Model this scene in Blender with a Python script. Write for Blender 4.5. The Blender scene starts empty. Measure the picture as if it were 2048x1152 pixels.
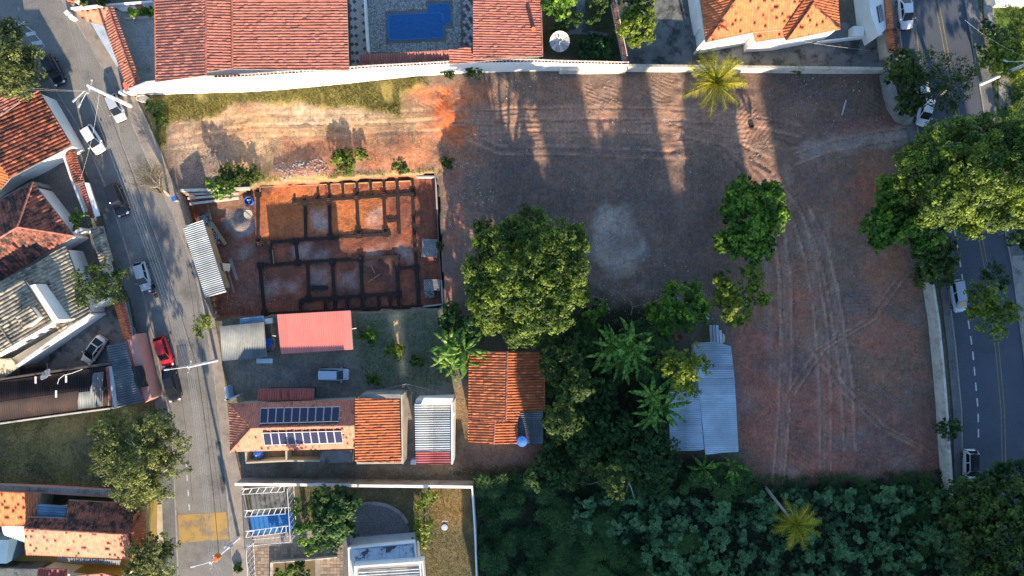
import bpy, bmesh, math, random
import numpy as np
from mathutils import Vector, Matrix
random.seed(7); RNG = np.random.default_rng(11)
S = bpy.context.scene
COL = S.collection
# ---------------------------------------------------------------- camera, sky, sun, exposure
H = 90.0                                   # drone height above the plot
cam = bpy.data.cameras.new('camera'); camo = bpy.data.objects.new('camera', cam); COL.objects.link(camo)
camo.location = (0, 0, H); camo.rotation_euler = (0, 0, 0)
cam.sensor_width = 36.0; cam.lens = 36.0*(15*H)/2048.0; cam.clip_end = 4000; cam.clip_start = 0.5
S.camera = camo
SUN_EL, SUN_AZ = math.radians(17.5), math.radians(168)
w = bpy.data.worlds.new("World"); S.world = w; w.use_nodes = True
wn = w.node_tree; wn.nodes.clear()
sky = wn.nodes.new('ShaderNodeTexSky'); sky.sky_type = 'NISHITA'; sky.sun_disc = False
sky.sun_elevation = SUN_EL; sky.sun_rotation = SUN_AZ; sky.air_density = 1.0; sky.dust_density = 0.3; sky.ozone_density = 2.8
bg = wn.nodes.new('ShaderNodeBackground'); bg.inputs[1].default_value = 0.135
wo = wn.nodes.new('ShaderNodeOutputWorld')
wn.links.new(sky.outputs[0], bg.inputs[0]); wn.links.new(bg.outputs[0], wo.inputs[0])
sl = bpy.data.lights.new('sun', 'SUN'); sl.energy = 5.0; sl.angle = math.radians(0.6); sl.color = (1.0, 0.82, 0.60)
so = bpy.data.objects.new('sun', sl); COL.objects.link(so)
sd = Vector((math.sin(SUN_AZ)*math.cos(SUN_EL), math.cos(SUN_AZ)*math.cos(SUN_EL), math.sin(SUN_EL)))
so.rotation_euler = sd.to_track_quat('Z', 'Y').to_euler(); so.location = (30, -60, 60)
S.view_settings.view_transform = 'Standard'; S.view_settings.look = 'None'
S.view_settings.exposure = 1.5; S.view_settings.gamma = 1.0; S.view_settings.use_curve_mapping = False
S.render.engine = 'CYCLES'

# ---------------------------------------------------------------- helpers
def P(px, py, z=0.0):
    s = (H - z)/H/15.0
    return ((px-1024)*s, (576-py)*s, z)
def link(o, parent=None, label=None, cat=None, group=None, kind=None):
    COL.objects.link(o)
    if parent is not None: o.parent = parent
    if label: o['label'] = label
    if cat: o['category'] = cat
    if group: o['group'] = group
    if kind: o['kind'] = kind
    return o
def rootof(p):
    while p.parent is not None: p = p.parent
    return p
def thing(name, label, cat, loc=(0, 0, 0), rz=0.0, group=None):
    o = bpy.data.objects.new(name, None); o.empty_display_size = 0.5
    o.location = loc; o.rotation_euler = (0, 0, rz)
    return link(o, None, label, cat, group)
def np_mesh(name, V, F, tint=None, smooth=False, col=None, vattr=None):
    V = np.asarray(V, dtype=np.float32); F = np.asarray(F, dtype=np.int32); k = F.shape[1]
    me = bpy.data.meshes.new(name)
    me.vertices.add(len(V)); me.vertices.foreach_set('co', V.ravel())
    me.loops.add(F.size); me.loops.foreach_set('vertex_index', F.ravel())
    me.polygons.add(len(F)); me.polygons.foreach_set('loop_start', np.arange(0, F.size, k, dtype=np.int32))
    me.update(calc_edges=True)
    if tint is not None:
        a = me.attributes.new('tint', 'FLOAT', 'FACE'); a.data.foreach_set('value', np.asarray(tint, dtype=np.float32))
    if smooth: me.polygons.foreach_set('use_smooth', np.ones(len(F), dtype=bool))
    if vattr:
        for n, (typ, arr) in vattr.items():
            a = me.attributes.new(n, typ, 'POINT')
            a.data.foreach_set({'FLOAT': 'value', 'FLOAT_COLOR': 'color', 'FLOAT_VECTOR': 'vector'}[typ], np.asarray(arr, dtype=np.float32).ravel())
    me.validate(); return me
def np_obj(name, V, F, m, parent=None, tint=None, smooth=False, world=True, vattr=None, **kw):
    V = np.array(V, dtype=np.float64)
    if parent is not None and world: V = V - np.array(rootof(parent).location)
    me = np_mesh(name, V, F, tint, smooth, vattr=vattr); me.materials.append(m)
    return link(bpy.data.objects.new(name, me), parent, **kw)

class MB:
    def __init__(s): s.v = []; s.f = []; s.t = []
    def add(s, vs, fs, t=0.5):
        n = len(s.v); s.v += [tuple(v) for v in vs]; s.f += [tuple(i+n for i in f) for f in fs]; s.t += [t]*len(fs); return s
    def box(s, c, size, rz=0.0, t=0.5, tilt=None):
        cx, cy, cz = c; a, b, h = size[0]/2, size[1]/2, size[2]/2
        ca, sa = math.cos(rz), math.sin(rz); vs = []
        for z in (-h, h):
            for x, y in ((-a, -b), (a, -b), (a, b), (-a, b)):
                zz = z + (tilt*x if tilt else 0)
                vs.append((cx+x*ca-y*sa, cy+x*sa+y*ca, cz+zz))
        return s.add(vs, [(3, 2, 1, 0), (4, 5, 6, 7), (0, 1, 5, 4), (1, 2, 6, 5), (2, 3, 7, 6), (3, 0, 4, 7)], t)
    def prism(s, pts, z0, z1, t=0.5):
        """pts: world xy outline; z0,z1 numbers or lists"""
        a = sum(pts[i][0]*pts[(i+1) % len(pts)][1]-pts[(i+1) % len(pts)][0]*pts[i][1] for i in range(len(pts)))
        if a < 0: pts = pts[::-1]; z1 = z1[::-1] if isinstance(z1, (list, tuple)) else z1; z0 = z0[::-1] if isinstance(z0, (list, tuple)) else z0
        n = len(pts)
        Z0 = z0 if isinstance(z0, (list, tuple)) else [z0]*n; Z1 = z1 if isinstance(z1, (list, tuple)) else [z1]*n
        vs = [(p[0], p[1], Z0[i]) for i, p in enumerate(pts)]+[(p[0], p[1], Z1[i]) for i, p in enumerate(pts)]
        fs = [tuple(range(n-1, -1, -1)), tuple(range(n, 2*n))]+[(i, (i+1) % n, n+(i+1) % n, n+i) for i in range(n)]
        return s.add(vs, fs, t)
    def tube(s, pts, rad, n=6, t=0.5, cap=True):
        pts = [Vector(p) for p in pts]
        if not isinstance(rad, (list, tuple)): rad = [rad]*len(pts)
        vs = []; fs = []
        for i, p in enumerate(pts):
            d = (pts[min(i+1, len(pts)-1)]-pts[max(i-1, 0)])
            if d.length < 1e-6: d = Vector((0, 0, 1))
            d.normalize(); u = d.cross(Vector((0, 0, 1)) if abs(d.z) < .95 else Vector((1, 0, 0))).normalized(); v = d.cross(u)
            for k in range(n):
                an = 2*math.pi*k/n; vs.append(p+rad[i]*(math.cos(an)*u+math.sin(an)*v))
        for i in range(len(pts)-1):
            for k in range(n):
                k2 = (k+1) % n; fs.append((i*n+k, i*n+k2, (i+1)*n+k2, (i+1)*n+k))
        if cap: fs.append(tuple(range(n-1, -1, -1))); fs.append(tuple(range((len(pts)-1)*n, len(pts)*n)))
        return s.add(vs, fs, t)
    def lathe(s, c, prof, n=16, t=0.5, axis='z', sx=1.0, sy=1.0):
        vs = []; fs = []
        for r, z in prof:
            for k in range(n):
                an = 2*math.pi*k/n; vs.append((c[0]+r*sx*math.cos(an), c[1]+r*sy*math.sin(an), c[2]+z))
        m = len(prof)
        for i in range(m-1):
            for k in range(n):
                k2 = (k+1) % n; fs.append((i*n+k, i*n+k2, (i+1)*n+k2, (i+1)*n+k))
        fs.append(tuple(range(n-1, -1, -1))); fs.append(tuple(range((m-1)*n, m*n)))
        return s.add(vs, fs, t)
    def wall(s, pts, z0, z1, th):
        """pts world xy; z1 list ok; a mitred strip"""
        n = len(pts); Z1 = z1 if isinstance(z1, (list, tuple)) else [z1]*n
        L = []; R = []
        for i in range(n):
            a = Vector(pts[max(i-1, 0)][:2]); b = Vector(pts[min(i+1, n-1)][:2]); d = (b-a).normalized(); nn = Vector((-d.y, d.x))*th/2
            c = Vector(pts[i][:2]); L.append(c+nn); R.append(c-nn)
        vs = []
        for i in range(n): vs += [(L[i].x, L[i].y, z0), (R[i].x, R[i].y, z0), (R[i].x, R[i].y, Z1[i]), (L[i].x, L[i].y, Z1[i])]
        fs = [(0, 1, 2, 3), (4*(n-1)+3, 4*(n-1)+2, 4*(n-1)+1, 4*(n-1))]
        for i in range(n-1):
            a, b = 4*i, 4*i+4
            fs += [(a, b, b+1, a+1), (a+1, b+1, b+2, a+2), (a+2, b+2, b+3, a+3), (a+3, b+3, b, a)]
        return s.add(vs, fs)
    def mesh(s, name, smooth=False, off=None):
        me = bpy.data.meshes.new(name)
        vs = s.v if off is None else [(x-off[0], y-off[1], z-off[2]) for x, y, z in s.v]
        me.from_pydata(vs, [], s.f)
        a = me.attributes.new('tint', 'FLOAT', 'FACE'); a.data.foreach_set('value', s.t)
        if smooth: me.polygons.foreach_set('use_smooth', [True]*len(me.polygons))
        bm = bmesh.new(); bm.from_mesh(me); bmesh.ops.recalc_face_normals(bm, faces=bm.faces); bm.to_mesh(me); bm.free()
        return me
    def build(s, name, m, parent=None, world=True, smooth=False, bevel=0, **kw):
        off = tuple(rootof(parent).location) if (parent is not None and world) else None
        me = s.mesh(name, smooth, off); me.materials.append(m)
        o = link(bpy.data.objects.new(name, me), parent, **kw)
        if bevel:
            b = o.modifiers.new('bevel', 'BEVEL'); b.width = bevel; b.segments = 2; b.limit_method = 'ANGLE'
        return o
    def top(s, name, m, label, cat, group=None, kind=None, **kw):
        """a one-mesh thing with its origin at its base"""
        xs = [v[0] for v in s.v]; ys = [v[1] for v in s.v]; zs = [v[2] for v in s.v]
        off = ((min(xs)+max(xs))/2, (min(ys)+max(ys))/2, min(zs))
        me = s.mesh(name, kw.get('smooth', False), off); me.materials.append(m)
        o = bpy.data.objects.new(name, me); o.location = off
        return link(o, None, label, cat, group, kind)

# ---------------------------------------------------------------- materials
def new_mat(name):
    m = bpy.data.materials.new(name); m.use_nodes = True; nt = m.node_tree; nt.nodes.clear()
    out = nt.nodes.new('ShaderNodeOutputMaterial'); return m, nt, out
def noise(nt, vec, sc, det=4, rough=.6):
    n = nt.nodes.new('ShaderNodeTexNoise'); n.inputs['Scale'].default_value = sc; n.inputs['Detail'].default_value = det
    n.inputs['Roughness'].default_value = rough; nt.links.new(vec, n.inputs['Vector']); return n.outputs[0]
def ramp(nt, fac, a, b):
    r = nt.nodes.new('ShaderNodeMapRange'); r.inputs[1].default_value = a; r.inputs[2].default_value = b
    nt.links.new(fac, r.inputs[0]); return r.outputs[0]
def mixc(nt, fac, a, b, mode='MIX'):
    n = nt.nodes.new('ShaderNodeMix'); n.data_type = 'RGBA'; n.blend_type = mode; n.clamp_factor = True
    for s, v in ((0, fac), (6, a), (7, b)):
        if isinstance(v, (int, float)): n.inputs[s].default_value = v
        elif isinstance(v, tuple): n.inputs[s].default_value = (*v, 1) if len(v) == 3 else v
        else: nt.links.new(v, n.inputs[s])
    return n.outputs[2]
def math_(nt, op, a, b=0.0):
    n = nt.nodes.new('ShaderNodeMath'); n.operation = op
    for i, v in ((0, a), (1, b)):
        if isinstance(v, (int, float)): n.inputs[i].default_value = v
        else: nt.links.new(v, n.inputs[i])
    return n.outputs[0]
def mat(name, c1, c2=None, sc=.5, rough=.85, c3=None, sc3=.25, th3=(.55, .7), tint=0.0, fine=.18, fsc=9, bump=.0, metal=0, coat=0, spec=.3):
    m, nt, out = new_mat(name)
    g = nt.nodes.new('ShaderNodeNewGeometry').outputs['Position']
    c = c1
    if c2: c = mixc(nt, ramp(nt, noise(nt, g, sc, 6), .35, .65), c1, c2)
    if c3: c = mixc(nt, ramp(nt, noise(nt, g, sc3, 8, .7), *th3), c, c3)
    if fine:
        k = ramp(nt, noise(nt, g, fsc, 3), .2, .8)
        k = math_(nt, 'ADD', math_(nt, 'MULTIPLY', k, 2*fine), 1-fine)
        c = mixc(nt, 1.0, c, _rgb(nt, k), 'MULTIPLY')
    if tint:
        a = nt.nodes.new('ShaderNodeAttribute'); a.attribute_name = 'tint'
        k = math_(nt, 'ADD', math_(nt, 'MULTIPLY', a.outputs['Fac'], 2*tint), 1-tint)
        c = mixc(nt, 1.0, c, _rgb(nt, k), 'MULTIPLY')
    b = nt.nodes.new('ShaderNodeBsdfPrincipled')
    if isinstance(c, tuple): b.inputs['Base Color'].default_value = (*c, 1)
    else: nt.links.new(c, b.inputs['Base Color'])
    b.inputs['Roughness'].default_value = rough; b.inputs['Metallic'].default_value = metal
    b.inputs['Specular IOR Level'].default_value = spec
    if coat: b.inputs['Coat Weight'].default_value = coat; b.inputs['Coat Roughness'].default_value = .08
    if bump:
        bn = nt.nodes.new('ShaderNodeBump'); bn.inputs['Strength'].default_value = bump; bn.inputs['Distance'].default_value = .05
        nt.links.new(noise(nt, g, fsc*1.3, 4), bn.inputs['Height']); nt.links.new(bn.outputs[0], b.inputs['Normal'])
    nt.links.new(b.outputs[0], out.inputs[0]); return m
def _rgb(nt, k):
    n = nt.nodes.new('ShaderNodeCombineColor'); [nt.links.new(k, n.inputs[i]) for i in range(3)]; return n.outputs[0]
def leaf(name, c1, c2, c3, tr=.3, rough=.6):
    m, nt, out = new_mat(name)
    a = nt.nodes.new('ShaderNodeAttribute'); a.attribute_name = 'tint'
    g = nt.nodes.new('ShaderNodeNewGeometry').outputs['Position']
    f = math_(nt, 'ADD', a.outputs['Fac'], math_(nt, 'MULTIPLY', math_(nt, 'SUBTRACT', noise(nt, g, .35, 2), .5), 1.1))
    r = nt.nodes.new('ShaderNodeValToRGB'); e = r.color_ramp.elements
    e[0].position = .12; e[0].color = (*c1, 1); e[1].position = .95; e[1].color = (*c3, 1); k = e.new(.52); k.color = (*c2, 1)
    nt.links.new(f, r.inputs[0])
    b = nt.nodes.new('ShaderNodeBsdfPrincipled'); b.inputs['Roughness'].default_value = rough; b.inputs['Specular IOR Level'].default_value = .25
    t = nt.nodes.new('ShaderNodeBsdfTranslucent'); mx = nt.nodes.new('ShaderNodeMixShader'); mx.inputs[0].default_value = tr
    nt.links.new(r.outputs[0], b.inputs['Base Color']); nt.links.new(mixc(nt, 1.0, r.outputs[0], (1.25, 1.2, .6), 'MULTIPLY'), t.inputs[0])
    nt.links.new(b.outputs[0], mx.inputs[1]); nt.links.new(t.outputs[0], mx.inputs[2]); nt.links.new(mx.outputs[0], out.inputs[0])
    return m
M = {}
M['asphalt'] = mat('asphalt', (.175, .163, .148), (.225, .21, .188), .25, .9, (.12, .113, .107), .22, (.5, .66), fine=.3, fsc=6, bump=.3)
M['asphalt2'] = mat('asphalt_avenue', (.064, .074, .092), (.08, .09, .108), .3, .85, (.05, .058, .07), .1, fine=.2, fsc=6, bump=.3)
M['pavement'] = mat('pavement', (.24, .20, .165), (.32, .27, .22), .6, .9, (.14, .12, .10), .7, fine=.25, bump=.3)
M['pavement2'] = mat('pavement_grey', (.12, .12, .12), (.17, .17, .165), .6, .9, (.07, .075, .06), .5, fine=.25, bump=.3)
M['kerb'] = mat('kerb', (.34, .31, .28), (.22, .2, .18), 1.2, .9)
M['paint_white'] = mat('road_paint', (.62, .62, .6), (.40, .40, .38), 2.5, .8, fine=.2)
M['paint_yellow'] = mat('road_paint_yellow', (.26, .20, .09), (.17, .14, .09), 2.0, .8, fine=.2)
M['patch'] = mat('yellow_patch', (.42, .26, .075), (.30, .20, .08), .5, .9, (.2, .16, .11), .5, (.5, .62), fine=.2)
M['concrete'] = mat('concrete', (.30, .28, .25), (.21, .2, .18), .5, .9, (.11, .105, .095), .6, (.52, .66), fine=.22, bump=.3)
M['stained'] = mat('stained_concrete', (.19, .19, .185), (.12, .125, .12), .4, .9, (.045, .05, .045), .45, (.48, .6), fine=.3, bump=.3)
M['cobble'] = mat('cobble', (.42, .39, .35), (.34, .32, .29), 1.2, .9, (.15, .15, .12), .4, fine=.45, fsc=5, bump=.5)
M['cobble_dark'] = mat('cobble_dark', (.115, .11, .105), (.16, .155, .145), .8, .9, fine=.5, fsc=5, bump=.5)
M['white'] = mat('white_render', (.80, .77, .72), (.72, .68, .62), .5, .85, (.45, .42, .38), .5, (.64, .82), fine=.06)
M['white_dirty'] = mat('weathered_white', (.62, .58, .5), (.5, .46, .39), .6, .9, (.25, .23, .19), .9, (.5, .68), fine=.15)
M['cream'] = mat('cream_render', (.52, .46, .36), (.42, .37, .29), .5, .9, (.2, .18, .14), .6, fine=.12)
M['pink_wall'] = mat('pink_render', (.56, .27, .22), (.48, .23, .19), .6, .9, fine=.1)
M['yellow_wall'] = mat('yellow_render', (.36, .25, .06), (.30, .21, .07), .4, .9, (.25, .2, .1), .4, fine=.12)
M['brickdark'] = mat('dark_masonry', (.11, .09, .08), (.07, .06, .055), .8, .9)
def tilem(n, a, b, moss, th=(.56, .68), tint=.32): return mat(n, a, b, .7, .85, moss, 1.1, th, tint=tint, fine=.2, fsc=6)
M['tile'] = tilem('clay_tile', (.48, .145, .055), (.38, .115, .05), (.15, .065, .04), (.56, .85))
M['tile_pink'] = tilem('pink_clay_tile', (.37, .14, .10), (.32, .12, .088), (.25, .10, .07), (.56, .86), .34)
M['tile_light'] = tilem('pale_clay_tile', (.41, .16, .105), (.36, .14, .09), (.30, .12, .075), (.56, .86), .30)
M['tile_mossy'] = tilem('mossy_clay_tile', (.38, .105, .05), (.25, .075, .045), (.04, .028, .024), (.46, .60), .5)
M['tile_old'] = tilem('old_dark_tile', (.26, .085, .055), (.19, .065, .045), (.028, .022, .02), (.44, .56), .4)
M['tile_beige'] = tilem('beige_cement_tile', (.34, .29, .21), (.26, .225, .17), (.075, .07, .062), (.50, .64), .38)
M['tile_red'] = tilem('dark_red_tile', (.33, .085, .065), (.26, .07, .055), (.1, .04, .03), (.62, .74), .2)
M['metal_grey'] = mat('fibre_cement', (.145, .16, .17), (.105, .118, .13), .8, .75, (.09, .09, .09), .6, (.58, .72), tint=.45, fine=.12)
M['metal_white'] = mat('white_sheeting', (.50, .50, .46), (.41, .41, .38), .6, .7, (.27, .27, .25), .5, (.56, .72), tint=.38, fine=.08)
M['metal_light'] = mat('pale_corrugated_sheet', (.46, .54, .61), (.36, .44, .51), .5, .65, (.22, .27, .31), .4, (.6, .72), tint=.42, fine=.1)
M['metal_pink'] = mat('pink_sheeting', (.60, .19, .155), (.54, .165, .14), .4, .6, tint=.12, fine=.05)
M['metal_red'] = mat('red_sheeting', (.50, .12, .11), (.45, .11, .1), .5, .6, tint=.1, fine=.08)
M['metal_blue'] = mat('blue_sheeting', (.15, .26, .36), (.12, .21, .3), .5, .6, tint=.15, fine=.08)
M['metal_dark'] = mat('dark_fibre_cement', (.022, .017, .018), (.038, .024, .022), .5, .9, (.09, .04, .03), .5, (.62, .72), tint=.35, fine=.2)
M['wood'] = mat('timber', (.42, .28, .15), (.3, .2, .11), 1.2, .85, tint=.25)
M['woodgrey'] = mat('grey_timber', (.33, .29, .25), (.24, .21, .18), 1.2, .85, tint=.25)
M['darkbeam'] = mat('bitumen_beam', (.018, .014, .013), (.035, .024, .02), 1.4, .8)
M['steel'] = mat('galvanised_steel', (.55, .56, .57), (.45, .45, .46), 1.0, .5, metal=.2, fine=.05)
M['steel_white'] = mat('white_painted_steel', (.70, .70, .68), (.6, .6, .58), 1.0, .5, fine=.05)
M['black'] = mat('black_plastic', (.015, .015, .017), rough=.5, fine=0)
M['rubber'] = mat('rubber', (.02, .02, .02), rough=.9, fine=0)
M['glass'] = mat('car_glass', (.012, .015, .018), rough=.12, fine=0, spec=.35)
M['winglass'] = mat('window_glass', (.03, .04, .05), rough=.1, fine=0, spec=.7)
M['chrome'] = mat('rim_metal', (.5, .5, .5), rough=.3, metal=.8, fine=0)
M['lamp'] = mat('lamp_lens', (.75, .75, .72), rough=.15, fine=0)
M['tail'] = mat('tail_lens', (.5, .02, .02), rough=.2, fine=0)
M['bluetank'] = mat('blue_polyethylene', (.03, .14, .5), (.025, .11, .42), .8, .4, fine=.05)
M['poolblue'] = mat('pool_liner', (.012, .13, .42), (.010, .10, .36), 1.2, .5, fine=.15, fsc=5)
M['sand'] = mat('grey_sand', (.24, .24, .23), (.3, .28, .24), .8, .95, fine=.2, bump=.6)
M['block'] = mat('concrete_block', (.36, .36, .35), (.28, .28, .275), 1.5, .9, tint=.25)
M['bark'] = mat('bark', (.15, .12, .09), (.1, .08, .06), 2.0, .95)
M['bark_pale'] = mat('pale_bark', (.33, .29, .25), (.24, .21, .18), 2.0, .95)
M['rock'] = mat('rubble', (.36, .31, .27), (.28, .23, .2), .6, .95, tint=.45)
M['solar'] = mat('solar_cell', (.006, .011, .05), (.008, .014, .06), 2.0, .35, fine=.1, spec=.25)
M['orange'] = mat('orange_plastic', (.55, .16, .04), (.4, .12, .04), 3, .7)
M['bluepaint'] = mat('blue_paint', (.03, .17, .42), (.025, .14, .36), .8, .7, fine=.12)
M['green_gate'] = mat('green_panel', (.06, .16, .14), (.05, .12, .11), 1, .6)
M['leaf_mid'] = leaf('leaves_mid', (.015, .035, .009), (.04, .08, .016), (.15, .20, .035))
M['leaf_olive'] = leaf('leaves_olive', (.016, .036, .008), (.062, .112, .015), (.27, .35, .045))
M['leaf_grey'] = leaf('leaves_grey_olive', (.035, .050, .018), (.10, .125, .035), (.28, .31, .09))
M['leaf_dark'] = leaf('leaves_dark', (.010, .028, .008), (.030, .078, .020), (.095, .18, .045))
M['leaf_bright'] = leaf('leaves_bright', (.016, .052, .007), (.055, .14, .013), (.24, .38, .035))
M['leaf_teal'] = leaf('leaves_teal', (.010, .032, .012), (.045, .115, .042), (.14, .27, .10), .15)
M['leaf_grass'] = leaf('grass_blades', (.09, .09, .028), (.19, .18, .055), (.36, .32, .12))
M['leaf_dry'] = leaf('dry_twigs', (.10, .085, .06), (.17, .14, .09), (.26, .22, .14))
M['leaf_palm'] = leaf('palm_leaves', (.08, .12, .012), (.32, .32, .025), (.62, .50, .06))
M['leaf_banana'] = leaf('banana_leaves', (.025, .075, .012), (.075, .19, .022), (.26, .38, .07))
M['leaf_yellow'] = leaf('leaves_yellow', (.035, .07, .010), (.125, .18, .018), (.32, .38, .045))
# ---------------------------------------------------------------- numpy noise and polygons
def vnoise(x, y, sc, seed):
    r = np.random.default_rng(seed); T = r.random((256, 256))
    X = x/sc+500.0; Y = y/sc+500.0; xi = np.floor(X).astype(int); yi = np.floor(Y).astype(int)
    fx = X-xi; fy = Y-yi; fx = fx*fx*(3-2*fx); fy = fy*fy*(3-2*fy)
    g = lambda a, b: T[a % 256, b % 256]
    return (g(xi, yi)*(1-fx)+g(xi+1, yi)*fx)*(1-fy)+(g(xi, yi+1)*(1-fx)+g(xi+1, yi+1)*fx)*fy
def fbm(x, y, sc, seed, o=4):
    s = 0; a = .5
    for k in range(o): s = s+a*vnoise(x, y, sc/2**k, seed+k); a *= .5
    return s/(1-.5**o)
def sdist(x, y, poly):
    """signed distance (negative inside), poly in world xy"""
    d = np.full(x.shape, 1e9); ins = np.zeros(x.shape, bool); n = len(poly)
    for i in range(n):
        ax, ay = poly[i][:2]; bx, by = poly[(i+1) % n][:2]; dx, dy = bx-ax, by-ay
        t = np.clip(((x-ax)*dx+(y-ay)*dy)/(dx*dx+dy*dy+1e-9), 0, 1)
        d = np.minimum(d, np.hypot(x-ax-t*dx, y-ay-t*dy))
        c = (ay > y) != (by > y)
        ins ^= c & (x < (bx-ax)*(y-ay)/((by-ay) if abs(by-ay) > 1e-9 else 1e-9)+ax)
    return np.where(ins, -d, d)
W2 = lambda pts, z=0: [P(a, b, z)[:2] for a, b in pts]
# ---------------------------------------------------------------- ground sheet
RES = .24
gx = np.arange(-76, 76, RES); gy = np.arange(-46, 46, RES)
nx, ny = len(gx), len(gy); X, Y = np.meshgrid(gx, gy, indexing='xy'); X = X.ravel(); Y = Y.ravel()
PIT = W2([(430, 480), (500, 380), (515, 369), (640, 362), (740, 353), (868, 348), (876, 380), (887, 612), (700, 624), (428, 638), (378, 470), (366, 410), (380, 392), (440, 388)])
PIT = W2([(355, 388), (480, 383), (515, 369), (640, 362), (740, 353), (868, 347), (877, 380), (888, 614), (700, 625), (432, 637), (393, 500)])
PITZ = -1.6
n1 = fbm(X, Y, 6, 3); n2 = fbm(X, Y, 1.6, 9); n3 = fbm(X, Y, 22, 20, 3); n4 = vnoise(X, Y, .5, 41)
plot = W2([(318, 196), (520, 186), (830, 152), (1000, 143), (1765, 146), (1800, 245), (1835, 560), (1880, 945), (1500, 985), (1440, 640), (1090, 600), (930, 640), (892, 345), (350, 384)])
sp = sdist(X, Y, plot)
Z = np.full(X.shape, -.03)
rough = np.clip(-sp/2, 0, 1)
Z += rough*((n2-.5)*.35+(n1-.5)*.5+(n4-.5)*.06)
C = np.empty((len(X), 3)); C[:] = (.12, .115, .085)
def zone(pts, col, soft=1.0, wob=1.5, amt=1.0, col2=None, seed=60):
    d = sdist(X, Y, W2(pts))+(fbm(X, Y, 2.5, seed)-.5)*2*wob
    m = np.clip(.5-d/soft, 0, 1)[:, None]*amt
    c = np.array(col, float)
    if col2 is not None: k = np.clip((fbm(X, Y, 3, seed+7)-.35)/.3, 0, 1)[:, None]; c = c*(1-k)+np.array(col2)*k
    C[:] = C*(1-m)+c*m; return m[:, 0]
# plot soil
zone([(318, 190), (830, 150), (1770, 140), (1800, 240), (1840, 560), (1890, 955), (1500, 990), (1440, 640), (1090, 600), (930, 640), (892, 345), (350, 384)], (.19, .142, .115), 1.2, .6, 1, (.15, .115, .10))
zone([(330, 235), (560, 200), (830, 215), (900, 240), (960, 270), (900, 330), (640, 330), (350, 384)], (.33, .255, .17), 2, 1.2, 1, (.27, .195, .125), 71)
zone([(340, 300), (470, 300), (480, 384), (350, 384)], (.25, .18, .15), 2.5, 1, .9, (.19, .14, .125), 72)  # darker tone here stands in for shade on the lot
zone([(520, 215), (700, 195), (790, 215), (760, 240), (560, 250)], (.36, .32, .26), 2, 1.5, .7, None, 73)
gm = zone([(300, 186), (520, 178), (830, 146), (850, 175), (800, 190), (805, 238), (760, 225), (560, 205), (470, 205), (420, 235), (335, 248), (320, 300), (300, 260)], (.24, .22, .085), 1.2, 1.0, 1, (.17, .16, .06), 74)
zone([(820, 175), (960, 170), (960, 330), (900, 345), (850, 250)], (.42, .17, .085), 2, 1.5, .95, (.26, .14, .09), 75)
zone([(878, 175), (905, 180), (915, 240), (930, 260), (915, 300), (885, 310), (868, 260), (872, 215)], (.52, .155, .065), .8, .9, .95, (.40, .13, .06), 76)
zone([(735, 285), (855, 275), (860, 325), (800, 336), (735, 335)], (.54, .17, .06), 1.2, .9, 1, (.36, .13, .06), 77)
zone([(545, 330), (650, 318), (665, 345), (560, 362)], (.40, .19, .13), 1.0, .9, .9, (.3, .14, .1), 78)
zone([(480, 345), (560, 352), (700, 350), (870, 335), (885, 340), (890, 352), (860, 346), (515, 368), (480, 382)], (.42, .29, .12), .6, .3, .9, (.26, .22, .09), 79)
zone([(420, 335), (540, 335), (545, 362), (480, 380), (420, 375)], (.15, .14, .07), 1.5, .9, .8, None, 80)
zone([(880, 330), (925, 330), (930, 560), (900, 620), (884, 615), (880, 400)], (.34, .15, .10), 1.2, .9, .85, (.2, .13, .11), 81)
zone([(930, 215), (1500, 225), (1560, 290), (1300, 285), (960, 275)], (.32, .215, .16), 1.5, 1, .85, (.24, .165, .13), 82)
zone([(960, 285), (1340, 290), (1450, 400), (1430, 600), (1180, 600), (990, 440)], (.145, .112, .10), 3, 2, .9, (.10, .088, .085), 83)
zone([(1170, 430), (1240, 425), (1290, 500), (1290, 545), (1225, 545), (1180, 500)], (.30, .28, .265), 2.2, 2.6, .75, (.19, .18, .175), 84)
zone([(1590, 295), (1700, 262), (1810, 240), (1830, 285), (1700, 300), (1600, 320)], (.34, .31, .28), 1.4, 1.2, .85, (.22, .2, .19), 85)
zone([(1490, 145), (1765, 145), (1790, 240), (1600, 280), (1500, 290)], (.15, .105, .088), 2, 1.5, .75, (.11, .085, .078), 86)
zone([(1540, 330), (1820, 310), (1860, 700), (1880, 950), (1500, 975), (1460, 650), (1540, 560)], (.25, .14, .10), 2.5, 1.5, 1, (.165, .12, .10), 87)
zone([(1480, 650), (1600, 650), (1720, 820), (1880, 820), (1870, 950), (1500, 970)], (.31, .135, .105), 3, 2, .85, (.19, .11, .095), 88)
for i, (a, b) in enumerate(((1700, 880), (1560, 940), (1805, 930), (1480, 800), (1640, 700), (1830, 640), (1620, 480))):
    zone([(a-25, b-16), (a+22, b-20), (a+30, b+14), (a-18, b+22)], (.28, .22, .20), 2, 1.6, .5, None, 100+i)
zone([(1655, 258), (1790, 225), (1800, 245), (1700, 280)], (.20, .09, .085), 1.5, 1, .6, None, 89)
zone([(560, 270), (700, 262), (870, 255), (900, 300), (860, 345), (700, 330), (560, 330)], (.25, .12, .085), 1.5, 1.5, .75, (.33, .20, .13), 131)  # red-brown soil, darkened for the jagged shade above the pit
zone([(340, 240), (450, 235), (475, 370), (350, 380)], (.24, .205, .17), 1.5, .8, .8, (.18, .15, .135), 132)  # shaded left part of the lot, painted as darker soil
zone([(1470, 330), (1560, 340), (1560, 430), (1480, 400)], (.16, .12, .11), 2, 1.5, .7, None, 133)
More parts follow.
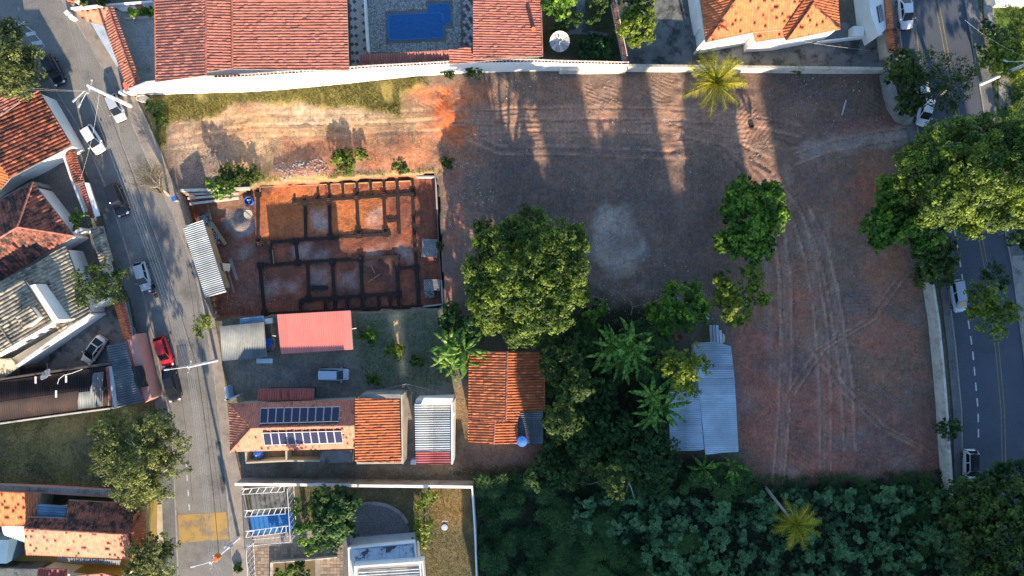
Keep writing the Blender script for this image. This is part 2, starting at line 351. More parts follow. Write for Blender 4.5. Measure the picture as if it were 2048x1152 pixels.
for i, (a, b) in enumerate(((1600, 620), (1700, 600), (1760, 690), (1560, 740), (1650, 840), (1740, 900), (1500, 860), (1620, 380), (1740, 380))):
    zone([(a-38, b-14), (a+30, b-34), (a+42, b+10), (a-20, b+30)], ((.30, .13, .095), (.12, .105, .11))[i % 2], 2.2, 2.4, .65, None, 140+i)
# vehicle ruts, slightly paler bands
for (a, b) in (((1575, 330), (1560, 960)), ((1620, 420), (1650, 960)), ((1650, 430), (1690, 800)), ((1530, 480), (1545, 760))):
    zone([(a[0]-4, a[1]), (a[0]+5, a[1]), (b[0]+5, b[1]), (b[0]-5, b[1])], (.27, .2, .17), .8, .35, .6, None, 90)
def track(pl, w_, col, amt, seed=150):
    d = np.full(X.shape, 1e9); q_ = W2(pl)
    for (ax, ay), (bx, by) in zip(q_[:-1], q_[1:]):
        dx, dy = bx-ax, by-ay; t = np.clip(((X-ax)*dx+(Y-ay)*dy)/(dx*dx+dy*dy), 0, 1); d = np.minimum(d, np.hypot(X-ax-t*dx, Y-ay-t*dy))
    m = (np.clip(1.2-d/(w_/15/2), 0, 1)*amt*np.clip((fbm(X, Y, 1.6, seed)-.25)/.3, .25, 1))[:, None]; C[:] = C*(1-m)+np.array(col)*m
    global Z; Z = Z-m[:, 0]*.09+np.exp(-((d-w_/15*.75)/.18)**2)*.06*amt
TR = (.37, .25, .20)
base_ = [[(1556, 965), (1568, 820), (1574, 700), (1570, 560), (1556, 450), (1520, 375), (1460, 310)], [(1652, 940), (1650, 780), (1640, 640), (1622, 520), (1590, 420), (1540, 350), (1470, 300)], [(1700, 900), (1690, 740), (1668, 600), (1640, 480), (1600, 400)], [(905, 262), (1040, 252), (1200, 250), (1330, 256), (1440, 276), (1540, 330)], [(905, 232), (1100, 224), (1300, 226), (1480, 236), (1600, 262)], [(1830, 262), (1740, 276), (1660, 292), (1590, 318)], [(930, 270), (1000, 300), (1150, 300), (1350, 310)], [(1800, 560), (1740, 640), (1640, 700), (1580, 790)], [(1850, 900), (1760, 850), (1690, 780), (1630, 700)], [(340, 290), (500, 262), (700, 258), (880, 250)], [(345, 262), (520, 240), (700, 238), (860, 232)]]
for i_, pl in enumerate(base_):
    h_ = i_ in (3, 4, 5, 6, 9, 10)
    for k_ in ((-11, 11) if i_ not in (6, 7, 8) else (-8, 8)):
        track([(a, b+k_) if h_ else (a+k_, b) for a, b in pl], 7, TR if i_ < 9 else (.42, .32, .22), .85 if i_ < 3 else .62, 150+i_)
        track([(a, b+k_+4) if h_ else (a+k_+4.5, b) for a, b in pl], 4, (.09, .06, .05), .6 if i_ < 9 else .1, 170+i_)
# courtyard, gardens, field, forest floor
zone([(455, 640), (890, 620), (935, 650), (940, 800), (905, 940), (480, 950), (462, 800)], (.24, .215, .17), 1.5, .8, 1, (.165, .15, .12), 91)
zone([(480, 725), (700, 712), (800, 740), (820, 785), (480, 790)], (.27, .245, .21), 2, 1.5, .8, (.17, .16, .15), 92)
zone([(700, 625), (890, 620), (925, 700), (900, 770), (720, 780)], (.15, .17, .10), 2, 1, .85, (.11, .125, .08), 93)
zone([(778, 628), (803, 628), (815, 750), (800, 752)], (.46, .34, .19), .8, .4, 1, None, 94)  # tan strip painted in for the sunlit band across the yard
zone([(905, 770), (938, 765), (935, 945), (830, 945), (830, 930), (905, 900)], (.28, .2, .11), 1.2, .8, .8, (.2, .15, .09), 95)
zone([(935, 890), (1090, 885), (1080, 950), (900, 950)], (.17, .12, .10), 1.5, 1, .8, None, 96)
zone([(-60, 815), (330, 800), (345, 1000), (-60, 980)], (.19, .17, .075), 1, .5, 1, (.12, .11, .06), 97)
zone([(590, 968), (945, 968), (965, 1200), (590, 1200)], (.145, .12, .065), 1, .4, 1, (.105, .10, .055), 98)  # brownish lawn; this and the next zone lowered to stand for shade
zone([(860, 975), (940, 975), (945, 1050), (880, 1060)], (.28, .175, .07), 2.5, 1, .7, None, 99)
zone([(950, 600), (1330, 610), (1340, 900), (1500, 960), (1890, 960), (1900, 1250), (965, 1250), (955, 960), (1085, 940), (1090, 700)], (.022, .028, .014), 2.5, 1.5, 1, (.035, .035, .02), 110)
zone([(1085, 0), (1225, 0), (1250, 130), (1085, 110)], (.07, .08, .04), .6, .2, 1, (.05, .06, .03), 111)
zone([(1960, -60), (2200, -60), (2200, 250), (2000, 250)], (.12, .2, .045), 1.5, .6, 1, (.09, .14, .04), 112)
# pit
dp = sdist(X, Y, PIT)
inp = dp < 0
Z = np.where(inp, PITZ+(n2-.5)*.25+(n4-.5)*.06, Z)
k = np.abs(dp) < .14                      # snap the rim so that the cut reads as a clean edge
pk = np.clip((fbm(X, Y, 2.4, 77)-.3)/.4, 0, 1)[:, None]; pcol = np.array((.27, .095, .055))*(1-pk)+np.array((.13, .065, .05))*pk
C[inp] = pcol[inp]
def pz(pts, col, soft, wob, amt, col2=None, seed=200):
    d = sdist(X, Y, W2(pts, PITZ))+(fbm(X, Y, 1.5, seed)-.5)*2*wob
    m = (np.clip(.5-d/soft, 0, 1)*inp*amt)[:, None]; C[:] = C*(1-m)+np.array(col)*m
    return m[:, 0]
pz([(520, 385), (775, 375), (780, 462), (520, 480)], (.46, .16, .055), 1.5, 1.2, .75, seed=201)
pz([(620, 420), (650, 415), (655, 460), (625, 462)], (.42, .33, .28), .8, .6, .8, seed=202)
pz([(735, 420), (762, 420), (765, 455), (730, 455)], (.40, .3, .25), .8, .7, .6, seed=203)
for i, (a, b) in enumerate(((540, 575), (580, 575), (600, 505), (640, 515), (640, 555), (695, 560), (750, 505), (810, 505))):
    pz([(a-16, b-10), (a+14, b-12), (a+15, b+10), (a-13, b+12)], (.38, .30, .28), 1.3, 1.0, .6, seed=210+i)
pz([(380, 390), (440, 388), (500, 395), (480, 430), (420, 420)], (.34, .2, .13), 1.5, 1, .8, seed=230)
pz([(455, 425), (500, 420), (512, 460), (480, 480), (452, 462)], (.26, .25, .24), .8, .6, .9, seed=231)
pz([(478, 500), (500, 490), (508, 500), (492, 518), (474, 516)], (.22, .26, .26), .8, .4, .9, seed=232)
mp = pz([(440, 480), (515, 480), (520, 620), (450, 630)], (.26, .15, .12), 2, 1.2, .6, seed=233)
# sand heap, soil heaps
def heap(px, py, r, h, z0=0.0):
    global Z
    x, y, _ = P(px, py, z0); d = np.hypot(X-x, Y-y)/r*(1+(n2-.5)*.5)
    Z = Z+h*np.exp(-d*d*1.6)
heap(485, 455, 1.8, .8, PITZ); heap(640, 440, 1.5, .35, PITZ); heap(585, 345, 2.6, .7); heap(630, 335, 2.2, .6); heap(790, 310, 3.0, .9); heap(895, 235, 2.2, .6)
heap(700, 318, 2.0, .5); heap(540, 350, 2, .4)
for _ in range(34):
    a = RNG.uniform(870, 960) if _ < 14 else RNG.uniform(1000, 1480); b = RNG.uniform(165, 330) if _ < 14 else RNG.uniform(155, 215)
    heap(a, b, RNG.uniform(.5, 1.2), RNG.uniform(.12, .32))
C *= 1+np.clip(-sp/2, 0, 1)[:, None]*np.array((.30, .17, .04)); C *= (.86+.28*n4)[:, None]; C *= (.9+.2*n2)[:, None]
# ripple phases: cleat marks (A) and long ruts (B)
A = np.zeros((len(X), 3)); B = np.zeros((len(X), 3))
def rip(T, pts, lam, ang=None, centre=None, amt=1.0, wob=1.2, seed=300):
    d = sdist(X, Y, W2(pts))+(fbm(X, Y, 3, seed)-.5)*3; m = np.clip(.5-d/1.6, 0, 1)*amt
    m = m*np.clip((fbm(X, Y, 2.6, seed+3)-.44)/.14, 0, 1)
    if centre: cx, cy, _ = P(*centre); u = np.hypot(X-cx, Y-cy)
    else: u = X*math.cos(ang)+Y*math.sin(ang)
    u = (u+(fbm(X, Y, 3.5, seed+5)-.5)*wob)/lam
    s = m > T[:, 1]; T[s, 0] = u[s]; T[s, 1] = m[s]
rip(A, [(1640, 540), (1840, 560), (1870, 780), (1660, 760)], .5, centre=(1720, 1010), amt=1)
rip(A, [(1440, 640), (1600, 640), (1600, 930), (1490, 950)], .5, centre=(1380, 900), amt=.9, seed=310)
rip(A, [(1600, 780), (1870, 780), (1880, 950), (1560, 960)], .5, ang=1.0, amt=.8, seed=320)
rip(A, [(895, 330), (990, 320), (1000, 430), (930, 480), (900, 470)], .55, ang=1.15, amt=1, seed=330)
rip(A, [(800, 160), (890, 160), (880, 220), (820, 215)], .5, ang=.9, amt=1, seed=340)
rip(A, [(900, 190), (985, 180), (980, 280), (920, 270)], .6, centre=(850, 330), amt=1, seed=345)
rip(A, [(1000, 150), (1160, 150), (1160, 215), (1010, 215)], .5, ang=.5, amt=.7, seed=350)
rip(A, [(1160, 150), (1370, 150), (1360, 215), (1170, 215)], .5, ang=1.2, amt=1, seed=360)
rip(A, [(1480, 150), (1770, 150), (1780, 260), (1490, 300)], .55, centre=(1660, 380), amt=.9, seed=370)
rip(A, [(1540, 400), (1640, 400), (1650, 620), (1550, 620)], .5, centre=(1500, 300), amt=.5, seed=380)
rip(B, [(1540, 330), (1585, 330), (1580, 800), (1535, 800)], .75, centre=(-6000, 700), amt=.8, wob=.9, seed=390)
rip(B, [(1610, 400), (1660, 400), (1690, 760), (1640, 760)], .75, centre=(-6000, 700), amt=.8, wob=.9, seed=395)
rip(B, [(900, 210), (1520, 215), (1600, 300), (940, 285)], .6, ang=1.6, amt=1, wob=1.0, seed=400)
rip(B, [(1560, 270), (1820, 240), (1830, 300), (1600, 330)], .6, ang=1.35, amt=.8, wob=.8, seed=410)
idx = np.arange(nx*ny).reshape(ny, nx)
F = np.stack([idx[:-1, :-1], idx[:-1, 1:], idx[1:, 1:], idx[1:, :-1]], -1).reshape(-1, 4)
# snap rim vertices
for i in np.nonzero(k)[0]:
    x, y = X[i], Y[i]; best = None
    for j in range(len(PIT)):
        ax, ay = PIT[j]; bx, by = PIT[(j+1) % len(PIT)]; dx, dy = bx-ax, by-ay
        t = min(1, max(0, ((x-ax)*dx+(y-ay)*dy)/(dx*dx+dy*dy))); q = (ax+t*dx, ay+t*dy); dd = math.hypot(q[0]-x, q[1]-y)
        if best is None or dd < best[0]: best = (dd, q)
    X[i], Y[i] = best[1]
# cut the pool basin out of the sheet
POOL1 = W2([(775, 29), (887, 25), (889, 78), (778, 83)]); POOL2 = W2([(856, 8), (899, 6), (902, 49), (858, 51)])
Z = np.where((sdist(X, Y, POOL1) < .3) | (sdist(X, Y, POOL2) < .3), -1.9, Z)
V = np.stack([X, Y, Z], -1)
# skirt to the horizon
m, nt, out = new_mat('ground_soil'); M['ground'] = m
ca = nt.nodes.new('ShaderNodeAttribute'); ca.attribute_name = 'Col'
geo = nt.nodes.new('ShaderNodeNewGeometry').outputs['Position']
def rip_h(an):
    a = nt.nodes.new('ShaderNodeAttribute'); a.attribute_name = an
    sx = nt.nodes.new('ShaderNodeSeparateXYZ'); nt.links.new(a.outputs['Vector'], sx.inputs[0])
    s = math_(nt, 'SINE', math_(nt, 'MULTIPLY', sx.outputs[0], 6.2832)); return math_(nt, 'MULTIPLY', s, sx.outputs[1])
f1 = noise(nt, geo, 5.5, 5, .7); f2 = noise(nt, geo, 1.3, 4, .6); ra, rb = rip_h('RipA'), rip_h('RipB')
kk = math_(nt, 'ADD', math_(nt, 'MULTIPLY', ramp(nt, f1, .25, .75), .7), .65)
kk = math_(nt, 'ADD', kk, math_(nt, 'MULTIPLY', math_(nt, 'ADD', ra, rb), .055))
f3 = noise(nt, geo, 2.6, 6, .75)
kk = math_(nt, 'ADD', kk, math_(nt, 'MULTIPLY', math_(nt, 'SUBTRACT', f3, .5), 1.5))
mp_ = nt.nodes.new('ShaderNodeMapping'); mp_.inputs['Scale'].default_value = (3.2, .35, 1); mp_.inputs['Rotation'].default_value = (0, 0, .12); nt.links.new(geo, mp_.inputs['Vector'])
f4 = noise(nt, mp_.outputs[0], 1.0, 4, .65)
kk = math_(nt, 'ADD', kk, math_(nt, 'MULTIPLY', math_(nt, 'SUBTRACT', f4, .5), .55))
cc = mixc(nt, 1.0, ca.outputs['Color'], _rgb(nt, kk), 'MULTIPLY')
cc = mixc(nt, ramp(nt, noise(nt, geo, .55, 6, .7), .42, .66), cc, mixc(nt, 1.0, cc, (1.10, .93, .84), 'MULTIPLY'))
# pale pebbles and rubble specks
vo = nt.nodes.new('ShaderNodeTexVoronoi'); vo.inputs['Scale'].default_value = 3.2; nt.links.new(geo, vo.inputs['Vector'])
pe = math_(nt, 'MULTIPLY', math_(nt, 'LESS_THAN', vo.outputs['Distance'], .09), ramp(nt, f2, .5, .6))
cc = mixc(nt, pe, cc, (.36, .32, .29))
b = nt.nodes.new('ShaderNodeBsdfPrincipled'); b.inputs['Roughness'].default_value = .95; b.inputs['Specular IOR Level'].default_value = .1
nt.links.new(cc, b.inputs['Base Color'])
hh = math_(nt, 'ADD', math_(nt, 'MULTIPLY', math_(nt, 'ADD', ra, rb), .032), math_(nt, 'ADD', math_(nt, 'MULTIPLY', f1, .10), math_(nt, 'MULTIPLY', f2, .12)))
bn = nt.nodes.new('ShaderNodeBump'); bn.inputs['Strength'].default_value = .75; bn.inputs['Distance'].default_value = 1.0
nt.links.new(hh, bn.inputs['Height']); nt.links.new(bn.outputs[0], b.inputs['Normal']); nt.links.new(b.outputs[0], out.inputs[0])
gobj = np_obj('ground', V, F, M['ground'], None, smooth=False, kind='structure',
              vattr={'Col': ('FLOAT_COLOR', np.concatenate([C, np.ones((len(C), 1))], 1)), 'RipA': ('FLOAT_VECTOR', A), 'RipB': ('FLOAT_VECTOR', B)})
R0 = 2500; x0, x1, y0, y1 = gx[0], gx[-1], gy[0], gy[-1]
far = MB()
for q in ([(-R0, -R0), (R0, -R0), (R0, y0), (-R0, y0)], [(-R0, y1), (R0, y1), (R0, R0), (-R0, R0)], [(-R0, y0), (x0, y0), (x0, y1), (-R0, y1)], [(x1, y0), (R0, y0), (R0, y1), (x1, y1)]):
    far.add([(a, b2, -.03) for a, b2 in q], [(0, 1, 2, 3)])
M['farland'] = mat('far_terrain', (.09, .10, .05), (.14, .12, .08), .02, .95, (.2, .14, .10), .03)
far.build('terrain', M['farland'], kind='structure')

# ---------------------------------------------------------------- flat sheets
def sheet(name, pts, m, z=.01, kind='structure', parent=None, zp=None, **kw):
    v = [P(a, b2, z if zp is None else zp)[:2]+(z,) for a, b2 in pts]
    ar = sum(v[i][0]*v[(i+1) % len(v)][1]-v[(i+1) % len(v)][0]*v[i][1] for i in range(len(v)))
    if ar < 0: v = v[::-1]
    q = MB().add(v, [tuple(range(len(v)))])
    return q.build(name, m, parent, kind=kind, **kw) if parent is None else q.build(name, m, parent, **kw)
def slab(name, pts, m, z0, z1, kind='structure', parent=None, **kw):
    q = MB().prism([P(a, b2, z1)[:2] for a, b2 in pts], z0, z1)
    return q.build(name, m, parent, kind=kind, **kw)
def offs(poly, d):
    """offset a pixel polyline sideways by d pixels in x"""
    return [(a+d, b2) for a, b2 in poly]
def strip(name, pl, wpx, m, z, kind='structure', **kw):
    q = MB(); n = len(pl); w_ = wpx/15/2; L = []; R = []
    for i in range(n):
        a = Vector(P(*pl[max(i-1, 0)])); b2 = Vector(P(*pl[min(i+1, n-1)])); d = (b2-a).normalized(); nn = Vector((-d.y, d.x, 0))*w_
        c = Vector(P(*pl[i])); L.append(c+nn); R.append(c-nn)
    for i in range(n-1):
        vs = [(R[i].x, R[i].y, z), (R[i+1].x, R[i+1].y, z), (L[i+1].x, L[i+1].y, z), (L[i].x, L[i].y, z)]
        q.add(vs, [(0, 1, 2, 3)])
    return q.build(name, m, None, kind=kind, **kw)
LK = [(-20, -60), (20, 60), (60, 110), (100, 158), (125, 200), (156, 250), (187, 314), (208, 366), (234, 436), (262, 525), (289, 590), (300, 650), (310, 680), (325, 760), (345, 850), (351, 1000), (357, 1152), (362, 1260)]
RK = [(85, -60), (125, 0), (160, 55), (195, 115), (229, 180), (262, 240), (290, 305), (318, 370), (348, 430), (385, 530), (405, 600), (418, 680), (430, 760), (442, 860), (456, 1000), (468, 1152), (475, 1260)]
RO = [(105, -60), (145, 0), (182, 48), (215, 100), (252, 158), (288, 226), (318, 290), (340, 350), (362, 400), (398, 520), (424, 610), (438, 680), (450, 760), (461, 860), (482, 950), (497, 1020), (506, 1152), (512, 1260)]
sheet('left_street', [(-140, -60), (-140, 60), (-60, 90), (20, 118)]+LK[3:]+RK[::-1], M['asphalt'], .012)
AL = [(1786, -60), (1790, 0), (1802, 90), (1828, 221), (1867, 447), (1894, 567), (1909, 686), (1922, 820), (1926, 1000), (1928, 1260)]
AR = [(1918, -60), (1929, 0), (1945, 90), (1966, 221), (2004, 437), (2023, 530), (2046, 700), (2060, 820), (2070, 1000), (2080, 1260)]
sheet('avenue', AL+AR[::-1], M['asphalt2'], .012)
def kerbwalk(name, inner, outer, m, z=.13):
    """raised walk between two lines with a kerb along the inner one"""
    q = MB(); q.prism([P(a, b2)[:2] for a, b2 in inner+outer[::-1]], -.05, z); q.build(name, m, kind='structure')
    kb = MB(); kb.wall([P(a, b2)[:2] for a, b2 in inner], -.05, z+.012, .16); kb.build('kerb', M['kerb'], kind='structure')
kerbwalk('street_pavement', RK, RO, M['pavement'])
kerbwalk('street_pavement', LK[3:], [(84, 170), (105, 212), (130, 262), (158, 318), (182, 366), (208, 436), (224, 500), (242, 560), (262, 600), (272, 650), (290, 710), (304, 770), (318, 850), (325, 1000), (330, 1152), (335, 1260)], M['pavement2'])
kerbwalk('avenue_pavement', AL, [(1766, -60), (1770, 0), (1783, 110), (1810, 235), (1848, 447), (1878, 567), (1893, 686), (1905, 820), (1908, 1000), (1910, 1260)], M['pavement2'])
kerbwalk('avenue_pavement', AR, [(1942, -60), (1953, 0), (1969, 90), (1990, 221), (2030, 437), (2050, 530), (2072, 700), (2086, 820), (2096, 1000), (2106, 1260)], M['pavement2'])
# markings
YL = [(1868, -40), (1872, 0), (1880, 39), (1889, 86), (1913, 221), (1955, 447), (1971, 530), (1994, 700), (2005, 820), (2009, 1000), (2012, 1200)]
strip('centre_line', offs(YL, -3), 1.9, M['paint_yellow'], .016); strip('centre_line', offs(YL, 4), 1.9, M['paint_yellow'], .016)
PLn = [(1826, 0), (1831, 50), (1837, 100), (1860, 221), (1908, 455), (1921, 530), (1939, 660), (1945, 700), (1956, 820), (1959, 1000)]
def at(pl, y):
    for i in range(len(pl)-1):
        if pl[i][1] <= y <= pl[i+1][1]:
            t = (y-pl[i][1])/(pl[i+1][1]-pl[i][1]); return pl[i][0]+t*(pl[i+1][0]-pl[i][0])
    return pl[-1][0]
strip('edge_line', PLn[:4], 1.8, M['paint_yellow'], .016)
for y in list(range(455, 880, 31)):
    strip('lane_dash', [(at(PLn, y), y), (at(PLn, y+17), y+17)], 2.6, M['paint_white'], .016)
sheet('edge_line', [(1798, 50), (1834, 47), (1834, 50), (1798, 53)], M['paint_yellow'], .018)
for q in ([(35, 47), (49, 42), (52, 48), (38, 53)], [(50, 66), (70, 62), (72, 69), (53, 73)], [(62, 84), (83, 80), (86, 88), (66, 91)]):
    sheet('hatch_bar', q, M['paint_white'], .020)
strip('hatch_line', [(18, 40), (32, 42), (48, 50), (65, 62), (78, 78), (90, 93), (82, 98)], 1.6, M['paint_white'], .016)
sheet('yellow_crossing_patch', [(356, 1030), (452, 1024), (458, 1078), (360, 1086)], M['patch'], .018)
for y in (922, 950, 980, 1008): strip('lane_dash', [(372+(y-922)*.07, y), (373+(y-922)*.07, y+12)], 2.0, M['paint_white'], .016)
strip('gutter_seam', [(226, 190), (242, 284), (262, 330), (302, 447), (330, 520), (380, 700)], 1.6, M['kerb'], .016)
# dark tar seams and repair patches
for pl_ in ([(395, 600), (404, 700), (420, 860), (440, 1000), (452, 1100)], [(372, 520), (386, 610), (398, 700)], [(330, 600), (350, 700), (372, 860), (385, 1000)]):
    strip('tar_seam', pl_, .9, M['brickdark'], .0155)
sheet('road_patch', [(430, 880), (446, 885), (462, 1010), (446, 1008)], M['stained'], .0165)
sheet('road_patch', [(352, 690), (372, 688), (378, 730), (357, 733)], M['asphalt2'], .0165)
# ---------------------------------------------------------------- roofs
def roof(parent, poly, m, pitch=.28, amp=.045, step=.42, lip=.03, down=None, name='roof_tiles', prof='tile', sheets=0, seed=1, z_off=0.0, kind='stuff'):
    """poly: [(px,py,z)] convex, roughly planar; waves run down the slope (or along 'down', a pixel direction)"""
    pts = np.array([P(*p) for p in poly]); c = pts.mean(0); pitch *= 1.18 if prof == 'tile' else .98; amp *= 1.12 if prof == 'tile' else 1.5
    A_ = np.c_[pts[:, 0]-c[0], pts[:, 1]-c[1], np.ones(len(pts))]
    (ga, gb, g0), *_ = np.linalg.lstsq(A_, pts[:, 2], rcond=None)
    if down is None: d = np.array([-ga, -gb])
    else: d = np.array([down[0], -down[1]], float)
    d = d/np.linalg.norm(d); u = np.array([-d[1], d[0]])
    q = pts[:, :2]-c[:2]; U = q@u; Vv = q@d
    rg = np.random.default_rng(seed)
    def emit(u0, u1, nm, knd, tt):
        sub = 6 if prof == 'tile' else 4
        n = max(2, int(round((u1-u0)/pitch*sub))+1); us = np.linspace(u0, u1, n)
        us[0] += 1e-4; us[-1] -= 1e-4
        lo = np.full(n, 1e9); hi = np.full(n, -1e9)
        for i in range(len(U)):
            a, b_ = (U[i], Vv[i]), (U[(i+1) % len(U)], Vv[(i+1) % len(U)])
            if abs(b_[0]-a[0]) < 1e-6: continue
            t = (us-a[0])/(b_[0]-a[0]); ok = (t >= 0) & (t <= 1); v = a[1]+t*(b_[1]-a[1])
            lo = np.where(ok, np.minimum(lo, v), lo); hi = np.where(ok, np.maximum(hi, v), hi)
        bad = lo > hi; lo[bad] = 0; hi[bad] = 0
        ph = 2*math.pi*(us-U.min())/pitch
        if prof == 'tile': wv = amp*(np.abs(np.sin(ph/2))**.8*2-1)
        elif prof == 'trap': wv = amp*np.clip(np.sin(ph)*2.2, -1, 1)
        else: wv = amp*np.sin(ph)
        r0, r1 = math.floor(Vv.min()/step), math.ceil(Vv.max()/step)
        rows = []; hh = []
        for r in range(r0, r1): rows += [r*step, (r+1)*step-.004]; hh += [0.0, lip]
        rows = np.array(rows); hh = np.array(hh)
        VV = np.clip(rows[:, None], lo[None], hi[None])
        WW = wv[None]+hh[:, None]
        if prof == 'tile': # tiles sit a little unevenly
            colid = np.floor((us-U.min())/pitch).astype(int); rowid = np.repeat(np.arange(len(rows)//2), 2)
            jit = rg.normal(0, .018, (rowid.max()+2, colid.max()+2)); WW = WW+jit[rowid][:, colid]
        XX = c[0]+us[None]*u[0]+VV*d[0]; YY = c[1]+us[None]*u[1]+VV*d[1]
        ZZ = g0+ga*(XX-c[0])+gb*(YY-c[1])+WW+z_off
        R_, N_ = XX.shape; id_ = np.arange(R_*N_).reshape(R_, N_)
        Fq = np.stack([id_[:-1, :-1], id_[1:, :-1], id_[1:, 1:], id_[:-1, 1:]], -1)
        cf = np.broadcast_to((np.floor((us[:-1]-U.min())/pitch)).astype(int)[None], Fq.shape[:2]); rf = np.broadcast_to((np.arange(R_-1)//2)[:, None], Fq.shape[:2])
        keep = ((VV[1:, :-1]-VV[:-1, :-1]) > 1e-5) | ((VV[1:, 1:]-VV[:-1, 1:]) > 1e-5)
        keep &= ~(bad[:-1] | bad[1:])[None]
        T = rg.random((cf.max()+2, rf.max()+2))
        wn_ = np.broadcast_to(((wv[:-1]+wv[1:])/2/amp*.5+.5)[None], cf.shape); tint = .5*(T[cf, rf] if prof == 'tile' else tt)+.5*wn_  # valley faces tinted darker, standing in for shade between the ribs
        Fq = Fq[keep]; tint = tint[keep]
        if len(Fq) == 0: return
        return np_obj(nm, np.stack([XX.ravel(), YY.ravel(), ZZ.ravel()], -1), Fq, m, parent, tint, kind=knd)
    if sheets:
        n = max(1, int(round((U.max()-U.min())/sheets))); e = np.linspace(U.min(), U.max(), n+1)
        for i in range(n): emit(e[i], min(e[i+1]+.02, U.max()), 'roof_sheet', None, rg.random())
    else: emit(U.min(), U.max(), name, kind, .5)
    # underside panel closes the roof
    un = MB(); n = len(pts); zz = [g0+ga*q[i][0]+gb*q[i][1]+z_off-amp-.06 for i in range(n)]
    un.prism([tuple(p[:2]) for p in pts], [z-.08 for z in zz], zz); un.build('roof_deck', M['woodgrey'], parent)
def ridge(parent, a, b, m, r=.13, name='ridge_cap', lift=.03):
    A_ = Vector(P(*a)); B_ = Vector(P(*b)); n = max(2, int((B_-A_).length/.4)); q = MB()
    for i in range(n):
        p0 = A_.lerp(B_, i/n); p1 = A_.lerp(B_, (i+1.12)/n if i < n-1 else 1.0); l = Vector((0, 0, lift))
        q.tube([p0+l, p1+l], [r*.85, r], 7, random.random())
    q.build(name, m, parent, kind='stuff')
def body(parent, pts, ztop, m, z0=-.1, inset=.35, name='wall'):
    """walls under an eave outline given in pixels at height ztop (number or list)"""
    zt = ztop if isinstance(ztop, (list, tuple)) else [ztop]*len(pts)
    w_ = [Vector(P(p[0], p[1], zt[i])[:2]) for i, p in enumerate(pts)]; c = sum(w_, Vector((0, 0)))/len(w_)
    w_ = [p+(c-p).normalized()*inset*1.3 for p in w_]
    q = MB().prism([tuple(p) for p in w_], z0, [z-.22 for z in zt]); return q.build(name, m, parent)
def window(parent, pa, pb, z0, z1, nrm=None, mg='winglass', w_=None):
    """window on a wall between world points pa,pb (xy) ; frame proud of the wall"""
    a = Vector(pa); b_ = Vector(pb); d = (b_-a).normalized(); nn = Vector((d.y, -d.x))
    if nrm is not None and nn.dot(Vector(nrm)) < 0: nn = -nn
    c = (a+b_)/2+nn*.03; L = (b_-a).length; rz = math.atan2(d.y, d.x)
    f = MB(); f.box((c.x, c.y, (z0+z1)/2), (L, .08, z1-z0), rz); fo = f.build('window', M['steel_white'], parent)
    g = MB(); c2 = c+nn*.03; g.box((c2.x, c2.y, (z0+z1)/2), (L-.14, .06, z1-z0-.14), rz); g.build('pane', M[mg], fo)
def bldg(name, label, cat, ref, group=None): return thing(name, label, cat, P(ref[0], ref[1], 0), 0, group)

# ---- top row: large pink tiled house, pool house, wall --------------------------------------
b = bldg('tiled_house', 'large house with three stepped pink clay roofs left of the swimming pool', 'house', (500, 150))
ZR = 6.6
roof(b, [(308, -25, ZR+.5), (412, -25, ZR+1.3), (412, 150, ZR+1.3), (312, 164, ZR+.5)], M['tile_pink'], .30, .055, .5, seed=2)
roof(b, [(404, -25, ZR+1.0), (466, -25, ZR+.5), (466, 138, ZR+.5), (412, 146, ZR+1.0)], M['tile_pink'], .30, .055, .5, seed=3, z_off=.25)
roof(b, [(462, -25, ZR+.7), (693, -25, ZR-.2), (698, 141, ZR-.2), (466, 138, ZR+.7)], M['tile_pink'], .30, .055, .5, seed=4)
ridge(b, (412, -25, ZR+1.35), (412, 147, ZR+1.35), M['tile_pink']); ridge(b, (464, -25, ZR+.95), (465, 138, ZR+.95), M['tile_pink'])
ridge(b, (309, -25, ZR+.5), (312, 164, ZR+.5), M['tile_light'], .1, 'verge_tiles')
body(b, [(310, -25), (676, -25), (676, 141), (312, 160)], ZR-.4, M['white'])
b = bldg('pool_house', 'pink clay roof wing right of the pool with its long lower strip roof', 'house', (1015, 60))
roof(b, [(946, -25, 5.6), (1080, -25, 4.6), (1086, 112, 4.6), (946, 118, 5.6)], M['tile_pink'], .27, .05, .45, seed=5)
roof(b, [(898, 99, 5.3), (948, 93, 5.3), (1084, 112, 4.4), (898, 128, 5.3)], M['tile_pink'], .27, .05, .45, seed=6, down=(1, .02), z_off=-.06)
roof(b, [(720, 109, 3.9), (899, 100, 3.9), (899, 127, 3.5), (720, 137, 3.5)], M['tile_pink'], .26, .05, 1.2, seed=7)
ridge(b, (1081, -25, 4.65), (1085, 112, 4.6), M['tile_light'], .1, 'verge_tiles')
body(b, [(948, -25), (1080, -25), (1085, 112), (948, 116)], 4.4, M['white']); body(b, [(722, 109), (899, 100), (899, 127), (722, 135)], 3.4, M['white'])
q = MB(); q.tube([P(1067, 58, 4.6), P(1067, 58, 5.9)], .28, 10); q.build('chimney_flue', M['tile'], b)
